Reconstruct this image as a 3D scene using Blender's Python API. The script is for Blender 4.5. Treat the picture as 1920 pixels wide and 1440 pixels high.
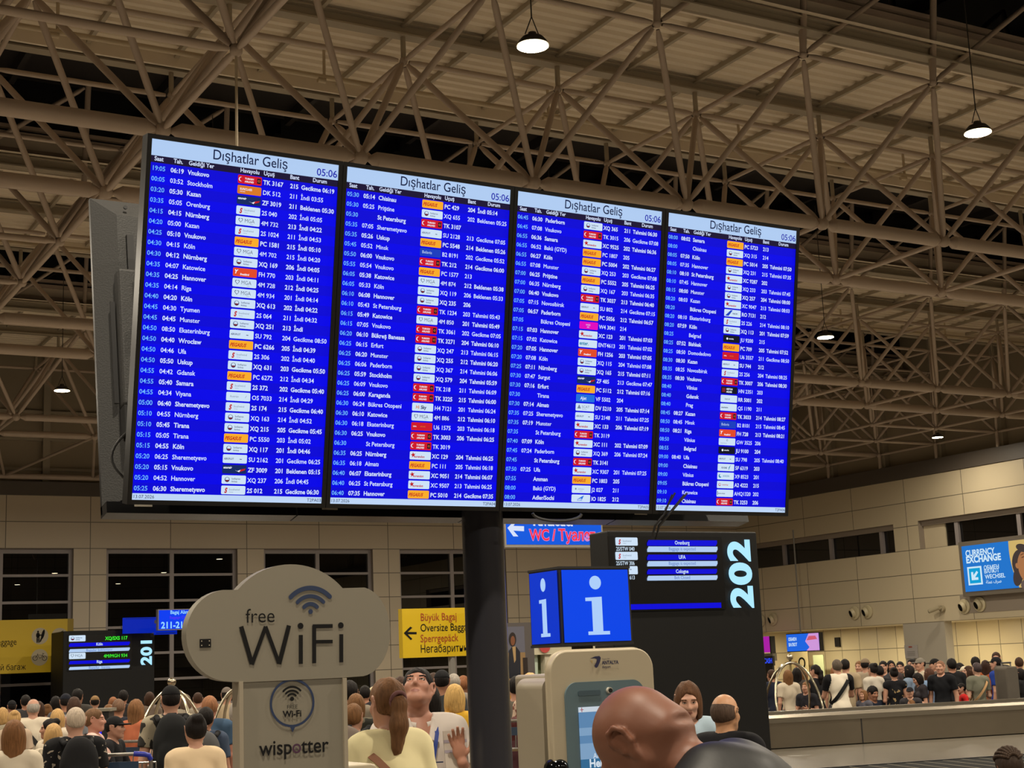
import bpy, math, random
import numpy as np
from mathutils import Vector, Matrix
for _o in list(bpy.data.objects): bpy.data.objects.remove(_o)
SC = bpy.context.scene
COL = SC.collection
random.seed(7)
# ------------------------------------------------------------------ camera
FPX, PITCH, ROLL, HEAD = 2807.588, 0.184842, -0.0415252, 1.0441429   # focal length in pixels of a 1920 wide frame
EYE = Vector((0.0, 0.0, 1.8))
_F = Vector((math.cos(HEAD), math.sin(HEAD), 0)); _R = Vector((math.sin(HEAD), -math.cos(HEAD), 0)); _Z = Vector((0, 0, 1))
_fw = _F * math.cos(PITCH) + _Z * math.sin(PITCH); _up = _Z * math.cos(PITCH) - _F * math.sin(PITCH)
_r2 = _R * math.cos(ROLL) + _up * math.sin(ROLL); _u2 = _up * math.cos(ROLL) - _R * math.sin(ROLL)
cd = bpy.data.cameras.new('camera'); cam = bpy.data.objects.new('camera', cd); COL.objects.link(cam)
cd.sensor_width = 36.0; cd.lens = FPX / 1920 * 36.0; cd.clip_end = 400
cam.matrix_world = Matrix(((_r2.x, _u2.x, -_fw.x, EYE.x), (_r2.y, _u2.y, -_fw.y, EYE.y), (_r2.z, _u2.z, -_fw.z, EYE.z), (0, 0, 0, 1)))
SC.camera = cam
# ------------------------------------------------------------------ night outside, exposure
wd = bpy.data.worlds.new('night'); SC.world = wd; wd.use_nodes = True
wd.node_tree.nodes['Background'].inputs[0].default_value = (0.010, 0.011, 0.016, 1)
wd.node_tree.nodes['Background'].inputs[1].default_value = 0.25
SC.view_settings.view_transform = 'Standard'
try: SC.view_settings.look = 'None'
except Exception: pass
SC.view_settings.exposure = 0.0; SC.view_settings.gamma = 1.0; SC.view_settings.use_curve_mapping = False
LAMP_WATT = 585.0
LAMP_COL = (1.0, 0.885, 0.71)
# ------------------------------------------------------------------ measuring: a photo pixel as a ray from the camera
def ray(px, py): return _fw * FPX + _r2 * (px - 960) + _u2 * (720 - py)
def at(px, py, d): return EYE + ray(px, py) * (d / FPX)                 # d metres in front of the lens
def on_z(px, py, z): v = ray(px, py); return EYE + v * ((z - EYE.z) / v.z)
def on_y(px, py, y): v = ray(px, py); return EYE + v * (y / v.y)
def on_x(px, py, x): v = ray(px, py); return EYE + v * (x / v.x)
# hall grid: module 2.996 m
A = 7.5 * 0.39951692; GX = 7.5 * 0.78402246; GY = 7.5 * 2.59580611
def gx(k): return GX + k * A
def gy(j): return GY + j * A
def gz(z): return 1.8 + 7.5 * z
ZL, ZT, ZB = gz(1.0), gz(1.31496), gz(1.375)
YL, XR = gy(11.1), gx(12.0)                                             # the two far walls
# ------------------------------------------------------------------ materials
def lin(c):
    if isinstance(c, str): c = tuple(int(c[i:i + 2], 16) for i in (0, 2, 4))
    return tuple(((v / 255) / 12.92 if v / 255 <= 0.04045 else ((v / 255 + 0.055) / 1.055) ** 2.4) for v in c)
MATS = {}
def mat(name, c, rough=0.6, metal=0.0, spec=0.5, var=0.0, scale=8.0, bump=0.0, coat=0.0):
    if name in MATS: return MATS[name]
    m = bpy.data.materials.new(name); m.use_nodes = True; nt = m.node_tree; b = nt.nodes['Principled BSDF']
    col = lin(c) if (isinstance(c, str) or max(c) > 1) else c
    b.inputs['Base Color'].default_value = (*col, 1); b.inputs['Roughness'].default_value = rough; b.inputs['Metallic'].default_value = metal
    b.inputs['Specular IOR Level'].default_value = spec; b.inputs['Coat Weight'].default_value = coat
    if var or bump:
        tc = nt.nodes.new('ShaderNodeTexCoord'); nz = nt.nodes.new('ShaderNodeTexNoise'); nz.inputs['Scale'].default_value = scale; nz.inputs['Detail'].default_value = 4
        nt.links.new(tc.outputs['Object'], nz.inputs['Vector'])
        if var:
            mx = nt.nodes.new('ShaderNodeMix'); mx.data_type = 'RGBA'
            mx.inputs[6].default_value = (*[v * (1 - var) for v in col], 1); mx.inputs[7].default_value = (*[min(1, v * (1 + var)) for v in col], 1)
            nt.links.new(nz.outputs['Fac'], mx.inputs[0]); nt.links.new(mx.outputs[2], b.inputs['Base Color'])
        if bump:
            bp = nt.nodes.new('ShaderNodeBump'); bp.inputs['Strength'].default_value = bump; bp.inputs['Distance'].default_value = 0.02
            nt.links.new(nz.outputs['Fac'], bp.inputs['Height']); nt.links.new(bp.outputs['Normal'], b.inputs['Normal'])
    MATS[name] = m; return m
def glow(name, c, k=1.0):
    if name in MATS: return MATS[name]
    m = bpy.data.materials.new(name); m.use_nodes = True; nt = m.node_tree; b = nt.nodes['Principled BSDF']
    col = lin(c)
    b.inputs['Base Color'].default_value = (0.004, 0.004, 0.004, 1); b.inputs['Roughness'].default_value = 0.45; b.inputs['Specular IOR Level'].default_value = 0.06
    b.inputs['Emission Color'].default_value = (*col, 1); b.inputs['Emission Strength'].default_value = k
    MATS[name] = m; return m
def node_math(nt, op, a, b=None, c=None):
    n = nt.nodes.new('ShaderNodeMath'); n.operation = op
    for i, v in enumerate((a, b, c)):
        if v is None: continue
        if isinstance(v, (int, float)): n.inputs[i].default_value = v
        else: nt.links.new(v, n.inputs[i])
    return n.outputs[0]
def panel_mat(name, c, axis, u0, du, z0, dz, gap=0.014, rough=0.4, line=0.25):
    m = bpy.data.materials.new(name); m.use_nodes = True; nt = m.node_tree; b = nt.nodes['Principled BSDF']
    g = nt.nodes.new('ShaderNodeNewGeometry'); s = nt.nodes.new('ShaderNodeSeparateXYZ'); nt.links.new(g.outputs['Position'], s.inputs[0])
    def lines(o, o0, d):
        f = node_math(nt, 'FRACT', node_math(nt, 'DIVIDE', node_math(nt, 'SUBTRACT', o, o0 - 500 * d), d))
        return node_math(nt, 'LESS_THAN', node_math(nt, 'MINIMUM', f, node_math(nt, 'SUBTRACT', 1.0, f)), gap / d)
    ln = node_math(nt, 'MAXIMUM', lines(s.outputs[axis], u0, du), lines(s.outputs[2], z0, dz))
    def cell(o, o0, d): return node_math(nt, 'FLOOR', node_math(nt, 'DIVIDE', node_math(nt, 'SUBTRACT', o, o0 - 500 * d), d))
    wn = nt.nodes.new('ShaderNodeTexWhiteNoise'); wn.noise_dimensions = '2D'
    cx = nt.nodes.new('ShaderNodeCombineXYZ'); nt.links.new(cell(s.outputs[axis], u0, du), cx.inputs[0]); nt.links.new(cell(s.outputs[2], z0, dz), cx.inputs[1]); nt.links.new(cx.outputs[0], wn.inputs['Vector'])
    col = lin(c)
    m1 = nt.nodes.new('ShaderNodeMix'); m1.data_type = 'RGBA'; m1.inputs[6].default_value = (*[v * .94 for v in col], 1); m1.inputs[7].default_value = (*[v * 1.04 for v in col], 1)
    nt.links.new(wn.outputs['Value'], m1.inputs[0])
    m2 = nt.nodes.new('ShaderNodeMix'); m2.data_type = 'RGBA'; m2.inputs[7].default_value = (*[v * line for v in col], 1)
    nt.links.new(m1.outputs[2], m2.inputs[6]); nt.links.new(ln, m2.inputs[0]); nt.links.new(m2.outputs[2], b.inputs['Base Color'])
    b.inputs['Roughness'].default_value = rough
    return m
# ------------------------------------------------------------------ mesh collecting
class Fr:                                                               # a frame: origin and three axes
    def __init__(s, o, u=(1, 0, 0), v=(0, 0, 1), n=(0, -1, 0)): s.o, s.u, s.v, s.n = Vector(o), Vector(u), Vector(v), Vector(n)
    def p(s, x, y, z=0.0): return s.o + s.u * x + s.v * y + s.n * z
    def px(s, X, Y):                                                    # photo pixel -> (x, y) on this frame's plane
        r = ray(X, Y); t = (s.o - EYE).dot(s.n) / r.dot(s.n); q = EYE + r * t - s.o
        return q.dot(s.u), q.dot(s.v)
    def off(s, x, y, z=0.0): return Fr(s.p(x, y, z), s.u, s.v, s.n)
W0 = Fr((0, 0, 0), (1, 0, 0), (0, 1, 0), (0, 0, 1))
_TX = {}
def text2d(body, bold=0.0, line=1.0, align='LEFT'):
    key = (body, bold, line, align)
    if key in _TX: return _TX[key]
    c = bpy.data.curves.new('lettering', 'FONT'); c.body = body; c.size = 1.0; c.resolution_u = 6 if len(body) < 5 else 4 if body[:4] in ('Dışh', 'Help', 'wisp', '05:0', 'CURR', 'EXCH', 'WC /', 'Over', 'Нега') else 2; c.space_character = 1.10 if bold > .044 and body.isdigit() else 1.0; c.offset = bold; c.space_line = line; c.align_x = align
    o = bpy.data.objects.new('lettering', c); COL.objects.link(o)
    dg = bpy.context.evaluated_depsgraph_get(); e = o.evaluated_get(dg); me = e.to_mesh()
    r = ([tuple(v.co)[:2] for v in me.vertices], [tuple(p.vertices) for p in me.polygons])
    e.to_mesh_clear(); bpy.data.objects.remove(o); bpy.data.curves.remove(c)
    _TX[key] = r; return r
def rrect(x0, x1, y0, y1, r, n=6):
    pts = []
    for cx, cy, a0 in ((x1 - r, y0 + r, -90), (x1 - r, y1 - r, 0), (x0 + r, y1 - r, 90), (x0 + r, y0 + r, 180)):
        for i in range(n + 1):
            a = math.radians(a0 + 90 * i / n); pts.append((cx + r * math.cos(a), cy + r * math.sin(a)))
    return pts
def ring(cx, cy, rx, ry=None, n=24): return [(cx + rx * math.cos(2 * math.pi * i / n), cy + (ry or rx) * math.sin(2 * math.pi * i / n)) for i in range(n)]
class MB:
    def __init__(s): s.v, s.f, s.m, s.mats = [], [], [], []
    def mi(s, m):
        if m not in s.mats: s.mats.append(m)
        return s.mats.index(m)
    def add(s, vs, fs, m):
        b = len(s.v); s.v += [tuple(q) for q in vs]; i = s.mi(m)
        for f in fs: s.f.append(tuple(b + k for k in f)); s.m.append(i)
    def poly(s, pts, m): s.add(pts, [tuple(range(len(pts)))], m)
    def box(s, fr, x0, x1, y0, y1, z0, z1, m):
        P = [fr.p(x, y, z) for z in (z0, z1) for y in (y0, y1) for x in (x0, x1)]
        s.add(P, [(0, 1, 3, 2), (4, 6, 7, 5), (0, 4, 5, 1), (2, 3, 7, 6), (0, 2, 6, 4), (1, 5, 7, 3)], m)
    def rect(s, fr, x0, x1, y0, y1, z, m): s.poly([fr.p(x0, y0, z), fr.p(x1, y0, z), fr.p(x1, y1, z), fr.p(x0, y1, z)], m)
    def flat(s, fr, pts, z, m): s.poly([fr.p(x, y, z) for x, y in pts], m)
    def prism(s, fr, pts, z0, z1, m, m2=None):
        n = len(pts); P = [fr.p(x, y, z0) for x, y in pts] + [fr.p(x, y, z1) for x, y in pts]
        s.add(P, [tuple(range(n)), ], m); s.f.append(tuple(len(s.v) - n + i for i in range(n))); s.m.append(s.mi(m))
        b = len(s.v) - 2 * n; k = s.mi(m2 or m)
        for i in range(n): s.f.append((b + i, b + (i + 1) % n, b + n + (i + 1) % n, b + n + i)); s.m.append(k)
    def tube(s, p, q, r, m, n=8, r2=None, caps=True):
        p, q = Vector(p), Vector(q); d = (q - p).normalized(); a = d.orthogonal().normalized(); b = d.cross(a); r2 = r if r2 is None else r2
        V = [p + (a * math.cos(2 * math.pi * i / n) + b * math.sin(2 * math.pi * i / n)) * r for i in range(n)] + [q + (a * math.cos(2 * math.pi * i / n) + b * math.sin(2 * math.pi * i / n)) * r2 for i in range(n)]
        F = [(i, (i + 1) % n, n + (i + 1) % n, n + i) for i in range(n)]
        if caps: F += [tuple(range(n)), tuple(range(n, 2 * n))]
        s.add(V, F, m)
    def path(s, pts, r, m, n=6):
        pts = [Vector(p) for p in pts]; V = []; F = []; a = None
        for i, p in enumerate(pts):
            d = (pts[min(i + 1, len(pts) - 1)] - pts[max(i - 1, 0)]).normalized()
            a = d.orthogonal().normalized() if a is None else (a - d * a.dot(d)).normalized(); b = d.cross(a)
            V += [p + (a * math.cos(2 * math.pi * k / n) + b * math.sin(2 * math.pi * k / n)) * r for k in range(n)]
            if i: F += [((i - 1) * n + k, (i - 1) * n + (k + 1) % n, i * n + (k + 1) % n, i * n + k) for k in range(n)]
        F += [tuple(range(n)), tuple(range(len(V) - n, len(V)))]
        s.add(V, F, m)
    def lathe(s, fr, prof, m, n=24):                                    # profile (radius, height along v), axis v
        V = []; F = []
        for r, h in prof: V += [fr.p(r * math.cos(2 * math.pi * k / n), h, r * math.sin(2 * math.pi * k / n)) for k in range(n)]
        for i in range(len(prof) - 1): F += [(i * n + k, i * n + (k + 1) % n, (i + 1) * n + (k + 1) % n, (i + 1) * n + k) for k in range(n)]
        if prof[0][0] > 1e-6: F.append(tuple(range(n)))
        if prof[-1][0] > 1e-6: F.append(tuple(range(len(V) - n, len(V))))
        s.add(V, F, m)
    def ball(s, c, r, m, n=12, sx=1, sy=1, sz=1):
        c = Vector(c); V = []; F = []; h = n // 2
        for i in range(h + 1):
            t = math.pi * i / h
            V += [c + Vector((sx * r * math.sin(t) * math.cos(2 * math.pi * k / n), sy * r * math.sin(t) * math.sin(2 * math.pi * k / n), sz * r * math.cos(t))) for k in range(n)]
        for i in range(h): F += [(i * n + k, i * n + (k + 1) % n, (i + 1) * n + (k + 1) % n, (i + 1) * n + k) for k in range(n)]
        s.add(V, F, m)
    def text(s, fr, body, size, x, y, m, align='LEFT', sx=1.0, shear=0.0, bold=0.0, line=1.0, z=0.001, rot=0):
        if bold > .010 and 'M' in body:                                 # M closes up when thickened, so it is drawn twice instead
            for d in (-.6, 0, .6): s.text(fr, body, size, x + d * bold * size, y, m, align, sx, shear, 0.0, line, z + .0001 * d, rot)
            return
        V, F = text2d(body, bold, line, align); P = []
        for a, b in V:
            a2, b2 = (a * sx + b * shear) * size, b * size
            if rot == 90: a2, b2 = -b2, a2
            elif rot == -90: a2, b2 = b2, -a2
            P.append(fr.p(x + a2, y + b2, z))
        s.add(P, F, m)
    def fit(s, fr, body, x0, x1, y, cap, m, bold=0.0, z=.001):           # lettering stretched between x0 and x1 with the given capital height
        V, F = text2d(body, bold); w0, w1 = min(q[0] for q in V), max(q[0] for q in V); size = cap / .70; k = (x1 - x0) / (w1 - w0)
        s.add([fr.p(x0 + (a - w0) * k, y + b * size, z) for a, b in V], F, m)
    def build(s, name, parent=None, smooth=None, bevel=0.0, origin=None):
        me = bpy.data.meshes.new(name); off = Vector(origin) if origin is not None else (parent.matrix_world.translation if parent else Vector((0, 0, 0)))
        me.from_pydata([(v[0] - off.x, v[1] - off.y, v[2] - off.z) for v in s.v], [], s.f)
        for m in s.mats: me.materials.append(m)
        me.polygons.foreach_set('material_index', s.m)
        if smooth is not None:
            me.polygons.foreach_set('use_smooth', [True] * len(s.f)); me.set_sharp_from_angle(angle=math.radians(smooth))
        me.update()
        o = bpy.data.objects.new(name, me); COL.objects.link(o)
        if parent: o.parent = parent
        elif origin is not None: o.location = off
        if bevel:
            b = o.modifiers.new('bevel', 'BEVEL'); b.width = bevel; b.segments = 3; b.limit_method = 'ANGLE'
        return o
def tag(o, label=None, cat=None, group=None, kind=None):
    if label: o['label'] = label
    if cat: o['category'] = cat
    if group: o['group'] = group
    if kind: o['kind'] = kind
    return o
def empty(name, loc, label=None, cat=None, group=None, kind=None):
    o = bpy.data.objects.new(name, None); COL.objects.link(o); o.location = loc; o.empty_display_size = .1
    o.matrix_world = Matrix.Translation(loc)
    return tag(o, label, cat, group, kind)
def copy_tree(o, parent=None):
    c = o.copy(); COL.objects.link(c)
    if parent: c.parent = parent
    for ch in o.children: copy_tree(ch, c)
    return c
# ================================================================== the hall
cream = 'cdbfa6'
M_steel = mat('frame_paint', (172, 154, 136), 0.45, var=.06, scale=3)
M_deck = mat('deck_sheet', (218, 204, 180), 0.55, var=.06, scale=1.5)
M_beam = mat('beam_paint', (160, 148, 126), 0.5)
M_dark = mat('dark_sheet', (38, 34, 32), 0.5)
M_black = mat('black_powder', (22, 21, 21), 0.5)
M_glassn = mat('night_glass', (6, 6, 7), 0.0, spec=0.8)
M_mull = mat('mullion', (150, 142, 140), 0.4)
M_band = mat('coping_band', (84, 76, 68), 0.5)
def wall(name, fr, u0, u1, v0, v1, holes, depth, m, m_rev):
    mb = MB(); us = sorted({u0, u1, *[h[0] for h in holes], *[h[1] for h in holes]}); vs = sorted({v0, v1, *[h[2] for h in holes], *[h[3] for h in holes]})
    for i in range(len(us) - 1):
        for k in range(len(vs) - 1):
            cu, cv = (us[i] + us[i + 1]) / 2, (vs[k] + vs[k + 1]) / 2
            if any(h[0] < cu < h[1] and h[2] < cv < h[3] for h in holes): continue
            mb.rect(fr, us[i], us[i + 1], vs[k], vs[k + 1], 0, m)
    for a, b, c, d in holes:
        for q in (((a, c), (a, d)), ((b, c), (b, d)), ((a, d), (b, d)), ((a, c), (b, c))):
            (x0, y0), (x1, y1) = q
            mb.poly([fr.p(x0, y0, 0), fr.p(x1, y1, 0), fr.p(x1, y1, -depth), fr.p(x0, y0, -depth)], m_rev)
    return tag(mb.build(name), kind='structure')
PZ = 0.122 * 7.5
ZP = gz(0.853)                                                          # top of the wall panels
pan_l = panel_mat('wall_panels_grey', (196, 182, 158), 0, gx(2.5), 0.955 * A, ZP, PZ)
pan_r = panel_mat('wall_panels_cream', (206, 192, 162), 1, gy(10.57), 0.985 * A, ZP, PZ)
pan_in = panel_mat('wall_panels_inner', (214, 200, 164), 1, gy(10.2), 0.37 * A, gz(0.0), 1.15)
M_rev = mat('reveal_grey', (150, 138, 124), 0.5)
# floor: polished stone tiles
fm = panel_mat('floor_tiles', (126, 118, 108), 0, 0.0, 1.2, -50.0, 100.0, gap=.004, rough=.22, line=.75)
mb = MB(); mb.poly([(-40, -30, 0), (XR + 5, -30, 0), (XR + 5, YL + 2, 0), (-40, YL + 2, 0)], fm)
tag(mb.build('floor'), kind='structure')
# wall with the tall windows (far side, parallel to the departure row of screens)
FL = Fr((0, YL, 0), (1, 0, 0), (0, 0, 1), (0, -1, 0))
wins = [(gx(a), gx(b), 0.4, gz(0.609)) for a, b in ((-3.12, -1.5), (-1.2, .4), (.71, 2.31), (2.69, 4.29), (4.63, 6.10), (6.48, 8.06))]
wall('wall_left', FL, -40, XR + 1, 0, ZP, wins, .32, pan_l, M_rev)
for i, (a, b, c, d) in enumerate(wins[2:]):
    mb = MB(); fr = FL.off(0, 0, -.24); mid = (a + b) / 2
    mb.rect(fr, a, b, c, d, -.05, M_glassn)
    w = tag(mb.build('window_%d' % (i + 1)), kind='structure')
    mb = MB()
    for x, hw in ((a + .06, .06), (b - .06, .06), (mid, .075)): mb.box(fr, x - hw, x + hw, c, d, -.04, .05, M_mull)
    for n in range(1, 8):
        y = ZP - PZ * (2 + n)
        if y > c + .1: mb.box(fr, a, b, y - .045, y + .045, -.04, .045, M_mull)
    mb.box(fr, a, b, d - .16, d, -.04, .045, M_mull)
    mb.build('window_frame', w)
mb = MB()
for a, b, c, d in wins[:2]: mb.rect(FL.off(0, 0, -.28), a, b, c, d, 0, M_glassn)
tag(mb.build('window_6'), kind='structure')
mb = MB(); mb.box(FL, -40, XR - .2, ZP, gz(.915), -.5, .08, M_band); tag(mb.build('trim_1'), kind='structure')
# end wall of cladding above the coping
mb = MB(); clad = mat('end_cladding', (150, 136, 112), 0.6, var=.05, scale=.6)
fr = FL.off(0, 0, -.45); mb.rect(fr, -40, XR + 1, gz(.9), gz(1.62), 0, clad)
for k in range(-4, 13): mb.box(fr, gx(k) - .12, gx(k) + .12, gz(.9), gz(1.62), 0, .25, M_beam)
for z in (.98, 1.12, 1.25): mb.box(fr, -40, XR, gz(z) - .05, gz(z) + .05, 0, .12, M_beam)
tag(mb.build('wall_left_upper'), kind='structure')
# wall with the strip windows
FRR = Fr((XR, 0, 0), (0, 1, 0), (0, 0, 1), (-1, 0, 0))
ZS = gz(.121)
strip = [(gy(7.86), gy(10.98), gz(.487), gz(.63)), (gy(1.0), gy(7.42), gz(.487), gz(.63))]
wall('wall_right', FRR, -30, YL, ZS, ZP, strip, .5, pan_r, M_rev)
for i, (a, b, c, d) in enumerate(strip):
    mb = MB(); fr = FRR.off(0, 0, -.3); mb.rect(fr, a, b, c, d, -.04, M_glassn)
    w = tag(mb.build('window_%d' % (i + 7)), kind='structure')
    mb = MB(); mb.box(fr, a, b, d - .2, d, -.03, .12, M_rev)
    for n in range(1, 8):
        y = b - n * .985 * A + (0.15 * A if i == 0 else .42 * A)
        if y > a: mb.box(fr, y - .09, y + .09, c, d, -.03, .08, M_mull)
    if i == 1: mb.box(fr, b - .36 * A, b, c, d, -.06, .02, pan_r)
    mb.build('window_frame', w)
mb = MB(); mb.box(FRR, -30, YL, ZP, gz(.927), -.5, .06, M_band); tag(mb.build('trim_2'), kind='structure')
mb = MB(); fr = FRR.off(0, 0, -.4); mb.rect(fr, -30, YL, gz(.9), gz(1.62), 0, clad)
for j in range(-3, 12): mb.box(fr, gy(j) - .12, gy(j) + .12, gz(.9), gz(1.62), 0, .25, M_beam)
tag(mb.build('wall_right_upper'), kind='structure')
# recess under the soffit, with a pier
mb = MB(); RD = 3.2
mb.rect(FRR, -30, YL, 0, ZS, -RD, pan_in); mb.poly([(XR, YL, 0), (XR + RD, YL, 0), (XR + RD, YL, ZS), (XR, YL, ZS)], pan_in)
tag(mb.build('wall_right_recess'), kind='structure')
mb = MB(); M_soff = mat('soffit_white', (206, 196, 170), 0.5)
mb.poly([FRR.p(-30, ZS, 0), FRR.p(YL, ZS, 0), FRR.p(YL, ZS, -RD), FRR.p(-30, ZS, -RD)], M_soff)
tag(mb.build('ceiling_soffit'), kind='structure')
p0 = on_x(1694, 1190, XR); p1 = on_x(1771, 1180, XR)
mb = MB(); mb.box(FRR, min(p0.y, p1.y), max(p0.y, p1.y), 0, ZS, -.4, -.01, mat('pier_grey', (176, 168, 152), 0.45)); tag(mb.build('wall_right_pier'), kind='structure')
q0 = on_x(1800, 1116, XR); q1 = on_x(1990, 1105, XR)
mb = MB(); mb.box(FRR, q1.y, q0.y, on_x(1815, 1150, XR).z, on_x(1815, 1114, XR).z, -.2, .02, M_rev); tag(mb.build('trim_3'), kind='structure')
# the two sides out of view close the hall
mb = MB(); mb.poly([(-40, -30, 0), (-40, YL, 0), (-40, YL, 13.2), (-40, -30, 13.2)], pan_l); tag(mb.build('wall_rear'), kind='structure')
mb = MB(); mb.poly([(-40, -30, 0), (XR + 5, -30, 0), (XR + 5, -30, 13.2), (-40, -30, 13.2)], pan_l); tag(mb.build('wall_front'), kind='structure')
# ------------------------------------------------------------------ roof: deck bays, beams, purlins, raised monitors
K0, K1 = -6, 12.6
ceil = empty('ceiling', (0, 0, 0), kind='structure')
bays = [(-4.5, -2.5), (-.5, 1.5), (3.5, 5.5), (7.5, 9.5)]
ZD = ZB + .22
for j0, j1 in bays:
    mb = MB(); y = gy(j0) - .25; Y = []; pitch = .27
    while y < gy(j1) + .25: Y += [(y, 0), (y + .10, 0), (y + .14, .055), (y + .23, .055)]; y += pitch
    V = []; F = []
    for i, (yy, zz) in enumerate(Y):
        V += [(gx(K0), yy, ZD + zz), (gx(K1), yy, ZD + zz)]
        if i: F.append((2 * i - 2, 2 * i - 1, 2 * i + 1, 2 * i))
    mb.add(V, F, M_deck); mb.build('roof_deck', ceil)
    for j in (j0, (j0 + j1) / 2, j1):                                  # I beams on the posts
        mb = MB(); f = Fr((0, gy(j), 0), (1, 0, 0), (0, 0, 1), (0, -1, 0))
        x0, x1 = gx(K0), gx(K1)
        mb.box(f, x0, x1, ZB - .03, ZB, -.12, .12, M_beam); mb.box(f, x0, x1, ZB, ZB + .17, -.01, .01, M_beam); mb.box(f, x0, x1, ZB + .17, ZB + .2, -.12, .12, M_beam)
        mb.build('roof_beam', ceil)
    for k2 in range(-4, 26):                                            # purlins, two to a module
        mb = MB(); x = gx(k2 / 2); mb.box(W0, x - .035, x + .035, gy(j0), gy(j1), ZD - .085, ZD + .004, M_beam); mb.build('purlin', ceil)
for j0, j1 in ((-2.5, -.5), (1.5, 3.5), (5.5, 7.5), (9.5, 11.3)):       # raised roof lights, black at night
    za, zb, zc = ZB - .02, gz(1.475), gz(1.64)
    mb = MB()
    for j, sgn in ((j0, 1), (j1, -1)):
        f = Fr((0, gy(j) - sgn * .25, 0), (1, 0, 0), (0, 0, 1), (0, -1, 0))
        mb.box(f, gx(K0), gx(K1), za, zb, -.03, .03, M_deck)
        for z in (zb, za + .42): mb.box(f, gx(K0), gx(K1), z - .05, z + .05, -.09, .09, M_steel)
        mb.box(f, gx(K0), gx(K1), zb + .12, zb + .2, -.09, .09, M_steel)
    mb.build('monitor_upstand', ceil)
    mb = MB()
    for j, sgn in ((j0, 1), (j1, -1)):
        f = Fr((0, gy(j) - sgn * .25, 0), (1, 0, 0), (0, 0, 1), (0, -1, 0)); mb.rect(f, gx(K0), gx(K1), zb, zc, -.02, M_glassn)
    mb.build('monitor_glass', ceil)
    mb = MB(); mb.box(W0, gx(K0), gx(K1), gy(j0) - .3, gy(j1) + .3, zc, zc + .1, M_dark)
    for k in range(-3, 13): mb.box(W0, gx(k) - .06, gx(k) + .06, gy(j0), gy(j1), zc - .25, zc, M_dark)
    mb.build('monitor_roof', ceil)
# ------------------------------------------------------------------ space frame
sf = empty('ceiling_space_frame', (0, 0, ZL), kind='structure')
def L(k, j): return Vector((gx(k), gy(j), ZL))
def T(k, j): return Vector((gx(k + .5), gy(j + .5), ZT))
def vis(*ps):
    for p in ps:
        d = p - EYE; z = d.dot(_fw)
        if z > .5:
            x = 960 + FPX * d.dot(_r2) / z; y = 720 - FPX * d.dot(_u2) / z
            if -500 < x < 2420 and -500 < y < 1500: return True
    return False
J0, J1, KA, KB = -3, 10, -3, 12
THICK = {0, 1, 4, 5, 8, 9}
def strut(p, q, r, mb, m=M_steel, n=8, trim=.10):
    d = (q - p).normalized(); c = .16
    mb.tube(p + d * (trim + c), q - d * (trim + c), r, m, n, caps=False)
    mb.tube(p + d * trim, p + d * (trim + c), .03, m, n, r, caps=False); mb.tube(q - d * (trim + c), q - d * trim, r, m, n, .03, caps=False)
def hasL(k, j): return KA <= k <= KB and J0 <= j < J1 and (j % 4 in (0, 1) or k <= 0 or k >= 10)   # the bottom layer stays open under the roof lights
def hasT(k, j): return KA <= k < KB and J0 <= j < J1 and any(hasL(k + a, j + b) for a in (0, 1) for b in (0, 1))
for j in range(J0, J1):
    for k in range(KA, KB):
        p, q = L(k, j), L(k + 1, j)
        if j in THICK and vis(p, q):
            mb = MB(); strut(p, q, .125 if j < 8 else .1, mb, n=14); mb.build('lower_chord', sf, smooth=50)
for j in range(J0, J1):
    mb = MB()
    for k in range(KA, KB + 1):
        if not hasL(k, j): continue
        if j not in THICK and hasL(k + 1, j) and vis(L(k, j), L(k + 1, j)): strut(L(k, j), L(k + 1, j), .06, mb)
        if hasL(k, j + 1) and vis(L(k, j), L(k, j + 1)): strut(L(k, j), L(k, j + 1), .05, mb)
    if mb.v: mb.build('bottom_tie', sf, smooth=50)
    mb = MB()
    for k in range(KA, KB):
        if not hasT(k, j): continue
        if hasT(k + 1, j) and vis(T(k, j), T(k + 1, j)): strut(T(k, j), T(k + 1, j), .048, mb)
        if hasT(k, j + 1) and vis(T(k, j), T(k, j + 1)): strut(T(k, j), T(k, j + 1), .044, mb)
    if mb.v: mb.build('upper_chord', sf, smooth=50)
    mb = MB()
    for k in range(KA, KB + 1):
        if not hasL(k, j): continue
        for a, b in ((0, 0), (-1, 0), (0, -1), (-1, -1)):
            p, q = L(k, j), T(k + a, j + b)
            if hasT(k + a, j + b) and vis(p, q): strut(p, q, .054, mb)
    if mb.v: mb.build('web_strut', sf, smooth=50)
    mb = MB()
    for k in range(KA, KB + 1):
        if hasL(k, j) and vis(L(k, j)): mb.ball(L(k, j), .12 if j in THICK else .085, M_steel, 10)
        if hasT(k, j) and vis(T(k, j)):
            mb.ball(T(k, j), .075, M_steel, 8)
            if any(a <= j + .5 <= b for a, b in bays): mb.tube(T(k, j), (gx(k + .5), gy(j + .5), ZB), .045, M_beam, 8)
    if mb.v: mb.build('node_ball', sf, smooth=60)
zr = gz(1.62)
for j in (-1, 3, 7):                                                    # posts and braces up to the roof lights
    mb = MB()
    for k in range(KA, KB):
        t = T(k, j)
        if not (hasT(k, j) and vis(t)): continue
        mb.tube(t, (t.x, t.y - .3, zr), .06, M_steel, 8); strut(t, Vector((t.x + A, t.y - .3, zr)), .05, mb)
    if mb.v: mb.build('rooflight_post', sf, smooth=50)
mb = MB()
for j in range(J0, J1): mb.tube(L(12, j), (gx(12), gy(j), gz(.927)), .07, M_steel, 10)
mb.build('wall_post', sf, smooth=50)
mb = MB()                                                               # edge truss on the window wall
ze = gz(.935); ye = YL - .25
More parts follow.
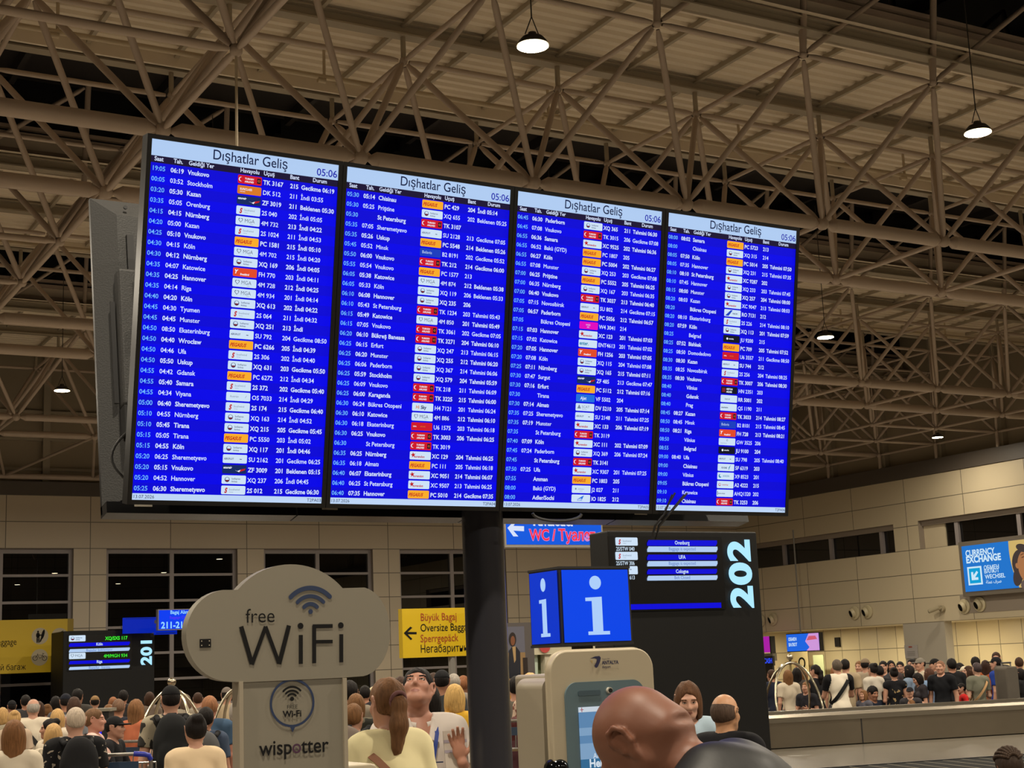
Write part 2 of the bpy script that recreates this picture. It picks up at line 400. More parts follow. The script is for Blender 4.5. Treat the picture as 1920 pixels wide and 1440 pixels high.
mb.tube((gx(-4), ye, ze), (gx(12), ye, ze), .1, M_steel, 12)
for k in range(-3, 12):
    for dk in (0, 1): strut(L(k + dk, 9), Vector((gx(k + .5), ye, ze)), .05, mb)
mb.build('edge_truss', sf, smooth=50)
# sprinkler pipe under the deck with drop rods
M_pipe = mat('pipe_paint', (186, 168, 138), 0.5)
pa = on_z(608, 145, gz(1.335)); yp = pa.y
for i, yy in enumerate((yp, yp + 4 * A)):
    r = empty('ceiling_sprinkler_pipe', (gx(0), yy, gz(1.335)), kind='structure')
    mb = MB(); mb.tube((gx(-4), yy, gz(1.335)), (gx(12), yy, gz(1.335)), .045, M_pipe, 10)
    mb.build('pipe', r, smooth=50)
    for k in range(-4, 13, 1):
        x = pa.x + (k - 1) * 1.5 * A
        if x > gx(12): break
        mb = MB(); mb.tube((x, yy, gz(1.335) - .02), (x, yy, ZD), .028, M_pipe, 8); mb.tube((x - .12, yy, gz(1.335) - .06), (x + .02, yy, gz(1.335) - .06), .05, M_pipe, 8); mb.build('drop_rod', r, smooth=50)
# ------------------------------------------------------------------ high bay lamps on cables
M_lamp_b = mat('lamp_housing', (70, 64, 56), 0.4)
M_lens = glow('lamp_lens', (255, 236, 190), 40.0)
M_wire = mat('cable_dark', (40, 36, 32), 0.6)
ZLAMP = gz(.9733)
def lamp_parts(r):
    c = Fr(r.location, (1, 0, 0), (0, 0, 1), (0, -1, 0))
    mb = MB(); mb.lathe(c, [(.02, .16), (.05, .155), (.06, .10), (.13, .09), (.18, .03), (.2, -.012), (.188, -.015)], M_lamp_b, 28); mb.build('housing', r, smooth=40)
    mb = MB(); mb.lathe(c, [(.0, -.022), (.19, -.022)], M_lens, 28); mb.build('lens', r)
    mb = MB()
    top = ZD - ZLAMP
    mb.tube(c.p(0, .34), c.p(0, top), .009, M_wire, 6)
    for a in (-.1, .1): mb.tube(c.p(a, .12), c.p(0, .36), .007, M_wire, 6)
    mb.build('suspension_cable', r)
lamp0 = None
for jn in range(-2, 2 + 1):
    for kn in range(-2, 5):
        k = 1 + 2.5 * kn + (.0 if kn < 4 else .2); j = -1.68 + 3.93 * jn
        pos = Vector((gx(k), gy(j), ZLAMP))
        if k > 12 or j > 10: continue
        if kn == 4 and jn != 2: continue
        d = pos - EYE; zz = d.dot(_fw); seen = False
        if zz > 1:
            x = 960 + FPX * d.dot(_r2) / zz; y = 720 - FPX * d.dot(_u2) / zz; seen = -200 < x < 2120 and -250 < y < 1440
        if seen or True:
            if lamp0 is None:
                r = lamp0 = empty('high_bay_lamp', pos); lamp_parts(r); root = r
                ld = bpy.data.lights.new('lamp_light', 'AREA'); ld.shape = 'DISK'; ld.size = .34; ld.energy = LAMP_WATT; ld.color = LAMP_COL; ld.spread = math.radians(170)
                lo = bpy.data.objects.new('lamp_light', ld); COL.objects.link(lo); lo.parent = root; lo.location = (0, 0, -.03)
            else:
                root = copy_tree(lamp0); root.location = pos
            where = {(0, 0): 'lit round high bay lamp hanging over the second flight board', (1, 0): 'lit round high bay lamp hanging high beyond the last flight board near the roof light',
                     (2, 1): 'lit round high bay lamp among the struts beside the last flight board', (4, 2): 'small lit round lamp close to the panelled wall with strip windows',
                     (0, 2): 'lit round high bay lamp beside the grey back of the board'}.get((kn, jn), 'lit round high bay lamp outside the view or hidden by the flight boards')
            if (kn, jn) == (4, 2):                                      # lamp close to the wall, its light turned down to avoid a hot spot
                for ch in root.children:
                    if ch.type == 'LIGHT': ch.data = ch.data.copy(); ch.data.energy = LAMP_WATT * .28
            tag(root, where, 'lamp', 'high bay lamps under the roof')
# hanging cable to the flight board
ca = L(0, -1) + Vector((0, 0, -.06)); cb = at(452, 272, (ca - EYE).dot(_fw))
mb = MB(); mb.tube(ca, (ca.x, ca.y, cb.z - 2.2), .018, mat('cable_pale', (176, 160, 134), .6), 8)
tag(mb.build('hanging_cable', origin=ca), 'thin pale cable hanging from the roof node behind the first flight board', 'cable')
# ================================================================== flight information board
S_BLUE = glow('screen_blue', (0, 0, 232)); S_BLUE2 = glow('screen_blue_stripe', (4, 2, 214)); S_HEAD = glow('screen_header', (176, 204, 242)); S_BAND = glow('screen_band', (26, 18, 52))
S_NAVY = glow('ink_navy', (14, 26, 66)); S_CLOCK = glow('ink_clock', (24, 28, 170)); S_WHITE = glow('ink_white', (214, 226, 255)); S_CYAN = glow('ink_cyan', (112, 184, 255)); S_PALE = glow('ink_pale', (190, 214, 246))
S_TILE = glow('tile_white', (206, 226, 246)); S_RED = glow('tile_red', (206, 22, 40)); S_ORG = glow('tile_orange', (216, 120, 36)); S_YEL = glow('tile_amber', (250, 172, 40)); S_FREE = glow('tile_coral', (226, 74, 40))
S_DKB = glow('tile_darkblue', (16, 40, 96)); S_SKY = glow('tile_sky', (30, 110, 220)); S_MID = glow('tile_midblue', (22, 60, 190)); S_MAG = glow('tile_magenta', (226, 0, 190)); S_BLK = glow('tile_black', (8, 14, 34)); S_GREY = glow('ink_grey', (110, 126, 150))
S_RINK = glow('ink_red', (190, 24, 30)); S_MAR = glow('ink_maroon', (120, 30, 40)); S_TEAL = glow('ink_teal', (10, 130, 170)); S_W2 = glow('ink_bright', (240, 246, 255))
LOGO = {  # tile colour, list of (text, size, x, y, colour, shear, stretch, bold)
    'TK': (S_RED, [('TURKISH', .30, .28, .52, S_W2, .1, 1, .02), ('AIRLINES', .30, .28, .18, S_W2, .1, 1, .02)]),
    'DK': (S_ORG, [('SUNCLASS', .36, .10, .46, S_W2, 0, .95, .02), ('AIRLINES', .18, .10, .22, S_W2, 0, 1, .0)]),
    'ZF': (S_DKB, [('azurair', .36, .04, .58, S_W2, .15, 1.1, .03)]),
    '2S': (S_TILE, [('S', .80, .13, .18, S_RINK, .2, .8, .05), ('Southwind', .33, .32, .46, S_GREY, 0, 1, 0), ('Airlines', .16, .34, .22, S_GREY, 0, 1, 0)]),
    '4M': (S_TILE, [('MGA', .62, .36, .32, S_NAVY, 0, 1.0, -.01), ('airlines', .14, .6, .13, S_GREY, 0, 1, 0)]),
    'PC': (S_YEL, [('PEGASUS', .58, .03, .28, S_RINK, .3, .90, .03)]),
    'XQ': (S_TILE, [('SunExpress', .28, .40, .52, S_DKB, 0, .9, .01), ('Airlines', .28, .40, .20, S_DKB, 0, .9, .01)]),
    'FH': (S_FREE, [('Y', .62, .05, .34, S_W2, .25, 1, .04), ('freebird', .33, .30, .18, S_W2, .1, 1.1, .03)]),
    'SU': (S_TILE, [('AEROFLOT', .30, .05, .40, S_DKB, 0, .85, .02), ('~', .5, .68, .34, S_DKB, .2, 1, .03)]),
    'OS': (S_TILE, [('Austrian', .34, .15, .40, S_GREY, 0, 1, 0), ('/', .4, .78, .38, S_GREY, .3, 1, .02)]),
    'B2': (S_MID, [('Belavia', .52, .10, .34, S_PALE, 0, 1.05, 0)]),
    'H4': (S_TILE, [('Hi', .60, .16, .28, S_ORG, .1, 1, .02), ('Sky', .60, .40, .28, S_DKB, .1, 1, .03)]),
    'U6': (S_RED, [('URAL', .22, .08, .42, S_W2, 0, 1, .02), ('AIRLINES', .22, .42, .42, S_ORG, 0, .9, 0)]),
    'XC': (S_TILE, [('corendon', .40, .20, .24, S_RINK, .15, 1, .03)]),
    'W4': (S_MAG, [('W!ZZ', .30, .34, .48, S_PALE, 0, 1, .0), ('AIR', .26, .40, .20, S_PALE, 0, 1, 0)]),
    'EN': (S_TILE, [('enter.', .66, .04, .30, S_TEAL, 0, 1.0, .03)]),
    'VF': (S_SKY, [('AJet', .60, .22, .28, S_W2, .1, 1, .01)]),
    'DV': (S_TILE, [('SCAT', .46, .32, .40, S_GREY, 0, 1.2, 0), ('AIRLINES', .14, .34, .18, S_GREY, 0, 1.4, 0)]),
    'J2': (S_TILE, [('AZERBAIJAN', .2, .30, .46, S_GREY, 0, 1, 0), ('Airlines', .16, .4, .22, S_GREY, 0, 1, 0)]),
    'IO': (S_TILE, [('IKAR', .36, .3, .16, S_SKY, 0, 1.1, 0)]),
    'RO': (S_TILE, [('TAROM', .30, .48, .36, S_DKB, 0, .95, .04)]),
    'JU': (S_BLK, [('airserbia', .28, .34, .42, S_W2, 0, .95, .02)]),
    'HN': (S_BLK, [('HESTON', .34, .32, .54, S_W2, 0, .9, .03), ('AIRLINES', .34, .32, .16, S_W2, 0, .8, .03)]),
    'RR': (S_TILE, [('buzz air', .36, .24, .36, S_GREY, .1, .9, .02)]),
    'QS': (S_TILE, [('smartwings', .30, .05, .38, S_DKB, .1, .95, .03)]),
    'GW': (S_TILE, [('GetJet Airlines', .2, .1, .22, S_GREY, 0, 1, 0)]),
    '5F': (S_TILE, [('FLYONE', .32, .22, .34, S_DKB, .1, .9, .03)]),
    'X9': (S_TILE, [('AVION', .36, .32, .38, S_TEAL, .2, 1.1, .01)]),
    'A2': (S_TILE, [('AnimaWings', .24, .30, .40, S_RINK, .15, .95, .02)]),
    'AH': (S_TILE, [('electra airways', .22, .08, .40, S_DKB, 0, 1.0, .03)])}
def logo_tile(mb, fr, w, h, key):
    bg, tx = LOGO[key]
    mb.flat(fr, rrect(0, w, 0, h, h * .14, 3), .0012, bg)
    for t, sz, x, y, m, sh, sx, b in tx: mb.text(fr, t, sz * h, x * w, y * h, m, sx=sx * .92, shear=sh, bold=b, z=.002)
    def disc(cx, cy, r, m, z=.002, a0=0, a1=360): mb.flat(fr, [(cx * w + r * h * math.cos(math.radians(a0 + (a1 - a0) * i / 14)), cy * h + r * h * math.sin(math.radians(a0 + (a1 - a0) * i / 14))) for i in range(15)], z, m)
    if key == 'TK':
        disc(.12, .5, .26, S_W2); disc(.145, .5, .23, S_RED, .0025); mb.rect(fr, .80 * w, .95 * w, .2 * h, .8 * h, .002, S_BLK); disc(.875, .5, .14, S_ORG, .0028)
        disc(.875, .5, .09, S_BLK, .0032)
    elif key == 'XQ': disc(.22, .5, .30, S_DKB); disc(.22, .54, .22, S_TILE, .0025); disc(.22, .5, .23, S_MAR, .0028, 190, 350)
    elif key == '4M':
        pts = [(.20 * w + .30 * h * .9 * (16 * math.sin(t) ** 3) / 16, .56 * h + .30 * h * (13 * math.cos(t) - 5 * math.cos(2 * t) - 2 * math.cos(3 * t) - math.cos(4 * t)) / 16) for t in [2 * math.pi * i / 24 for i in range(24)]]
        mb.flat(fr, pts, .002, S_NAVY); mb.flat(fr, [(.20 * w + (x - .20 * w) * .76, .56 * h + (y - .56 * h) * .76) for x, y in pts], .0025, S_TILE)
    elif key == 'ZF': mb.flat(fr, [(.5 * w, .42 * h), (.7 * w, .18 * h), (.78 * w, .5 * h), (.62 * w, .3 * h)], .002, S_W2); mb.flat(fr, [(.70 * w, .2 * h), (.92 * w, .42 * h), (.95 * w, .62 * h), (.76 * w, .5 * h)], .0022, S_RINK)
    elif key == 'XC':
        st = [((.16 * w + (.36 if i % 2 == 0 else .15) * h * math.cos(math.radians(100 + 36 * i))), (.56 * h + (.36 if i % 2 == 0 else .15) * h * math.sin(math.radians(100 + 36 * i)))) for i in range(10)]; mb.flat(fr, st, .002, S_RINK)
    elif key == 'RO': mb.flat(fr, [(.05 * w, .1 * h), (.38 * w, .92 * h), (.5 * w, .92 * h), (.26 * w, .1 * h)], .002, S_MID)
    elif key == 'HN': mb.rect(fr, .06 * w, .26 * w, .2 * h, .8 * h, .002, S_MAR)
    elif key == 'JU': disc(.24, .5, .16, S_W2)
    elif key == 'IO': mb.flat(fr, [(.3 * w, .4 * h), (.66 * w, .92 * h), (.56 * w, .36 * h), (.5 * w, .5 * h)], .002, S_SKY)
    elif key == '5F': mb.flat(fr, [(.66 * w, .1 * h), (.78 * w, .9 * h), (.66 * w, .5 * h)], .002, S_TEAL)
    elif key == 'X9': disc(.16, .5, .26, S_TEAL); disc(.2, .58, .2, S_TILE, .0025)
    elif key == 'A2': disc(.16, .5, .22, S_RINK); disc(.16, .52, .15, S_TILE, .0025)
    elif key == 'DV': mb.flat(fr, [(.08 * w, .3 * h), (.18 * w, .85 * h), (.28 * w, .3 * h)], .002, S_GREY)
    elif key == 'GW': disc(.5, .7, .14, S_GREY); disc(.5, .7, .09, S_TILE, .0025)
    elif key == 'J2': disc(.2, .55, .12, S_GREY)
    elif key == 'AH': mb.rect(fr, .03 * w, .06 * w, .2 * h, .8 * h, .002, S_DKB)
D1 = """19:05 06:19 Vnukovo|TK|TK 3167|215|Gecikme 06:19
00:05 03:52 Stockholm|DK|DK 512|211|İndi 03:55
03:20 05:30 Kazan|ZF|ZF 3019|211|Beklenen 05:30
03:35 05:05 Orenburg|2S|2S 040|202|İndi 05:05
04:15 04:15 Nürnberg|4M|4M 732|213|İndi 04:22
04:20 05:00 Kazan|2S|2S 1024|211|İndi 04:53
04:25 05:10 Vnukovo|PC|PC 1581|215|İndi 05:10
04:30 04:15 Köln|4M|4M 702|215|İndi 04:20
04:30 04:12 Nürnberg|XQ|XQ 169|206|İndi 04:05
04:35 04:07 Katowice|FH|FH 770|203|İndi 04:11
04:35 04:25 Hannover|4M|4M 728|212|İndi 04:25
04:35 04:14 Riga|4M|4M 934|201|İndi 04:14
04:40 04:20 Köln|XQ|XQ 613|202|İndi 04:22
04:45 04:30 Tyumen|2S|2S 064|211|İndi 04:32
04:45 04:45 Munster|XQ|XQ 251|213|İndi
04:50 08:50 Ekaterinburg|SU|SU 792|204|Gecikme 08:50
04:50 04:40 Wroclaw|PC|PC 6266|205|İndi 04:39
04:50 04:46 Ufa|2S|2S 306|202|İndi 04:40
04:50 05:50 Uskup|XQ|XQ 631|203|Gecikme 05:50
04:55 04:42 Gdansk|PC|PC 6272|212|İndi 04:34
04:55 05:40 Samara|2S|2S 372|202|Gecikme 05:40
04:55 04:34 Viyana|OS|OS 7033|214|İndi 04:29
05:00 06:40 Sheremetyevo|2S|2S 174|215|Gecikme 06:40
05:10 04:55 Nürnberg|XQ|XQ 163|214|İndi 04:52
05:10 05:45 Tirana|XQ|XQ 215|205|Gecikme 05:45
05:15 05:05 Tirana|PC|PC 5550|203|İndi 05:02
05:15 04:55 Köln|XQ|XQ 117|201|İndi 04:46
05:20 06:25 Sheremetyevo|SU|SU 2162|201|Gecikme 06:25
05:20 05:15 Vnukovo|ZF|ZF 3009|201|Beklenen 05:15
05:20 04:52 Hannover|XQ|XQ 237|206|İndi 04:45
05:25 06:30 Sheremetyevo|2S|2S 012|215|Gecikme 06:30"""
D2 = """05:30 05:14 Chisinau|PC|PC 429|204|İndi 05:14
05:30 05:25 Priştine|XQ|XQ 655|202|Beklenen 05:25
05:30 ----- St Petersburg|TK|TK 3107||
05:35 07:05 Sheremetyevo|SU|SU 2128|213|Gecikme 07:05
05:35 05:26 Uskup|PC|PC 5548|214|Beklenen 05:26
05:45 05:52 Minsk|B2|B2 8191|202|Gecikme 05:52
05:50 06:00 Vnukovo|TK|TK 212|214|Gecikme 06:00
05:55 05:54 Vnukovo|PC|PC 1577|213|
06:05 05:38 Katowice|4M|4M 874|212|Beklenen 05:38
06:05 05:33 Köln|XQ|XQ 119|206|Beklenen 05:33
06:10 06:08 Hannover|XQ|XQ 235|206|
06:10 05:43 St Petersburg|TK|TK 1234|203|Tahmini 05:43
06:15 05:49 Katowice|4M|4M 850|201|Tahmini 05:49
06:15 07:05 Vnukovo|TK|TK 3061|202|Gecikme 07:05
06:20 06:10 Bükreş Baneasa|TK|TK 3271|204|Tahmini 06:10
06:25 06:15 Erfurt|XQ|XQ 247|213|Tahmini 06:15
06:25 06:20 Munster|XQ|XQ 255|212|Tahmini 06:20
06:25 06:06 Paderborn|XQ|XQ 367|214|Tahmini 06:06
06:25 05:59 Stockholm|XQ|XQ 579|204|Tahmini 05:59
06:25 06:09 Vnukovo|TK|TK 218|211|Tahmini 06:09
06:25 06:00 Karaganda|TK|TK 3225|215|Tahmini 06:00
06:30 06:24 Bükres Otopeni|H4|H4 7121|201|Tahmini 06:24
06:30 06:10 Katowice|4M|4M 886|212|Tahmini 06:10
06:30 06:18 Ekaterinburg|U6|U6 1575|203|Tahmini 06:18
06:30 06:25 Vnukovo|TK|TK 3003|206|Tahmini 06:25
06:30 ----- St Petersburg|TK|TK 3019||
06:35 06:25 Nürnberg|XC|XC 129|204|Tahmini 06:25
06:35 06:18 Almatı|PC|PC 111|205|Tahmini 06:18
06:40 06:07 Ekaterinburg|XC|XC 9051|214|Tahmini 06:07
06:40 06:25 St Petersburg|XC|XC 9507|213|Tahmini 06:25
06:40 07:35 Hannover|PC|PC 5010|214|Gecikme 07:35"""
D3 = """06:45 06:30 Paderborn|XQ|XQ 365|211|Tahmini 06:30
06:45 07:08 Vnukovo|TK|TK 3015|206|Gecikme 07:08
06:55 06:36 Samara|XC|XC 9525|202|Tahmini 06:36
06:55 06:52 Bakü (GYD)|PC|PC 1807|205|
06:55 06:27 Köln|PC|PC 5004|202|Tahmini 06:27
06:55 07:08 Munster|XQ|XQ 253|203|Gecikme 07:08
07:00 06:25 Priştine|PC|PC 5552|205|Tahmini 06:25
07:00 06:35 Nürnberg|XQ|XQ 167|203|Tahmini 06:35
07:00 06:40 Vnukovo|TK|TK 3037|213|Tahmini 06:40
07:05 07:15 Novosibirsk|SU|SU 802|214|Gecikme 07:15
07:05 06:57 Paderborn|PC|PC 5056|212|Tahmini 06:57
07:05 ----- Bükres Otopeni|W4|W4 3041|214|
07:15 07:03 Hannover|XC|XC 123|201|Tahmini 07:03
07:15 07:02 Katowice|EN|ENT4613|201|Tahmini 07:02
07:20 07:05 Hannover|FH|FH 1256|203|Tahmini 07:05
07:20 07:08 Köln|XQ|XQ 115|204|Tahmini 07:08
07:25 07:11 Nürnberg|XQ|XQ 165|215|Tahmini 07:11
07:30 07:47 Surgut|ZF|ZF 485|213|Gecikme 07:47
07:30 07:16 Erfurt|PC|PC 5112|212|Tahmini 07:16
07:30 ----- Tirana|VF|VF 5502|204|
07:30 07:14 Almatı|DV|DV 5210|205|Tahmini 07:14
07:35 07:25 Sheremetyevo|SU|SU 2148|211|Tahmini 07:25
07:35 07:19 Munster|XC|XC 133|206|Tahmini 07:19
07:35 ----- St Petersburg|TK|TK 3119||
07:40 07:09 Köln|XC|XC 111|202|Tahmini 07:09
07:45 07:24 Paderborn|XQ|XQ 369|206|Tahmini 07:24
07:45 ----- St Petersburg|TK|TK 3141||
07:50 07:25 Ufa|XC|XC 9307|201|Tahmini 07:25
07:55 ----- Amman|PC|PC 1803|205|
08:00 ----- Bakü (GYD)|J2|J2 027|211|
08:00 ----- Adler/Sochi|IO|IO 1825|212|"""
D4 = """08:00 08:02 Samara|PC|PC 5723|213|
08:00 ----- Chisinau|XQ|XQ 315|214|
08:05 07:50 Köln|PC|PC 5014|205|Tahmini 07:50
08:05 07:35 Hannover|XQ|XQ 231|215|Tahmini 07:35
08:10 08:10 St Petersburg|XC|XC 9287|202|
08:10 07:45 Hannover|XQ|XQ 233|203|Tahmini 07:45
08:15 08:00 Munster|XQ|XQ 257|204|Tahmini 08:00
08:20 08:03 Kazan|XC|XC 9047|213|Tahmini 08:03
08:20 ----- Bükres Otopeni|RO|RO 7131|212|
08:20 08:10 Ekaterinburg|2S|2S 226|214|Tahmini 08:10
08:20 07:59 Köln|XQ|XQ 113|201|Tahmini 07:59
08:25 ----- Belgrad|JU|JU 9200|215|
08:25 07:52 Bishkek|PC|PC 709|205|Tahmini 07:52
08:25 08:50 Domodedovo|U6|U6 3557|211|Gecikme 08:50
08:30 08:30 Kazan|SU|SU 744|212|
08:35 08:25 Novosibirsk|2S|2S 256|204|Tahmini 08:25
08:35 08:30 Vnukovo|TK|TK 3007|206|Tahmini 08:30
08:40 ----- Vilnius|HN|HN 2351|203|
08:40 ----- Gdansk|RR|RR 5001|202|
08:40 ----- Prag|QS|QS 1190|211|
08:45 08:27 Kazan|TK|TK 3033|214|Tahmini 08:27
08:50 08:45 Minsk|B2|B2 8101|215|Tahmini 08:45
08:50 08:21 Riga|FH|FH 728|213|Tahmini 08:21
08:50 ----- Vilnius|GW|GW 3525|206|
08:55 ----- Belgrad|JU|JU 9100|204|
09:00 08:40 Ufa|SU|SU 798|205|Tahmini 08:40
09:00 ----- Chisinau|5F|5F 6319|203|
09:00 ----- Vilnius|X9|X9 8523|201|
09:05 ----- Bükres Otopeni|A2|A2 4222|215|
09:10 ----- Katowice|AH|AHQ1320|202|
09:10 ----- Chisinau|TK|TK 3253|206|"""
SW, SH, GAP, SYAW, STILT = .6804, 1.2096, .033, .012, .174
S_O = Vector((1.386, 4.715, 1.8 + 1.780))
_u = Vector((math.cos(SYAW), math.sin(SYAW), 0)); _n0 = Vector((math.sin(SYAW), -math.cos(SYAW), 0))
_v = Vector((0, 0, 1)) * math.cos(STILT) + _n0 * math.sin(STILT); _n = _n0 * math.cos(STILT) - Vector((0, 0, 1)) * math.sin(STILT)
M_bez = mat('screen_bezel', (10, 10, 11), 0.3); M_back = mat('screen_back', (40, 39, 37), 0.6, metal=.0, bump=.15, scale=180); M_stick = mat('sticker', (150, 142, 128), .5)
def fsize(s): return s * 1.0
def flight_display(i, data, code, label):
    o = S_O + _u * i * (SW + GAP); r = empty('flight_display', o - _v * SH, label, 'screen', 'flight arrival displays')
    f = Fr(o, _u, _v, _n); b = .0155
    mb = MB(); mb.box(f, -b, SW + b, -SH - b, b, -.055, -.004, M_bez); mb.box(f, -b, SW + b, -SH - b, -SH, -.004, .004, M_bez); mb.box(f, -b, SW + b, 0, b, -.004, .004, M_bez)
    mb.box(f, -b, 0, -SH, 0, -.004, .004, M_bez); mb.box(f, SW, SW + b, -SH, 0, -.004, .004, M_bez); mb.build('bezel', r)
    mb = MB(); mb.box(f, .03, SW - .03, -SH + .05, -.05, -.075, -.055, M_back); mb.box(f, .14, SW - .14, -.86, -.36, -.1, -.075, M_back); mb.build('rear_housing', r)
    hd, bd, ft = .0455 * SH, .0195 * SH, .018 * SH
    mb = MB(); y0 = -hd - bd; pitch = (SH - hd - bd - ft) / 31
    for k in range(31): mb.rect(f, 0, SW, y0 - (k + 1) * pitch, y0 - k * pitch, 0, S_BLUE if k % 2 else S_BLUE2)
    mb.rect(f, 0, SW, -hd - bd, -hd, 0, S_BAND); mb.rect(f, 0, SW, -hd, 0, 0, S_HEAD); mb.rect(f, 0, SW, -SH, -SH + ft, 0, S_PALE); mb.build('screen_panel', r)
    rows = []
    for q in data.split('\n'):
        a, lg, fl, bt, stt = q.split('|'); t1, t2, city = a.split(' ', 2); rows.append((t1, '' if '-' in t2 else t2, city, lg, fl, bt, stt))
    mb = MB(); ts = .0222
    mb.text(f, 'Dışhatlar Geliş', .049, .515 * SW, -hd * .74, S_NAVY, 'CENTER', sx=.90, bold=.006); mb.text(f, '05:06', .036, .995 * SW, -hd * .84, S_CLOCK, 'RIGHT', sx=1.0, bold=.008)
    for t, x in (('Saat', .018), ('Tah.', .115), ('Geldiği Yer', .192), ('Havayolu', .462), ('Uçuş', .588), ('Bant', .732), ('Durum', .858)): mb.text(f, t, .0205, x * SW, -hd - bd * .72, S_WHITE, sx=.92, bold=.018)
    mb.text(f, '13.07.2026', .0165, .004 * SW, -SH + ft * .25, S_NAVY); mb.text(f, code, .0165, .998 * SW, -SH + ft * .25, S_NAVY, 'RIGHT')
    for k, (t1, t2, city, lg, fl, bt, stt) in enumerate(rows):
        y = y0 - (k + 1) * pitch + pitch * .27
        mb.text(f, t1, ts, .007 * SW, y, S_CYAN, sx=.96, bold=.012)
        for t, x in ((t2, .102), (city, .190), (fl, .588), (bt, .735), (stt, .796)):
            if t: mb.text(f, t, ts, x * SW, y, S_WHITE, sx=.94, bold=.024 if k % 2 == 0 else .014)
    mb.build('flight_lettering', r)
    mb = MB()
    for k, q in enumerate(rows):
        key = {'ENT': 'EN', 'AHQ': 'AH'}.get(q[4][:3], q[3]); logo_tile(mb, f.off(.452 * SW, y0 - (k + 1) * pitch + pitch * .09), .128 * SW, pitch * .83, key)
    mb.build('airline_logos', r)
    return r
for i, (dt, cd_, lb) in enumerate(((D1, 'T2PA03', 'blue flight arrivals screen beginning with the 19:05 Vnukovo flight, code T2PA03'), (D2, 'T2PA04', 'blue flight arrivals screen beginning with the 05:30 Chisinau flight, code T2PA04'),
                               (D3, 'T2PA05', 'blue flight arrivals screen beginning with the 06:45 Paderborn flight, code T2PA05'), (D4, 'T2PA06', 'blue flight arrivals screen beginning with the 08:00 Samara flight, code T2PA06'))):
    flight_display(i, dt, cd_, lb)
# the displays of the other side, seen from the back; they lean the other way
RB = 1.385; yb = 5.27; zb_ = 1.8 + .585
top = on_x(172, 365, RB); rt = math.atan2(top.y - yb, top.z - zb_); RH = math.hypot(top.y - yb, top.z - zb_)
rv = Vector((0, math.sin(rt), math.cos(rt))); rn = Vector((0, -math.cos(rt), math.sin(rt)))
RWD = 2.853 / 4
for i in range(4):
    f = Fr((RB + i * RWD, yb, zb_), (1, 0, 0), rv, rn)
    r = empty('rear_display', f.o, ('grey back of a display facing away, standing out beside the first flight screen', 'black bottom edge of the rear display below the second flight screen',
              'black bottom edge of the rear display above the toilets sign', 'black bottom edge of the rear display above the tall black belt pillar')[i], 'screen', 'rear displays seen from behind')
    mb = MB(); w = RWD - .006; e = .085
    mb.box(f, 0, w, 0, RH, -.05, -.03, M_bez)
    P = [(0, 0, -.03), (w, 0, -.03), (w, RH, -.03), (0, RH, -.03)]; Q = [(e, e * .7, .022), (w - e, e * .7, .022), (w - e, RH - e, .022), (e, RH - e, .022)]
    mb.add([f.p(*q) for q in P + Q], [(0, 1, 5, 4), (1, 2, 6, 5), (2, 3, 7, 6), (3, 0, 4, 7), (4, 5, 6, 7)], M_back); mb.build('back_cover', r)
    mb = MB(); mb.box(f, 0, w, -.012, .03, -.05, .03, M_bez); mb.build('bottom_edge', r)
    mb = MB(); mb.box(f, .062, .44, .375, .917, .022, .085, M_back); mb.build('mount_box', r, bevel=.012)
    mb = MB(); mb.box(f, .062, .44, .27, .374, .022, .09, M_black); mb.build('cable_box', r)
    mb = MB(); mb.box(f, .044, .061, .40, .80, .022, .03, M_black); mb.box(f, .115, .14, .72, .86, .085, .088, M_black); mb.build('vent_slot', r)
    mb = MB(); mb.box(f, .115, .14, .918, 1.08, .022, .04, M_black); mb.box(f, w - .24, w - .21, .918, 1.08, .022, .04, M_black); mb.build('mount_rail', r)
    mb = MB(); mb.box(f, .098, .162, .012, .03, .03, .032, M_stick); mb.build('sticker', r)
    for x, y in ((.12, RH - .05), (.13, .85), (.2, .25)): mb = MB(); mb.tube(f.p(x, y, .02), f.p(x, y, .026), .008, M_black, 10); mb.build('screw', r)
for i, (x, y, z, sgn) in enumerate(((1.42, 4.99, 2.44, -1), (4.0, 5.0, 2.40, 1))):
    mb = MB(); pts = [Vector((x + .02 * math.sin(t * 3), y + .02 + .1 * math.sin(t * math.pi) * .4, z + .0)) + Vector((sgn * .09 * math.sin(math.pi * t), 0, .22 * t)) for t in [k / 12 for k in range(13)]]
    mb.path(pts, .0045, M_black, 6); tag(mb.build('display_cable', origin=pts[0]), ('thin black cable looping below the first screen against the grey display back', 'thin black cable hanging behind the last flight screen')[i], 'cable')
mb = MB(); c0 = at(1262, 955, 6.05); c1 = at(1228, 985, 6.05); c2 = at(1222, 1010, 6.05)
for d in (0, .02): mb.path([c0 + Vector((d * 3, 0, .06)), (c0 + c1) / 2 + Vector((d, 0, .01)), c1 + Vector((d, 0, 0)), c2 + Vector((d, 0, 0)), c2 + Vector((d + .02, 0, .05)), c0 + Vector((d * 3 + .03, .02, .07))], .004, M_black, 6)
tag(mb.build('loose_cable', origin=c0), 'pair of thin black cables dangling below the last flight screen', 'cable')
mb = MB(); c0 = at(1045, 968, 5.75); mb.path([c0 + Vector((.11 * math.cos(t), 0, -.028 * math.sin(t) + .01)) for t in [math.pi * k / 10 for k in range(11)]], .006, M_black, 6)
tag(mb.build('loop_cable', origin=c0), 'short black cable loop drooping over the toilets sign below the third screen', 'cable')
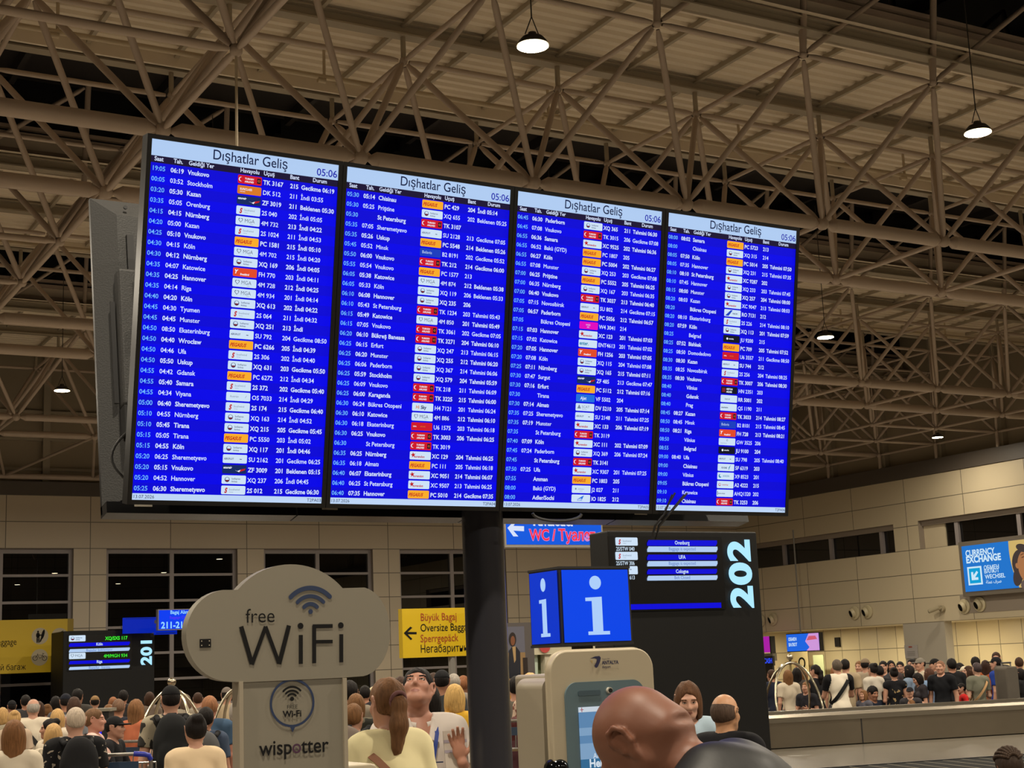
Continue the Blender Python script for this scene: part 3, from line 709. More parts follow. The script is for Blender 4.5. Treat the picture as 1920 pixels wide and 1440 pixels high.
# post and carrying frame
M_post = mat('post_graphite', (50, 50, 56), 0.24, metal=.35)
pc = on_y(909, 1100, 5.125); PX, PY = pc.x, pc.y
r = empty('display_post', (PX, PY, 0), 'thick dark grey round post carrying the flight board', 'post')
mb = MB(); f = Fr((PX, PY, 0), (1, 0, 0), (0, 0, 1), (0, -1, 0))
mb.lathe(f, [(.081, 0), (.081, 2.44)], M_post, 40); mb.build('tube', r, smooth=50)
mb = MB(); mb.lathe(f, [(.2, 0), (.2, .015), (.1, .02)], M_post, 40); mb.build('base_plate', r, smooth=40)
mb = MB(); mb.box(Fr((0, PY, 0), (1, 0, 0), (0, 0, 1), (0, -1, 0)), 1.6, 4.05, 2.62, 2.72, -.04, .04, M_black); mb.box(f, -.05, .05, 2.44, 3.3, -.04, .04, M_black)
for x in (1.75, 2.45, 3.15, 3.85):
    mb.box(Fr((x, PY, 0), (1, 0, 0), (0, 0, 1), (0, -1, 0)), -.02, .02, 2.62, 3.26, -.03, .03, M_black); mb.box(Fr((x, PY, 0), (1, 0, 0), (0, 0, 1), (0, -1, 0)), -.02, .02, 3.2, 3.26, -.22, .18, M_black)
mb.build('carrying_frame', r)
# ================================================================== signs, pillars, kiosk
def al(o): return Fr(o, (1, 0, 0), (0, 0, 1), (0, -1, 0))               # aligned with the hall, facing the camera side
M_white = mat('painted_white', (122, 116, 102), 0.55); M_ink = mat('print_black', (13, 12, 12), 0.7, spec=.2); M_navy = mat('print_navy', (28, 44, 76), 0.5)
# ---- free wifi stand
wy = at(545, 1250, 4.4).y; f = al((at(545, 1250, 4.4).x, wy, 0))
r = empty('wifi_stand', f.o, 'cloud-shaped white free WiFi stand with black lettering', 'sign')
def PXS(pts): return [f.px(x, y) for x, y in pts]
def cz(x, y): return 340 + x / 3.6, 1040 + y / 3.6                     # measured in a 3.6x crop
def arc(cx, cy, rx, ry, a0, a1, n=14): return [cz(cx + rx * math.cos(math.radians(a0 + (a1 - a0) * i / n)), cy + ry * math.sin(math.radians(a0 + (a1 - a0) * i / n))) for i in range(n + 1)]
out = arc(320, 545, 287, 310, 262, 92, 22) + [cz(415, 862), cz(1090, 830)] + arc(1200, 520, 210, 303, 82, -80, 22) + [cz(1092, 226)] + arc(740, 523, 458, 458, -40, -141, 20)[0:] + [cz(384, 238)]
mb = MB(); mb.prism(f, PXS(out), -.045, 0, M_white); mb.build('cloud_panel', r, smooth=40)
mb = MB(); a, b = f.px(*cz(400, 900)), f.px(*cz(1100, 900)); a2, b2 = f.px(*cz(415, 855)), f.px(*cz(1085, 832))
mb.prism(f, [(a[0], 0.02), (b[0], 0.02), (b[0], b2[1]), (a[0], a2[1])], -.05, -.004, M_white); mb.build('post_panel', r)
mb = MB(); M_chan = mat('edge_channel', (150, 140, 122), .4)
mb.box(f, a[0] - .006, a[0] + .006, .02, a2[1], -.055, .006, M_chan); mb.box(f, b[0] - .006, b[0] + .006, .02, b2[1], -.055, .006, M_chan); mb.build('edge_channel', r)
mb = MB(); mb.box(f, a[0] - .12, b[0] + .12, 0, .02, -.3, .25, M_chan); mb.build('foot_plate', r)
def band(mb, f, cx, cy, R, wdt, a0, a1, m, z=.002, n=16, squash=1.0):
    P = [(cx + R * math.cos(math.radians(a0 + (a1 - a0) * i / n)), cy + R * squash * math.sin(math.radians(a0 + (a1 - a0) * i / n))) for i in range(n + 1)]
    o = [(cx + (R + wdt / 2) * math.cos(math.radians(a0 + (a1 - a0) * i / n)), cy + (R + wdt / 2) * squash * math.sin(math.radians(a0 + (a1 - a0) * i / n))) for i in range(n + 1)]
    q = [(cx + (R - wdt / 2) * math.cos(math.radians(a0 + (a1 - a0) * i / n)), cy + (R - wdt / 2) * squash * math.sin(math.radians(a0 + (a1 - a0) * i / n))) for i in range(n + 1)]
    for i in range(n): mb.flat(f, [q[i], q[i + 1], o[i + 1], o[i]], z, m)
    if abs(a1 - a0) < 359:
        for k in (0, n): mb.flat(f, ring(*P[k], wdt / 2, None, 12), z + .0004, m)
mb = MB(); pxm = abs(f.px(*cz(1000, 500))[0] - f.px(*cz(0, 500))[0]) / 1000     # metres per crop pixel
c = f.px(*cz(871, 384)); mb.flat(f, ring(c[0], c[1], 16 * pxm), .002, M_navy)
for R, w, s in ((52, 26, 48), (106, 25, 47), (162, 30, 46)): band(mb, f, c[0], c[1] - 12 * pxm * (R / 52), R * pxm * 1.18, w * pxm, 90 - s, 90 + s, M_navy)
x, y = f.px(*cz(432, 460)); mb.text(f, 'free', 128 * pxm, x, y, M_ink, sx=.98, bold=-.004, z=.002)
def seg(p, q, w): 
    p, q = f.px(*cz(*p)), f.px(*cz(*q)); d = Vector((q[0] - p[0], q[1] - p[1])).normalized(); nn = Vector((-d.y, d.x)) * w * pxm / 2
    mb.flat(f, [(p[0] + nn.x, p[1] + nn.y), (p[0] - nn.x, p[1] - nn.y), (q[0] - nn.x, q[1] - nn.y), (q[0] + nn.x, q[1] + nn.y)], .002 + .0002 * random.random(), M_ink)
for p, q, w in (((402, 485), (475, 738), 30), ((475, 742), (568, 485), 26), ((566, 485), (658, 734), 26), ((658, 738), (725, 478), 30), ((805, 542), (805, 737), 28), ((895, 478), (895, 732), 28), ((885, 483), (1020, 481), 24), ((890, 588), (1020, 586), 22), ((1078, 537), (1078, 726), 28)): seg(p, q, w)
for x, y in ((803, 481), (1075, 477)): mb.flat(f, ring(*f.px(*cz(x, y)), 20 * pxm), .002, M_ink)
mb.build('cloud_lettering', r)
mb = MB(); f2 = f.off(0, 0, -.003); c = f.px(*cz(750, 1000))
band(mb, f2, c[0], c[1], 146 * pxm, 15 * pxm, 0, 360, M_navy, n=40); t = f.px(*cz(752, 1165)); mb.flat(f2, [(t[0] - 20 * pxm, t[1] + 6 * pxm), (t[0] + 20 * pxm, t[1] + 6 * pxm), (t[0], t[1] - 32 * pxm)], .0022, M_navy)
c = f.px(*cz(748, 973)); mb.flat(f2, ring(c[0], c[1], 14 * pxm), .002, M_ink)
for R, w in ((34, 12), (54, 12), (76, 13)): band(mb, f2, c[0], c[1] - 4 * pxm, R * pxm * 1.05, w * pxm, 43, 137, M_ink)
for tx, sz, yy, b in (('FREE', 36, 1040, -.008), ('Wi-Fi', 56, 1094, .03)): x, y = f.px(*cz(750, yy)); mb.text(f2, tx, sz * pxm, x, y, M_ink, 'CENTER', sx=1.0, bold=b, z=.002)
mb.build('bubble_print', r); mb = MB()
x, y = f.px(*cz(528, 1358)); mb.text(f2, 'wisp', 132 * pxm, x, y, M_ink, sx=.92, bold=.012, z=.002)
x, y = f.px(*cz(812, 1340)); mb.text(f2, 'tter', 132 * pxm, x, y, M_ink, sx=.92, bold=.012, z=.002)
c = f.px(*cz(780, 1308)); band(mb, f2, c[0], c[1], 24 * pxm, 12 * pxm, 0, 360, mat('print_plum', (66, 34, 60), .5), n=24)
for R in (5, 13): band(mb, f2, c[0] - 8 * pxm, c[1] - 8 * pxm, R * pxm, 4 * pxm, -10, 100, mat('print_plum', (66, 34, 60), .5), z=.0024, n=8)
mb.build('wordmark', r)
mb = MB(); p, q = f.px(*cz(123, 628)), f.px(*cz(199, 568)); mb.box(f, p[0], q[0], p[1], q[1], .0005, .002, M_ink)
pale = mat('sticker_pale', (186, 176, 156), .5)
for a_, b_ in ((.12, .2), (.12, .7), (.8, .2), (.8, .7)): mb.rect(f, p[0] + (q[0] - p[0]) * a_, p[0] + (q[0] - p[0]) * (a_ + .08), p[1] + (q[1] - p[1]) * b_, p[1] + (q[1] - p[1]) * (b_ + .12), .003, pale)
mb.build('sticker', r)
# ---- self service kiosk
kf = al(at(1130, 1300, 4.05)); kf = al((kf.o.x, kf.o.y, 0))
M_kio = mat('kiosk_cream', (172, 160, 136), .4); M_kin = mat('kiosk_slate', (88, 108, 116), .35); M_kio2 = mat('kiosk_beige', (150, 140, 120), .38)
r = empty('information_kiosk', kf.o, 'cream self-service kiosk with rounded top and blue touch screen', 'kiosk')
def kp(x, y): return kf.px(1000 + x / 6, 1200 + y / 6)                  # measured in a 6x crop
x0, x1 = kp(200, 600)[0], kp(1362, 500)[0]; yt = (kp(500, 118)[1] + kp(1100, 95)[1]) / 2
n = 10; rad = .055
mb = MB(); pts = [(x0, .05), (x1, .05)] + [(x1 - rad + rad * math.cos(math.radians(90 * i / n)), yt - rad + rad * math.sin(math.radians(90 * i / n))) for i in range(n + 1)] + [(x0 + rad - rad * math.sin(math.radians(90 * i / n)), yt - rad + rad * math.cos(math.radians(90 * i / n))) for i in range(n + 1)]
mb.prism(kf, pts, -.022, 0, M_kio); mb.build('front_panel', r, smooth=40, bevel=.004)
xi0, xi1 = kp(350, 700)[0], kp(1235, 560)[0]; yi = (kp(480, 478)[1] + kp(1150, 440)[1]) / 2; ri = .038
mb = MB(); pts = [(xi0, .75), (xi1, .75)] + [(xi1 - ri + ri * math.cos(math.radians(90 * i / n)), yi - ri + ri * math.sin(math.radians(90 * i / n))) for i in range(n + 1)] + [(xi0 + ri - ri * math.sin(math.radians(90 * i / n)), yi - ri + ri * math.cos(math.radians(90 * i / n))) for i in range(n + 1)]
mb.prism(kf, pts, 0, .006, M_kin); mb.build('inset_panel', r, smooth=40)
mb = MB(); xs0 = kp(494, 900)[0]; ys = kp(494, 758)[1]; xs1 = xi1 - (xs0 - xi0); yh = kp(500, 815)[1]
k_sky = glow('kiosk_sky', (96, 138, 180), .9); k_sky2 = glow('kiosk_sky_pale', (130, 165, 200), .9); k_sea = glow('kiosk_sea', (52, 108, 150), .9); k_head = glow('kiosk_header', (206, 216, 226), .9); k_tx = glow('kiosk_text', (216, 228, 238), .95)
z = .008; mb.rect(kf, xs0, xs1, yh, ys, z, k_head); yz = kp(530, 1345)[1]
for i in range(6): mb.rect(kf, xs0, xs1, yz + (yh - yz) * i / 6, yz + (yh - yz) * (i + 1) / 6, z, (k_sky2, k_sky2, k_sky, k_sky2, k_sky, k_sky)[i])
mb.rect(kf, xs0, xs1, .86, yz, z, k_sea); mb.build('touch_screen', r)
mb = MB(); u6 = abs(kp(600, 900)[0] - kp(0, 900)[0]) / 600
x, y = kp(690, 1265); mb.text(kf, 'Welcome to', 70 * u6, x, y, k_tx, z=z + .001, sx=.95)
x, y = kp(655, 1330); mb.text(kf, 'Antalya Airport', 70 * u6, x, y, k_tx, z=z + .001, sx=.95)
x, y = kp(612, 1432); mb.text(kf, 'Help Kiosk', 108 * u6, x, y, k_tx, z=z + .001, sx=.95, bold=.03)
c = kp(525, 785); kr = glow('kiosk_flag', (170, 70, 80), .8); mb.rect(kf, c[0] - 20 * u6, c[0] + 20 * u6, c[1] - 3 * u6, c[1] + 3 * u6, z + .001, kr); mb.rect(kf, c[0] - 4 * u6, c[0] + 4 * u6, c[1] - 22 * u6, c[1] + 22 * u6, z + .001, kr)
mb.build('screen_lettering', r)
mb = MB(); c = kp(833, 567); mb.tube(kf.p(c[0], c[1], .006), kf.p(c[0], c[1], .014), 30 * u6, mat('lens_ring', (190, 184, 170), .3), 20); mb.tube(kf.p(c[0] + 2 * u6, c[1] - 1 * u6, .014), kf.p(c[0] + 2 * u6, c[1], .016), 22 * u6, M_ink, 20); mb.build('camera_lens', r)
mb = MB(); a, b = kp(490, 632), kp(738, 560); mb.prism(kf, rrect(a[0], b[0], a[1], b[1], .004, 3), .006, .008, mat('kiosk_slate_dark', (62, 80, 90), .4)); mb.build('speaker_grille', r)
mb = MB(); M_gold = mat('print_sand', (170, 146, 98), .5); M_dn = mat('print_deepnavy', (26, 26, 66), .5)
mb.flat(kf, [kp(*q) for q in ((636, 208), (690, 185), (740, 180), (755, 200), (748, 240), (722, 300), (706, 314), (690, 306), (684, 290), (705, 250), (712, 218), (690, 206))], .002, M_dn); mb.flat(kf, [kp(*q) for q in ((634, 226), (664, 232), (662, 268))], .002, M_gold)
for t, sz, yy, b in (('Fraport TAV', 20, 222, 0), ('ANTALYA', 50, 275, .03), ('Airport', 38, 318, .01)): x, y = kp(770, yy); mb.text(kf, t, sz * u6, x, y, M_dn, sx=.86, bold=b, z=.002)
mb.build('logo', r)
mb = MB(); xa, xb = kp(70, 800)[0], kp(210, 800)[0]; yr = kp(150, 425)[1]; g = kf.off(0, 0, -.10)
xa = g.px(1000 + 68 / 6, 1340)[0]; xb = x0 + .10; yr = g.px(1030, 1271)[1]
pts = [(xa, .05), (xb, .05), (xb, yr)] + [(xa + .03 - .03 * math.sin(math.radians(90 * i / 6)), yr - .03 + .03 * math.cos(math.radians(90 * i / 6))) for i in range(7)]
mb.prism(g, pts, -.12, .02, M_kio2); mb.build('rear_cabinet', r, smooth=40)
mb = MB(); c = g.px(1000 + 163 / 6, 1200 + 1142 / 6); mb.tube(g.p(c[0], c[1], .02), g.p(c[0], c[1], .026), .0075, mat('lock_steel', (190, 182, 168), .25, metal=.8), 14); mb.tube(g.p(c[0], c[1], .026), g.p(c[0], c[1], .028), .004, M_ink, 10); mb.build('lock', r)
mb = MB(); c = g.px(1014, 1438); q = g.p(c[0], c[1], .08); mb.ball(q, .034, mat('dome_black', (10, 10, 11), .08), 20, 1, 1, .85); mb.box(g, c[0] - .035, c[0] + .045, c[1] - .05, c[1] - .012, .02, .12, M_black); mb.build('dome_camera', r, smooth=50)
mb = MB(); mb.box(kf, xa + .02, x1 - .02, 0, .05, -.3, .15, mat('kiosk_base', (70, 70, 70), .5)); mb.box(kf, x0 + .06, x1 - .05, .05, yt - .06, -.3, -.022, M_kio2); mb.build('body', r, bevel=.01)
# ---- counter whose top edge shows beside the wifi stand
cf = al(at(690, 1436, 5.2)); z1 = on_y(690, 1432, cf.o.y).z; cf = al((cf.o.x, cf.o.y, 0))
r = empty('service_counter', cf.o, 'white rounded counter top edge low beside the wifi stand', 'counter')
xL, xRr = on_y(615, 1434, cf.o.y).x - cf.o.x + .3, on_y(711, 1434, cf.o.y).x - cf.o.x
mb = MB(); mb.prism(cf, [(xL - .3, z1 - .1), (xRr, z1 - .1), (xRr, z1 - .03), (xRr - .012, z1 - .006), (xRr - .03, z1), (xL - .3, z1)], -.4, 0, M_kio); mb.build('counter_top', r, bevel=.006)
mb = MB(); mb.box(cf, xL - .28, xRr - .03, 0, z1 - .1, -.38, -.03, M_kio2); mb.build('counter_body', r)
# ---- lit information cube on a post
B_I = glow('sign_blue', (0, 70, 236), .95); B_I2 = glow('sign_blue_dim', (0, 56, 214), .85); W_I = glow('sign_ice', (172, 206, 250), 1.0)
iy = at(1118, 1140, 7.6).y; i0 = on_y(1051, 1140, iy); i1 = on_y(1183, 1140, iy); zt = (on_y(1055, 1065, iy).z + on_y(1178, 1063, iy).z) / 2; zb = (on_y(1060, 1209, iy).z + on_y(1183, 1206, iy).z) / 2
wI = i1.x - i0.x; f = al((i0.x, iy, zb)); hI = zt - zb
lf = on_x(994, 1140, i0.x); dI = abs(lf.y - iy)
r = empty('information_sign', ((i0.x + i1.x) / 2, iy + dI / 2, 0), 'lit blue information cube with a white letter i on its sides', 'sign')
mb = MB(); mb.box(f, 0, wI, 0, hI, -dI, 0, M_black); e = .009
for z_ in (0, hI): mb.box(f, -.004, wI + .004, z_ - .006, z_ + .006, -dI - .004, .004, M_black)
mb.box(f, wI / 2 - .04, wI / 2 + .04, -zb + .03, 0, -dI / 2 - .04, -dI / 2 + .04, M_black); mb.box(f, wI / 2 - .25, wI / 2 + .25, -zb, -zb + .03, -dI / 2 - .25, -dI / 2 + .25, M_black); mb.build('case_and_post', r)
fl = Fr((i0.x, iy + dI, zb), (0, -1, 0), (0, 0, 1), (-1, 0, 0))
for fr_, w_, bm in ((f, wI, B_I), (fl, dI, B_I2)):
    mb = MB(); mb.rect(fr_, .012, w_ - .012, .012, hI - .012, .0045, bm); mb.build('lit_face', r)
    mb = MB(); k = w_ / 385
    def q(x, y): return (x * k, hI - y * hI / 425)
    mb.flat(fr_, [q(190 + 32 * math.cos(t), 85 + 38 * math.sin(t)) for t in [2 * math.pi * i / 28 for i in range(28)]], .006, W_I)
    mb.flat(fr_, [q(*p) for p in ((132, 168), (222, 164), (222, 355), (258, 355), (258, 374), (140, 374), (140, 355), (166, 355), (166, 187), (132, 187))], .006, W_I)
    mb.build('letter_i', r)
# ---- belt pillars 202 and 201
M_pil = mat('pillar_black', (13, 13, 13), 0.5, spec=.25); B_BAR = glow('bar_blue', (0, 0, 214)); B_PALE = glow('bar_pale', (176, 204, 240)); B_TXT = glow('bar_text', (80, 110, 190)); B_WT = glow('pillar_white', (206, 226, 244)); B_NUM = glow('belt_number', (166, 222, 250), 1.15); B_GRN = glow('pillar_green', (60, 240, 50))
def slant(mb, f, x0, x1, y0, y1, m, s=.35):
    h = y1 - y0; mb.flat(f, [(x0, y0), (x1 - h * s, y0), (x1, y0 + h * .5), (x1, y1), (x0 + h * s, y1), (x0, y0 + h * .45)], .03, m)
def pillar(name, f, w, h, depth, label, rows, number, number_pos, screen):
    r = empty(name, f.o, label, 'sign pillar', 'baggage belt pillars')
    mb = MB(); mb.box(f, 0, w, 0, h, -depth, 0, M_pil); mb.build('body', r, bevel=.02)
    mb = MB(); x0, x1, y0, y1 = screen; mb.box(f, x0, x1, y0, y1, -.02, .02, mat('pillar_screen', (8, 8, 9), .25)); mb.build('screen', r)
    mb = MB()
    for a in rows:
        if a[0] == 'bar': slant(mb, f, *a[1:5], (B_BAR, B_PALE)[a[5]])
        elif a[0] == 'rect': mb.rect(f, *a[1:5], .028, a[5])
        elif a[0] == 'logo': logo_tile(mb, f.off(a[1], a[2], .028), a[3], a[4], a[5])
        else: mb.text(f, a[1], a[2], a[3], a[4], a[5], a[6], sx=a[7], bold=a[8], z=.034)
    mb.build('screen_lettering', r)
    mb = MB(); s, x, y = number_pos; mb.text(f, number, s, x, y, B_NUM, rot=90, bold=.045, sx=1.12, z=.03); mb.build('belt_number', r)
    return r
ZF = .45; y2 = on_z(1448, 1418, ZF).y; a = on_y(1140, 992, y2); b = on_y(1418, 1000, y2); bx = on_z(1448, 1418, ZF).x
h2 = (a.z + b.z) / 2 - ZF; f = al((a.x, y2, ZF)); w2 = bx - a.x
def P2(x, y): X, Y = f.px(1120 + x / 6, 985 + y / 6); return X, Y
side = on_x(1104, 1000, a.x).y - y2
rows = []
def bar(p, q, kind): (xa, ya), (xb, yb_) = P2(*p), P2(*q); rows.append(('bar', xa, xb, min(ya, yb_), max(ya, yb_), kind))
u = abs(P2(600, 300)[0] - P2(0, 300)[0]) / 600
for (ya, yb_), t1, t2 in (((172, 302), 'Orenburg', 'Baggage is expected'), ((332, 464), 'UFA', 'Baggage is expected'), ((492, 624), 'Cologne', 'Belt Closed')):
    m = (ya + yb_) / 2 + 1; bar((545, m - 6), (1330, ya), 0); bar((547, yb_), (1336, m + 4), 1)
    x, y = P2(938, m - 20); rows.append(('text', t1, 50 * u, x, y, B_WT, 'CENTER', .86, .02)); x, y = P2(940, yb_ - 18); rows.append(('text', t2, 44 * u, x, y, B_TXT, 'CENTER', .9, .0))
for ya, k, t in ((150, '2S', '2S/STW 040'), (312, '2S', '2S/STW 306'), (474, 'XQ', 'XQ/SXS 613')):
    x, y = P2(192, ya + 80); rows.append(('logo', x, y, 250 * u, 76 * u, k)); x, y = P2(196, ya + 138); rows.append(('text', t, 52 * u, x, y, B_WT, 'LEFT', .78, .01))
(xa, ya), (xb, yb_) = P2(180, 955), P2(1378, 870); rows.append(('rect', xa, xb, ya, yb_, B_BAR))
nx, ny = P2(1735, 925); sx0, sy0 = P2(165, 975); sx1, sy1 = P2(1385, 130)
pillar('belt_pillar', f, w2, h2, abs(side), 'tall black baggage belt pillar numbered 202', rows, '202', (366 * u, nx, ny), (sx0, sx1, sy0, sy1))
f = al((0, at(200, 1250, 47.5).y, 0)); a = on_y(114, 1183, f.o.y); b = on_y(290, 1180, f.o.y); f = al((on_y(118, 1240, f.o.y).x, f.o.y, 0)); h1 = (a.z + b.z) / 2; w1 = b.x - f.o.x
def P1(x, y): return f.px(x / 6.4, 1120 + y / 6.4)
u = abs(P1(600, 600)[0] - P1(0, 600)[0]) / 600; rows = []
for y0_, lg, t0, t1, t2 in ((455, 'XQ', 'XQ/SXS 117', 'Köln', 'Bagajlar bekleniyor'), (665, '4M', '4M/MGH 934', 'Riga', 'Bagajlar banttta'[:9] + ' bantta')):
    x, y = P1(825, y0_ + 78); rows.append(('logo', x, y, 205 * u, 76 * u, lg)); x, y = P1(1525, y0_ + 50); rows.append(('text', t0, 60 * u, x, y, B_GRN, 'RIGHT', .9, .03))
    (xa, ya), (xb, yb_) = P1(825, y0_ + 140), P1(1555, y0_ + 76); rows.append(('bar', xa, xb, ya, yb_, 0)); (xa, ya), (xb, yb_) = P1(825, y0_ + 208), P1(1555, y0_ + 146); rows.append(('bar', xa, xb, ya, yb_, 1))
    x, y = P1(1190, y0_ + 122); rows.append(('text', t1, 50 * u, x, y, B_WT, 'CENTER', .86, .02)); x, y = P1(1190, y0_ + 190); rows.append(('text', t2, 46 * u, x, y, B_TXT, 'CENTER', .95, 0))
nx, ny = P1(1812, 808); sx0, sy0 = P1(805, 890); sx1, sy1 = P1(1580, 435)
pillar('belt_pillar', f, w1, h1, 1.6, 'black baggage belt pillar numbered 201 beside the yellow bicycle sign', rows, '201', (190 * u, nx, ny), (sx0, sx1, sy0, sy1))
# ---- hanging and standing signs
M_yel = mat('sign_yellow', (196, 164, 12), .45); M_yel2 = mat('sign_yellow_edge', (140, 116, 8), .5); M_pr = mat('print_red', (150, 52, 22), .5); M_disc = mat('sign_disc', (170, 158, 130), .5); M_gal = mat('sign_steel', (120, 116, 110), .4)
def rod(mb, f, x, y0, top): mb.tube(f.p(x, y0, -.05), (f.p(x, y0, -.05).x, f.p(x, y0, -.05).y, top), .02, M_gal, 8)
def flat_sign(name, px0, px1, d, label, m, draw, thick=.12, posts=False, arm=0.0):
    (xa, ya), (xb, yb_) = px0, px1
    Y = -d if d < 0 else at((xa + xb) / 2, (ya + yb_) / 2, d).y; A_, B_ = on_y(xa, ya, Y), on_y(xb, yb_, Y)
    f = al((A_.x, Y, min(A_.z, B_.z))); w, h = B_.x - A_.x, abs(A_.z - B_.z)
    r = empty(name, (A_.x, Y, 0 if posts else min(A_.z, B_.z)), label, 'sign'); mb = MB(); mb.box(f, 0, w, 0, h, -thick, 0, m); mb.build('board', r)
    mb = MB(); draw(mb, f, w, h); mb.build('lettering', r)
    if arm: mb = MB(); mb.box(f, -arm if arm > 0 else -.1, w * .6, h * .35, h * .5, -thick - .12, -thick, M_gal); mb.build('bracket', r)
    elif posts:
        for x in ((w * .30,) if w > 3 else (w * .5, w * .85)): mb = MB(); mb.tube((f.o.x + x, Y + .06, 0), (f.o.x + x, Y + .06, f.o.z + .1), .05, M_gal, 10); mb.build('post', r)
    else: mb = MB(); [mb.tube((f.o.x + x, Y + .06, f.o.z + h), (f.o.x + x, Y + .06, ZL), .02, M_gal, 8) for x in (w * .15, w * .85)]; mb.build('hanger', r)
    return f, w, h
def d_over(mb, f, w, h):
    for t, y, m in (('Büyük Bagaj', 1057, M_pr), ('Oversize Baggage', 1083, M_ink), ('Sperrgepäck', 1104, M_pr), ('Негабаритный багаж', 1124, M_ink)):
        yy = {1057: 1163, 1083: 1183, 1104: 1203, 1124: 1223}[y]; x, yv = f.px(788, yy + 1); mb.text(f, t, h * .222, x, yv, m, sx=.80, z=.004)
    p = [f.px(*q) for q in ((757, 1187), (769, 1175), (773, 1177), (764, 1185), (781, 1185), (781, 1189), (764, 1189), (773, 1198), (770, 1200))]; mb.flat(f, p, .004, M_ink)
flat_sign('oversize_sign', (756, 1234), (938, 1138), 21, 'yellow oversize baggage sign with an arrow beside the dark post', M_yel, d_over, posts=True)
def d_big(mb, f, w, h):
    def g(x, y): return f.px(x / 6.4, 1120 + y / 6.4)
    k = abs(g(100, 500)[0] - g(0, 500)[0]) / 100
    mb.rect(f, w - 10 * k * 7.5, w, 0, h, .003, M_yel2)
    x, y = g(200, 568); mb.text(f, 'Oversize Baggage', 112 * k, x, y, M_ink, 'RIGHT', sx=.78, z=.004); x, y = g(312, 866); mb.text(f, 'Негабаритный багаж', 100 * k, x, y, M_ink, 'RIGHT', sx=.82, z=.004)
    for cx, cy in ((480, 465), (715, 465), (475, 720), (715, 715)): c = g(cx, cy); mb.flat(f, ring(c[0], c[1], 103 * k), .004, M_disc)
    def e(cx, cy, rx, ry, rot=0): c = g(cx, cy); R = math.radians(rot); mb.flat(f, [(c[0] + (rx * math.cos(t) * math.cos(R) - ry * math.sin(t) * math.sin(R)) * k, c[1] + (rx * math.cos(t) * math.sin(R) + ry * math.sin(t) * math.cos(R)) * k) for t in [2 * math.pi * i / 18 for i in range(18)]], .006, M_ink)
    e(456, 412, 12, 13); e(455, 455, 24, 34); e(446, 510, 9, 42); e(466, 510, 9, 42); e(515, 445, 18, 62, -14); e(490, 510, 10, 32, -20); e(480, 455, 26, 7, 10)
    for cx in (421, 533): c = g(cx, 730); band(mb, f, c[0], c[1], 28 * k, 6 * k, 0, 360, M_ink, .006, 20)
    def ln(p, q, t=5): a, b = g(*p), g(*q); dd = Vector((b[0] - a[0], b[1] - a[1])).normalized(); nn = Vector((-dd.y, dd.x)) * t * k / 2; mb.flat(f, [(a[0] + nn.x, a[1] + nn.y), (a[0] - nn.x, a[1] - nn.y), (b[0] - nn.x, b[1] - nn.y), (b[0] + nn.x, b[1] + nn.y)], .0062, M_ink)
    for p, q in (((421, 730), (448, 690)), ((448, 690), (510, 695)), ((510, 695), (533, 730)), ((510, 695), (480, 735)), ((480, 735), (448, 690)), ((448, 690), (455, 672)), ((510, 695), (520, 672)), ((505, 672), (530, 676))): ln(p, q)
    e(700, 700, 34, 12); e(700, 735, 10, 26); c = g(690, 752); band(mb, f, c[0], c[1], 16 * k, 5 * k, 0, 360, M_ink, .006, 16); e(715, 470, 26, 46, 10); ln((700, 430), (760, 400), 7)
flat_sign('oversize_pictogram_sign', (-140, 1269), (138, 1160), -51.4, 'big yellow oversize baggage sign with round surfboard and bicycle pictograms', M_yel, d_big, posts=True)
B_WC = glow('wc_blue', (0, 92, 232), .9); B_WCW = glow('wc_white', (214, 226, 250)); B_WCR = glow('wc_red', (250, 40, 70)); B_WCP = glow('wc_pink', (236, 150, 220), .8)
def d_wc(mb, f, w, h):
    def g(x, y): return f.px(930 + x / 7.2, 960 + y / 7.2)
    k = abs(g(100, 200)[0] - g(0, 200)[0]) / 100
    mb.rect(f, .04, w - .04, .06, h - .04, .004, B_WC)
    mb.flat(f, [g(*p) for p in ((152, 215), (262, 105), (298, 105), (232, 188), (376, 192), (376, 260), (232, 252), (300, 330), (232, 330))], .008, B_WCW)
    x, y = g(470, 178); mb.text(f, 'Tuvaletler', 175 * k, x, y, B_WCW, sx=.86, bold=.045, z=.008)
    x, y = g(455, 380); mb.text(f, 'WC / Туалет', 185 * k, x, y, B_WCP, sx=.84, bold=.05, z=.007); mb.text(f, 'WC / Туалет', 185 * k, x, y, B_WCR, sx=.84, bold=.015, z=.009)
flat_sign('toilets_sign', (947, 1026), (1128, 958), 34, 'lit blue toilets sign with white arrow and red WC lettering', M_gal, d_wc, .2)
B_BG = glow('bagaj_blue', (0, 60, 240)); B_BGT = glow('bagaj_text', (150, 214, 255)); B_BGM = glow('bagaj_magenta', (90, 40, 250))
def d_211(mb, f, w, h):
    mb.rect(f, .03, w - .03, .03, h - .03, .004, B_BG); k = h / 300
    mb.text(f, 'Bagaj Alım', 72 * k, w / 2, h - 70 * k, B_BGT, 'CENTER', sx=.9, bold=.02, z=.008); mb.text(f, 'Baggage Claim', 56 * k, w / 2, h - 138 * k, B_BGM, 'CENTER', sx=.9, z=.008); mb.text(f, '211-215', 128 * k, .10, h - 272 * k, B_BGT, sx=.92, bold=.03, z=.008)
flat_sign('belt_range_sign', (296, 1182), (376, 1141), 47.3, 'lit blue 211-215 baggage belts sign partly behind the cloud stand', M_gal, d_211, .2, arm=.02)
B_DIM = glow('dim_blue', (2, 34, 170))
flat_sign('blank_sign', (232, 1188), (294, 1157), 47.8, 'plain dark blue sign panel above the 201 pillar', B_DIM, lambda mb, f, w, h: mb.rect(f, .05, w - .05, h * .92, h * .95, .01, S_NAVY), .15, arm=.02)
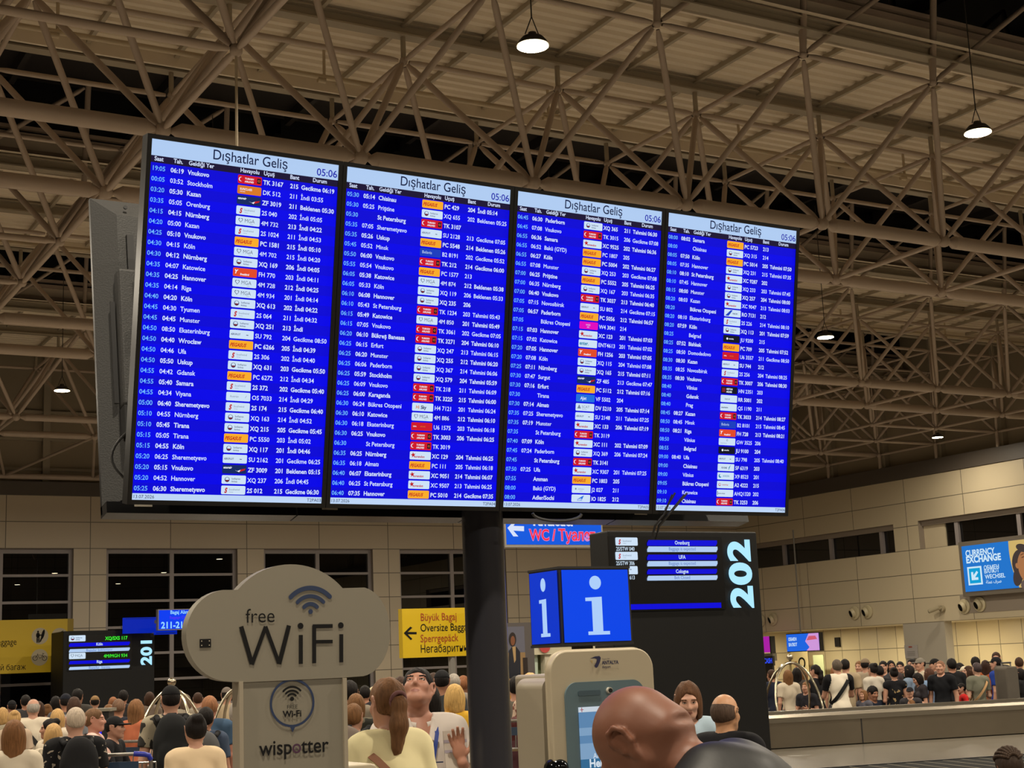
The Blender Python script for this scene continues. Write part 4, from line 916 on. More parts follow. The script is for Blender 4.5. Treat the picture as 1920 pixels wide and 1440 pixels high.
flat_sign('small_blank_sign', (290, 1190), (332, 1181), 47.7, 'small plain dark blue panel under the 211-215 sign', B_DIM, lambda mb, f, w, h: mb.rect(f, .05, w - .05, .03, .05, .01, S_NAVY), .1, arm=.02)
# ---- lit currency exchange box on the cream wall
Xb = XR - .42; f = Fr((Xb, 0, 0), (0, -1, 0), (0, 0, 1), (-1, 0, 0))
def gC(x, y): return f.px(1780 + x / 6.54, 980 + y / 6.54)
a, b = gC(142, 293), gC(205, 850); xl = (a[0] + b[0]) / 2; zt_, zb_2 = a[1], b[1]; kC = abs(gC(100, 500)[0] - gC(0, 500)[0]) / 100; kV = (zt_ - zb_2) / 557; hx = kC * 557; wC = hx * 1.75
r = empty('currency_lightbox', (Xb, -xl, zb_2), 'wide lit blue currency exchange lightbox on the cream wall', 'sign')
mb = MB(); mb.box(f, xl - .16, xl + wC + .16, zb_2 - .16, zt_ + .16, -.38, -.02, mat('lightbox_frame', (112, 104, 92), .4)); mb.build('case', r)
C_B = glow('lightbox_blue', (34, 118, 206), .95); C_B2 = glow('lightbox_cyan', (10, 160, 216), .95); C_W = glow('lightbox_white', (204, 230, 246)); C_Y = glow('lightbox_sand', (214, 182, 110), .9); C_SK = glow('lightbox_skin', (180, 122, 78), .85); C_H = glow('lightbox_hair', (74, 62, 58), .8); C_CL = glow('lightbox_cloth', (110, 92, 84), .8); C_LN = glow('lightbox_line', (96, 56, 40), .8)
mb = MB(); hC = zt_ - zb_2; mb.rect(f, xl, xl + wC, zb_2, zt_, 0, C_B)
cv = [(xl + hx * (1.0 + .13 * (1 - t) ** 2 - .02 * math.sin(t * 3)), zb_2 + hC * t) for t in [i / 12 for i in range(13)]]
mb.flat(f, [(xl + wC, zb_2)] + [(xl + wC, zt_)] + cv[::-1], .004, C_Y)
def el(cx, cy, rx, ry, m, z, rot=0, n=24): R = math.radians(rot); mb.flat(f, [(xl + hx * (cx + rx * math.cos(t) * math.cos(R) - ry * math.sin(t) * math.sin(R)), zb_2 + hC * (cy + rx * math.cos(t) * math.sin(R) + ry * math.sin(t) * math.cos(R))) for t in [2 * math.pi * i / n for i in range(n)]], z, m)
el(1.20, .50, .17, .30, C_H, .006, 0); el(1.13, .25, .10, .22, C_H, .0062, -12); el(1.34, .06, .18, .14, C_CL, .0064, 10, 12); el(1.25, .28, .08, .20, C_SK, .0066, 20); el(1.30, .56, .15, .25, C_SK, .007, -18); el(1.13, .46, .035, .06, C_SK, .0075, 10)
el(1.27, .82, .14, .08, C_H, .0078, -28); el(1.37, .47, .07, .028, C_W, .008, 24); el(1.26, .63, .035, .010, C_LN, .008, 20); el(1.40, .68, .03, .010, C_LN, .008, 18); el(1.25, .69, .045, .008, C_LN, .008, 24)
mb.build('poster', r)
mb = MB()
for t, xa, xb, y, cp, b_ in (('CURRENCY', 203, 550, 415, 72, .03), ('EXCHANGE', 212, 622, 497, 78, .04), ('ОБМЕН', 427, 602, 578, 48, .02), ('ВАЛЮТ', 432, 606, 622, 48, .02), ('WECHSEL', 440, 676, 690, 50, .02), ('ﺔﻠﻤﻋ فﺮﺻ', 452, 632, 748, 40, .01)):
    X, Y = gC(xa, y); mb.fit(f, t, X, X + (xb - xa) * kC, Y, cp * kV, C_W, b_, .006)
X, Y = gC(240, 770); sw_, sh_ = 170 * kC, 222 * kV; mb.rect(f, X, X + sw_, Y, Y + sh_, .006, C_W); mb.rect(f, X + 18 * kC, X + sw_ - 18 * kC, Y + 20 * kV, Y + sh_ - 20 * kV, .008, C_B2)
def ar(x, y): return X + sw_ / 2 + x * kC * 42, Y + sh_ / 2 + y * kV * 52
mb.flat(f, [ar(*p) for p in ((-1, -1), (.9, -1), (.9, -.4), (.0, -.4), (1, .7), (.6, 1.1), (-.4, .1), (-.4, .9), (-1, .9))], .01, C_W)
mb.build('lettering', r)
# ---- things in the exchange recess
Xs = XR + .6
def rec_box(px0, px1, X, thick=.12):
    a, b = on_x(*px0, X), on_x(*px1, X); return Fr((X, a.y, b.z), (0, -1, 0), (0, 0, 1), (-1, 0, 0)), abs(a.y - b.y), a.z - b.z
f, w, h = rec_box((1474, 1190), (1537, 1219), XR - 1.5); r = empty('exchange_screen', f.o, 'small lit blue and pink exchange screen hanging over the crowd', 'screen')
mb = MB(); mb.box(f, -.02, w + .03, -.03, h + .03, -.2, -.01, M_black); mb.tube(f.p(w * .4, h, -.1), (f.p(w * .4, h, -.1).x, f.p(w * .4, h, -.1).y, ZS + 4), .03, M_gal, 8); mb.build('case', r)
mb = MB(); mb.rect(f, 0, w, 0, h, 0, glow('ad_blue', (30, 100, 222))); P_ = glow('ad_pink', (206, 150, 216)); mb.flat(f, [(w, 0), (w, h), (w * .7, h), (w * .58, h * .55), (w * .7, h * .2), (w * .6, 0)], .003, P_); mb.flat(f, [(w * .62, h * .6), (w * .95, h * .65), (w * .9, h * .85), (w * .7, h * .85)], .005, glow('ad_coral', (206, 90, 110)))
mb.text(f, 'ОБМЕН', h * .26, w * .06, h * .62, C_W, sx=.8, bold=.03, z=.006); mb.text(f, 'ВАЛЮТ', h * .26, w * .06, h * .30, C_W, sx=.8, bold=.03, z=.006); mb.build('screen_panel', r)
f, w, h = rec_box((1425, 1194), (1447, 1223), XR - 1.2); mb = MB(); mb.box(f, 0, w * .88, 0, h, -.2, 0, glow('panel_magenta', (176, 34, 170), .9)); mb.box(f, w * .88, w, -.05, h, -.22, .01, M_black); mb.box(f, 0, w * 1.1, -.35, -.05, -.2, .02, M_white); mb.box(f, w * .1, w * .8, -f.o.z, -.35, -.2, -.1, M_white)
tag(mb.build('magenta_display', origin=f.o), 'lit magenta display above the cash sign at the black pillar edge', 'screen')
f, w, h = rec_box((1424, 1231), (1450, 1248), XR - 1.3); r = empty('cash_sign', f.o, 'black sign with blue CASH lettering beside the black 202 pillar', 'sign'); mb = MB(); mb.box(f, 0, w, 0, h, -.1, 0, M_black); mb.box(f, w * .1, w * .9, -f.o.z, 0, -.1, -.02, M_black); mb.build('board', r)
mb = MB(); mb.text(f, 'CASH', h * .72, w * .95, h * .28, glow('cash_blue', (50, 80, 240)), 'RIGHT', sx=.75, bold=.03, z=.01); mb.build('lettering', r)
M_post1 = mat('poster_cream', (214, 198, 150), .5); M_post2 = mat('poster_mint', (196, 206, 160), .5)
f, w, h = rec_box((1482, 1221), (1518, 1290), XR + 2.2); r = empty('exchange_banner', (f.o.x, f.o.y, 0), 'cream banner with black OБM letters under the hanging exchange screen', 'banner'); f.o.z = 0.0; h = on_x(1482, 1221, XR + 2.2).z
r['label'] = 'cream banner with dark letters under the hanging exchange screen'
mb = MB(); mb.box(f, 0, w, .02, h, -.04, 0, M_post1); mb.build('board', r); mb = MB()
for i, t in enumerate('ОБМЕН'): mb.text(f, t, .62, w * .66, h - .75 - i * .62, M_ink, 'CENTER', sx=1.1, bold=.02, z=.01)
for i, t in enumerate('EXCH'): mb.text(f, t, .36, w * .3, h - .7 - i * .42, M_pr, 'CENTER', sx=.8, z=.01)
mb.build('lettering', r)
f, w, h = rec_box((1524, 1229), (1548, 1290), XR + 2.3); f.o.z = 0.0; h = on_x(1536, 1228, XR + 2.3).z; r = empty('mint_banner', (f.o.x, f.o.y, 0), 'pale mint banner with blue strokes behind the man in the raglan shirt', 'banner')
mb = MB(); mb.box(f, 0, w, .02, h, -.04, 0, M_post2); mb.build('board', r); mb = MB(); [mb.flat(f, [(w * (.3 + .1 * i), h - 1.3 - .12 * i), (w * (.8 - .06 * i), h - 1.0 - .2 * i), (w * (.5 + .03 * i), h - 1.9 + .05 * i)], .008 + .001 * i, mat('print_blue', (60, 110, 160), .5)) for i in range(3)]; mb.build('print', r)
f, w, h = rec_box((1696, 1210), (1722, 1234), p0.x if False else XR - .02); mb = MB(); mb.box(f, 0, w, 0, h, -.01, .02, mat('notice_grey', (168, 162, 158), .5)); mb.box(f, w * .35, w * .62, h * .82, h * .9, .02, .03, M_pr)
for i in range(4): mb.box(f, w * .2, w * .8, h * (.5 - .1 * i), h * (.53 - .1 * i), .02, .025, M_gal)
tag(mb.build('wall_notice', origin=f.o), 'pale paper notice on the grey pier behind the crowd', 'notice')
q = on_x(1569, 1204, XR + RD - .1); mb = MB(); mb.box(Fr(q, (0, -1, 0), (0, 0, 1), (-1, 0, 0)), -.14, .14, -.2, .2, -.1, .0, M_black); tag(mb.build('wall_switch', origin=q), 'small black box on the inner wall beside the exchange screen', 'box')
for i, (x, y) in enumerate(((1530, 1185), (1625, 1178), (1832, 1167))):
    q = on_z(x, y, ZS - .01); mb = MB(); mb.lathe(al((q.x, q.y, ZS - .03)), [(0, 0), (.16, 0), (.17, .025)], glow('downlight', (255, 236, 190), 6), 20); o = tag(mb.build('recessed_downlight', origin=q), ('round recessed downlight in the soffit above the exchange screen', 'round recessed downlight in the soffit above the inner wall middle', 'round recessed downlight in the soffit below the currency lightbox')[i], 'lamp', 'soffit downlights')
    ld = bpy.data.lights.new('downlight_light', 'AREA'); ld.shape = 'DISK'; ld.size = .3; ld.energy = 95; ld.color = (1, .86, .6); lo = bpy.data.objects.new('downlight_light', ld); COL.objects.link(lo); lo.parent = o; lo.location = (0, 0, -.06)
for i in range(7):                                                      # bare lights without fixtures, added under the soffit to brighten the recess
    ld = bpy.data.lights.new('soffit_fill', 'AREA'); ld.shape = 'DISK'; ld.size = .3; ld.energy = 95; ld.color = (1, .86, .6); lo = bpy.data.objects.new('soffit_fill', ld); COL.objects.link(lo); lo.location = (XR + 1.0, YL - 2.5 - i * 4.2, ZS - .06)
# ---- jet nozzles and cctv on the cream wall
M_noz = mat('nozzle_cream', (196, 184, 150), .4); noz = None
for i, (x, y) in enumerate(((1427, 1164), (1450, 1161), (1603, 1149), (1627, 1147), (1809, 1137), (1838, 1133))):
    q = on_x(x, y, XR - .03)
    if noz is None:
        noz = r = empty('jet_nozzle', q); fz = Fr(q, (0, -1, 0), (-1, 0, 0), (0, 0, 1)); mb = MB(); mb.lathe(fz, [(.27, 0), (.27, .05), (.2, .08)], M_noz, 28); mb.build('flange', r, smooth=40)
        d = Vector((-.80, .30, -.28)).normalized(); sd = d.cross(Vector((0, 0, 1))).normalized(); fz = Fr(q + Vector((-.07, 0, 0)), sd, d, sd.cross(d)); mb = MB(); mb.lathe(fz, [(.19, 0), (.20, .05), (.17, .12), (.155, .14), (.13, .12), (.02, .10)], M_noz, 28); mb.build('nozzle', r, smooth=50)
        mb = MB(); mb.lathe(fz, [(0, .142), (.135, .142)], M_ink, 24); mb.build('throat', r)
    else: r = copy_tree(noz); r.location = q
    tag(r, ('cream jet nozzle half hidden by the black 202 pillar', 'cream jet nozzle beside the black 202 pillar', 'cream jet nozzle in the middle of the wall, nearer the 202 pillar', 'cream jet nozzle in the middle of the wall, nearer the cctv camera', 'cream jet nozzle between the cctv camera and the lightbox corner', 'cream jet nozzle directly below the currency lightbox')[i], 'air nozzle', 'jet nozzles on the cream wall')
q = on_x(1768, 1141, XR - .03); r = empty('cctv_camera', q, 'small white cctv camera on a bracket on the cream wall', 'camera'); mb = MB(); mb.tube(q, q + Vector((-.1, 0, 0)), .12, M_disc, 16); mb.tube(q + Vector((-.1, 0, 0)), q + Vector((-.24, .05, .0)), .04, M_disc, 8); mb.build('bracket', r); mb = MB(); mb.tube(q + Vector((-.24, -.05, .04)), q + Vector((-.34, .36, -.08)), .075, M_disc, 16); mb.tube(q + Vector((-.34, .36, -.08)), q + Vector((-.345, .38, -.085)), .068, M_ink, 16); mb.build('body', r)
# ---- poster wall behind the post
Yp = at(985, 1220, 24).y; f = al((on_y(950, 1200, Yp).x - .3, Yp, 0)); g = lambda x, y: f.px(940 + x / 4.645, 1130 + y / 4.645)
r = empty('fashion_poster', f.o, 'tall framed poster of a long-haired man in a dark suit at sunset', 'poster'); yT = g(130, 175)[1]
mb = MB(); xe = g(290, 500)[0]; mb.box(f, 0, xe, 0, yT, -.2, 0, mat('poster_frame', (86, 80, 78), .45)); mb.build('frame', r)
mb = MB(); M_sk = [mat('poster_sky%d' % i, c, .5) for i, c in enumerate(((96, 96, 110), (140, 112, 74), (186, 128, 30), (150, 96, 36), (92, 58, 36)))]; xp = g(205, 400)[0]
ys_ = [yT - .06 - (yT - .4) * i / 5 for i in range(6)]
for i in range(5): mb.rect(f, .03, xp, ys_[i + 1], ys_[i], .004, M_sk[i])
m_s = mat('poster_suit', (20, 22, 34), .5); m_h = mat('poster_hair', (34, 22, 16), .5); m_f = mat('poster_skin', (120, 72, 44), .5)
mb.flat(f, [g(*p) for p in ((64, 660), (64, 420), (90, 385), (130, 385), (162, 430), (168, 660))], .008, m_s); mb.flat(f, [g(*p) for p in ((92, 385), (122, 380), (124, 500), (110, 525))], .010, mat('poster_shirt', (170, 140, 96), .5))
mb.flat(f, [g(95 + 32 * math.cos(t), 320 + 62 * math.sin(t)) for t in [2 * math.pi * i / 20 for i in range(20)]], .009, m_h); mb.flat(f, [g(97 + 19 * math.cos(t), 332 + 42 * math.sin(t)) for t in [2 * math.pi * i / 20 for i in range(20)]], .011, m_f); mb.rect(f, *sorted((g(165, 0)[0], g(205, 0)[0])), *sorted((g(170, 660)[1], g(170, 480)[1])), .0085, m_h)
mb.build('print', r)
# back glass kiosk with round red sign beyond the info cube
Yq = at(1040, 1230, 26).y; f = al((0, Yq, 0)); a, b = f.px(1003, 1280), f.px(1092, 1212); r = empty('glass_shop', f.o + Vector((a[0], 0, 0)), 'bright glazed shop front with a round red sign behind the cream kiosk', 'shop')
mb = MB(); mb.box(f, a[0], b[0] + 1, 0, .9, -.3, -.1, M_gal); mb.box(f, a[0], b[0] + 1, f.px(1050, 1226)[1], b[1] + .4, -.6, 0, mat('shop_fascia', (206, 198, 170), .4)); mb.box(f, f.px(1025, 1250)[0], f.px(1041, 1250)[0], .9, f.px(1050, 1226)[1], -.2, -.05, mat('shop_post', (196, 188, 166), .4)); mb.build('front', r)
mb = MB(); mb.rect(f, a[0], b[0] + 1, .9, f.px(1050, 1226)[1], -.3, mat('shop_inner', (128, 136, 96), .4)); mb.tube(f.p(f.px(1012, 1250)[0], 1.2, -.2), f.p(f.px(1014, 1250)[0], 2.0, -.2), .06, mat('bottle_pale', (190, 206, 190), .2), 10); mb.build('glazing', r)
mb = MB(); c = f.px(1020, 1212); mb.flat(f, ring(c[0], c[1], .11, None, 24), .03, mat('round_red', (190, 70, 66), .5)); mb.build('round_sign', r)
# ================================================================== baggage belts
M_ss = mat('brushed_steel', (132, 122, 106), .3, metal=.75, var=.08, scale=2.0, bump=.03); M_ss2 = mat('steel_edge', (128, 120, 106), .3, metal=.6); M_rub = mat('belt_rubber', (34, 34, 33), .55, var=.25, scale=3); M_gap = mat('seam_dark', (18, 17, 16), .6)
def belt(name, pL, pR, top, depth, label, z1, plates=False, ext=(3, 14)):
    a, b = Vector((pL.x, pL.y, 0)), Vector((pR.x, pR.y, 0)); u = (b - a).normalized(); n = Vector((u.y, -u.x, 0)); n = n if n.dot(EYE - a) > 0 else -n
    f = Fr(a, u, (0, 0, 1), n); Lh = (b - a).length; x0, x1 = -ext[0], Lh + ext[1]
    r = empty(name, f.o, label, 'baggage belt')
    mb = MB()
    mb.box(f, x0, x1, ZF + .012, top - .10, -.1, 0, M_ss)
    for k in range(-2, 12): x = z1 + k * 3.45; (x0 < x < x1) and mb.box(f, x - .01, x + .01, ZF + .012, top - .1, -.05, .003, M_gap)
    mb.build('side_panel', r)
    mb = MB(); mb.prism(Fr(f.o, f.n, (0, 0, 1), f.u), [(-.16, top - .11), (.012, top - .11), (.012, top - .04), (-.02, top), (-.16, top)], x0, x1, M_ss2); mb.build('front_rail', r)
    mb = MB(); mb.box(f, x0, x1, top - .1, top - .015, -depth + .16, -.16, M_rub)
    if plates:
        for k in range(70):
            x = x0 + k * .48; mb.flat(f, [], 0, M_gap) if False else mb.poly([f.p(x, top - .012, -.17), f.p(x + .03, top - .012, -.17), f.p(x - .42, top - .012, -depth + .17), f.p(x - .45, top - .012, -depth + .17)], M_ss2)
    mb.build('belt', r)
    mb = MB(); mb.box(f, x0, x1, top - .1, top + .03, -depth, -depth + .16, M_ss2); mb.box(f, x0, x1, 0, top - .1, -depth, -depth + .05, M_ss); mb.build('back_rail', r)
    return f
pL, pR = on_z(1449, 1405, ZF), on_z(1920, 1376, ZF)
hb = at(1443, 1342, (Vector((pL.x, pL.y, 1)) - EYE).dot(_fw)).z
bf = belt('baggage_belt', pL, pR, hb, .75, 'long stainless steel baggage belt in front of the waiting crowd', 1.45, ext=(4.0, 10))
u_ = bf.u; n_ = bf.n; f = bf
r = empty('carousel_platform', bf.o, 'pale grey polished platform between the long belt and the plate conveyor', 'platform'); mb = MB(); mb.box(f, -4.5, 13, 0, ZF, .03, 9.5, mat('platform_grey', (104, 98, 88), .2, var=.08, scale=.7)); mb.build('top', r)
pL, pR = on_z(1590, 1443, ZF), on_z(1920, 1420, ZF)
a, b = Vector((pL.x, pL.y, ZF)), Vector((pR.x, pR.y, ZF)); u_ = (b - a).normalized(); n_ = Vector((u_.y, -u_.x, 0)); f = Fr(a, u_, (0, 0, 1), n_); M_plate = mat('plate_rubber', (30, 30, 29), .9, spec=.1, var=.2, scale=3); M_seam = mat('plate_seam', (120, 112, 96), .7)
r = empty('plate_conveyor', a, 'low black plate conveyor with pale diagonal seams on the platform', 'baggage belt'); mb = MB(); mb.box(f, -5, 9, .002, .03, 0, 3.0, M_plate); mb.build('plates', r); mb = MB()
for k in range(56): x = -5 + k * .25; mb.poly([f.p(x, .033, .02), f.p(x + .018, .033, .02), f.p(x + .018 - .34, .033, 2.98), f.p(x - .34, .033, 2.98)], M_seam)
mb.build('seam_strips', r); mb = MB(); mb.box(f, -5, 9, .002, .04, -.04, 0, M_gap); mb.build('edge_strip', r)
# ================================================================== people: smooth distance-field bodies
class Field:
    def __init__(s, lo, hi, h):
        s.h = h; s.lo = np.array(lo, np.float32); s.n = [int(math.ceil((b - a) / h)) + 1 for a, b in zip(lo, hi)]
        s.ax = [s.lo[i] + h * np.arange(s.n[i], dtype=np.float32) for i in range(3)]; s.D = np.full(s.n, 1.0, np.float32)
    def sub(s, c0, c1, pad):
        sl = []
        for i in range(3):
            a = int(max(0, math.floor((min(c0[i], c1[i]) - pad - s.lo[i]) / s.h))); b = int(min(s.n[i], math.ceil((max(c0[i], c1[i]) + pad - s.lo[i]) / s.h) + 1)); sl.append(slice(a, max(a, b)))
        return tuple(sl)
    def grid(s, sl): return s.ax[0][sl[0]][:, None, None], s.ax[1][sl[1]][None, :, None], s.ax[2][sl[2]][None, None, :]
    def mix(s, sl, d, k, op):
        cur = s.D[sl]
        if d.size == 0: return
        if op == 'sub': d = -d; r = np.maximum(cur, d) if k <= 0 else -s.smin(-cur, -d, k)
        elif op == 'and': r = np.maximum(cur, d)
        else: r = np.minimum(cur, d) if k <= 0 else s.smin(cur, d, k)
        s.D[sl] = r
    @staticmethod
    def smin(a, b, k): h = np.maximum(k - np.abs(a - b), 0) / k; return np.minimum(a, b) - h * h * k * .25
    def ell(s, c, r, k=.02, op='add', R=None):
        m = max(r); pad = m + k + .04; sl = s.sub(c, c, pad); X, Y, Z = s.grid(sl); X, Y, Z = X - c[0], Y - c[1], Z - c[2]
        if R is not None: X, Y, Z = R[0][0] * X + R[1][0] * Y + R[2][0] * Z, R[0][1] * X + R[1][1] * Y + R[2][1] * Z, R[0][2] * X + R[1][2] * Y + R[2][2] * Z
        k0 = np.sqrt((X / r[0]) ** 2 + (Y / r[1]) ** 2 + (Z / r[2]) ** 2) + 1e-6; k1 = np.sqrt((X / r[0] ** 2) ** 2 + (Y / r[1] ** 2) ** 2 + (Z / r[2] ** 2) ** 2) + 1e-6
        s.mix(sl, (k0 * (k0 - 1) / k1).astype(np.float32), k, op)
    def cone(s, a, b, ra, rb, k=.02, op='add', flat=None):
        a, b = np.array(a, np.float32), np.array(b, np.float32); pad = max(ra, rb) + k + .04; sl = s.sub(a, b, pad); X, Y, Z = s.grid(sl); d = b - a; L2 = float(d @ d) + 1e-9
        t = np.clip(((X - a[0]) * d[0] + (Y - a[1]) * d[1] + (Z - a[2]) * d[2]) / L2, 0, 1)
        e = np.sqrt((X - a[0] - t * d[0]) ** 2 + (Y - a[1] - t * d[1]) ** 2 + (Z - a[2] - t * d[2]) ** 2) - (ra + (rb - ra) * t)
        s.mix(sl, e.astype(np.float32), k, op)
    def cut(s, p, n):                                                    # keep the side the normal points away from
        X, Y, Z = s.ax[0][:, None, None], s.ax[1][None, :, None], s.ax[2][None, None, :]; L_ = math.sqrt(sum(q * q for q in n))
        s.D = np.maximum(s.D, (((X - p[0]) * n[0] + (Y - p[1]) * n[1] + (Z - p[2]) * n[2]) / L_).astype(np.float32))
    def wave(s, amp, fx, fz, ph=0):
        X, Y, Z = s.ax[0][:, None, None], s.ax[1][None, :, None], s.ax[2][None, None, :]
        s.D = s.D + (amp * np.sin(X * fx + np.sin(Z * fz * .7 + Y * 9) * 1.6 + ph) * np.sin(Z * fz + Y * fx * .5 + np.sin(X * 13) + ph)).astype(np.float32)
    def clone(s):
        o = Field.__new__(Field); o.h, o.lo, o.n, o.ax = s.h, s.lo, s.n, s.ax; o.D = s.D.copy(); return o
    def mesh(s):                                                         # surface nets
        D = np.pad(s.D, 1, constant_values=1.0); lo = s.lo - s.h; ins = D < 0; nx, ny, nz = D.shape
        cnt = np.zeros((nx - 1, ny - 1, nz - 1), np.int8)
        for i in (0, 1):
            for j in (0, 1):
                for k in (0, 1): cnt += ins[i:nx - 1 + i, j:ny - 1 + j, k:nz - 1 + k]
        act = np.argwhere((cnt > 0) & (cnt < 8)); idx = np.full(cnt.shape, -1, np.int32); idx[tuple(act.T)] = np.arange(len(act))
        acc = np.zeros((len(act), 3)); num = np.zeros(len(act))
        cs = [(i, j, k) for i in (0, 1) for j in (0, 1) for k in (0, 1)]
        V = {c: D[act[:, 0] + c[0], act[:, 1] + c[1], act[:, 2] + c[2]].astype(np.float64) for c in cs}
        for c in cs:
            for ax_ in range(3):
                if c[ax_] == 0:
                    e = tuple(v + (q == ax_) for q, v in enumerate(c)); a, b = V[c], V[e]; m = (a < 0) != (b < 0); t = np.where(m, a / np.where(m, a - b, 1), 0)
                    pt = np.tile(np.array(c, float), (len(act), 1)); pt[:, ax_] += t; acc += pt * m[:, None]; num += m
        P = lo + (act + acc / num[:, None]) * s.h; F = []
        for ax_ in range(3):
            o1, o2 = [(1, 2), (2, 0), (0, 1)][ax_]; sl0 = [slice(1, -1)] * 3; sl0[ax_] = slice(0, -1); sl1 = list(sl0); sl1[ax_] = slice(1, None)
            a, b = ins[tuple(sl0)], ins[tuple(sl1)]; e = np.argwhere(a != b)
            if len(e) == 0: continue
            flip = a[tuple(e.T)]; base = e + 1; base[:, ax_] -= 1
            def cell(d1, d2): q = base.copy(); q[:, o1] += d1; q[:, o2] += d2; return idx[tuple(q.T)]
            q = np.stack([cell(-1, -1), cell(0, -1), cell(0, 0), cell(-1, 0)], 1); q[~flip] = q[~flip][:, ::-1]; F.append(q)
        return P, np.concatenate(F)
def net(name, field, mats, paint=None):
    P, F = field.mesh() if isinstance(field, Field) else field
    me = bpy.data.meshes.new(name); me.vertices.add(len(P)); me.vertices.foreach_set('co', P.astype(np.float32).ravel()); me.loops.add(F.size); me.loops.foreach_set('vertex_index', F.astype(np.int32).ravel())
    me.polygons.add(len(F)); me.polygons.foreach_set('loop_start', np.arange(0, F.size, 4, dtype=np.int32)); me.polygons.foreach_set('loop_total', np.full(len(F), 4, np.int32))
    me.polygons.foreach_set('use_smooth', np.ones(len(F), bool))
    for m in mats: me.materials.append(m)
    if paint is not None: me.polygons.foreach_set('material_index', paint(P[F].mean(1)).astype(np.int32))
    me.update(calc_edges=True); return me
def rotx(a): c, s_ = math.cos(a), math.sin(a); return np.array([[1, 0, 0], [0, c, -s_], [0, s_, c]])
def rotz(a): c, s_ = math.cos(a), math.sin(a); return np.array([[c, -s_, 0], [s_, c, 0], [0, 0, 1]])
class Rig:                                                              # facing -y, 1.75 m tall
    def __init__(s, female=False, lean=0.0, neck=8.0, head=0.0, turn=0.0, arms='down', sit=False, drop=0.0, nlen=.165, h=.0095, lo=(-.42, -.46, -.01), hi=(.42, .36, 1.80), heavy=1.0):
        s.f, s.arms, s.h, s.lo, s.hi, s.hv, s.sit = female, arms, h, lo, hi, heavy, sit
        s.drop, s.hs = drop, .93 if female else .965
        if sit: s.lo = (-.42, -.66, -.01)
        l = math.radians(lean); nk = math.radians(neck + lean)
        s.hip = np.array([0, .0, .50 if sit else .93]); s.sd = np.array([0, -math.sin(l), math.cos(l)]); s.sh = s.hip + s.sd * .50
        s.c7 = s.hip + s.sd * .535 + np.array([0, .02, 0]); s.nd = np.array([0, -math.sin(nk), math.cos(nk)]); s.hc = s.c7 + s.nd * nlen
        s.R = rotz(math.radians(turn)) @ rotx(math.radians(head))        # positive head = bowed
        s.sw = .158 if female else .182
    def H(s, *p): return s.hc + s.R @ (np.array(p, float) * s.hs)
    def limbs(s):
        o = []
        for sg in (-1, 1):
            S = s.sh + np.array([sg * s.sw, .005, -.015 - s.drop]); a = s.arms if isinstance(s.arms, str) else s.arms[0 if sg < 0 else 1]
            if a == 'down': E = S + np.array([sg * .05, .03, -.285]); Wr = E + np.array([sg * .005, -.05, -.245]); fd = np.array([0, -.12, -1])
            elif a == 'bent': E = S + np.array([sg * .05, .0, -.28]); Wr = E + np.array([-sg * .10, -.21, .05]); fd = np.array([-sg * .4, -.8, .15])
            elif a == 'push': E = S + np.array([sg * .05, -.10, -.26]); Wr = E + np.array([-sg * .02, -.24, -.03]); fd = np.array([0, -1, -.1])
            elif a == 'raised': E = S + np.array([sg * .07, -.06, -.28]); Wr = E + np.array([-sg * .09, -.20, .14]); fd = np.array([-sg * .25, -.18, 1])
            o.append((sg, S, E, Wr, fd / np.linalg.norm(fd)))
        return o
    def torso(s, F, g=0.0, k=.05):
        v = s.hv; w = .93 if s.f else 1.0
        for (h_, r) in ((.36, (.150 * w * v, .105 * v, .19)), (.14, ((.118 if s.f else .138) * v, .095 * v, .16)), (.0, ((.165 if s.f else .158) * v, .112 * v, .13))): F.ell(s.hip + s.sd * h_, tuple(q + g for q in r), k)
        
        for sg in (-1, 1): F.cone(s.sh + np.array([0, 0, -.015]), s.sh + np.array([sg * (s.sw - .01), 0, -.015 - s.drop]), .056 + g, .056 + g, k)
        F.cone(s.c7 + np.array([-.05, 0, -.005]), s.sh + np.array([-s.sw + .03, 0, .01 - s.drop]), .04 + g, .048 + g, k); F.cone(s.c7 + np.array([.05, 0, -.005]), s.sh + np.array([s.sw - .03, 0, .01 - s.drop]), .04 + g, .048 + g, k)
        if s.f:
            for sg in (-1, 1): F.ell(s.hip + s.sd * .36 + np.array([sg * .07, -.085, 0]), (.062 + g, .055 + g, .062 + g), .03)
    def arm(s, F, g=0.0, fore=True, hand=True, upto=1.0):
        q = .88 if s.f else 1.0
        for sg, S, E, Wr, fd in s.limbs():
            F.cone(S, S + (E - S) * upto, .053 * q + g, (.053 + (.040 - .053) * upto) * q + g, .03)
            if fore: F.cone(E, Wr, .040 * q + g, .026 * q + g, .015)
            if hand:
                sd = np.cross(fd, [0, 1, 0]); sd = sd / (np.linalg.norm(sd) + 1e-9); nrm = np.cross(sd, fd); pc_ = Wr + fd * .055
                Rm = np.stack([sd, nrm, fd], 1); F.ell(pc_, (.036 * q, .016, .05 * q), .012, R=Rm)
                for i, (off, ln, sp) in enumerate(((-.028, .076, -.14), (-.010, .090, -.04), (.009, .084, .04), (.027, .066, .15))):
                    b = pc_ + fd * .036 + sd * off; m = b + (fd + sd * sp) * ln * .5 - nrm * .004; F.cone(b, m, .0095, .0088, .006); F.cone(m, m + (fd * .9 + sd * sp - nrm * .4) * ln * .5, .0088, .0076, .004)
                b = pc_ - fd * .018 + sd * -sg * .03; m = b + (fd * .5 - sd * sg * .75) * .036; F.cone(b, m, .012, .0105, .01); F.cone(m, m + (fd * .85 - sd * sg * .25) * .032, .0105, .009, .004)
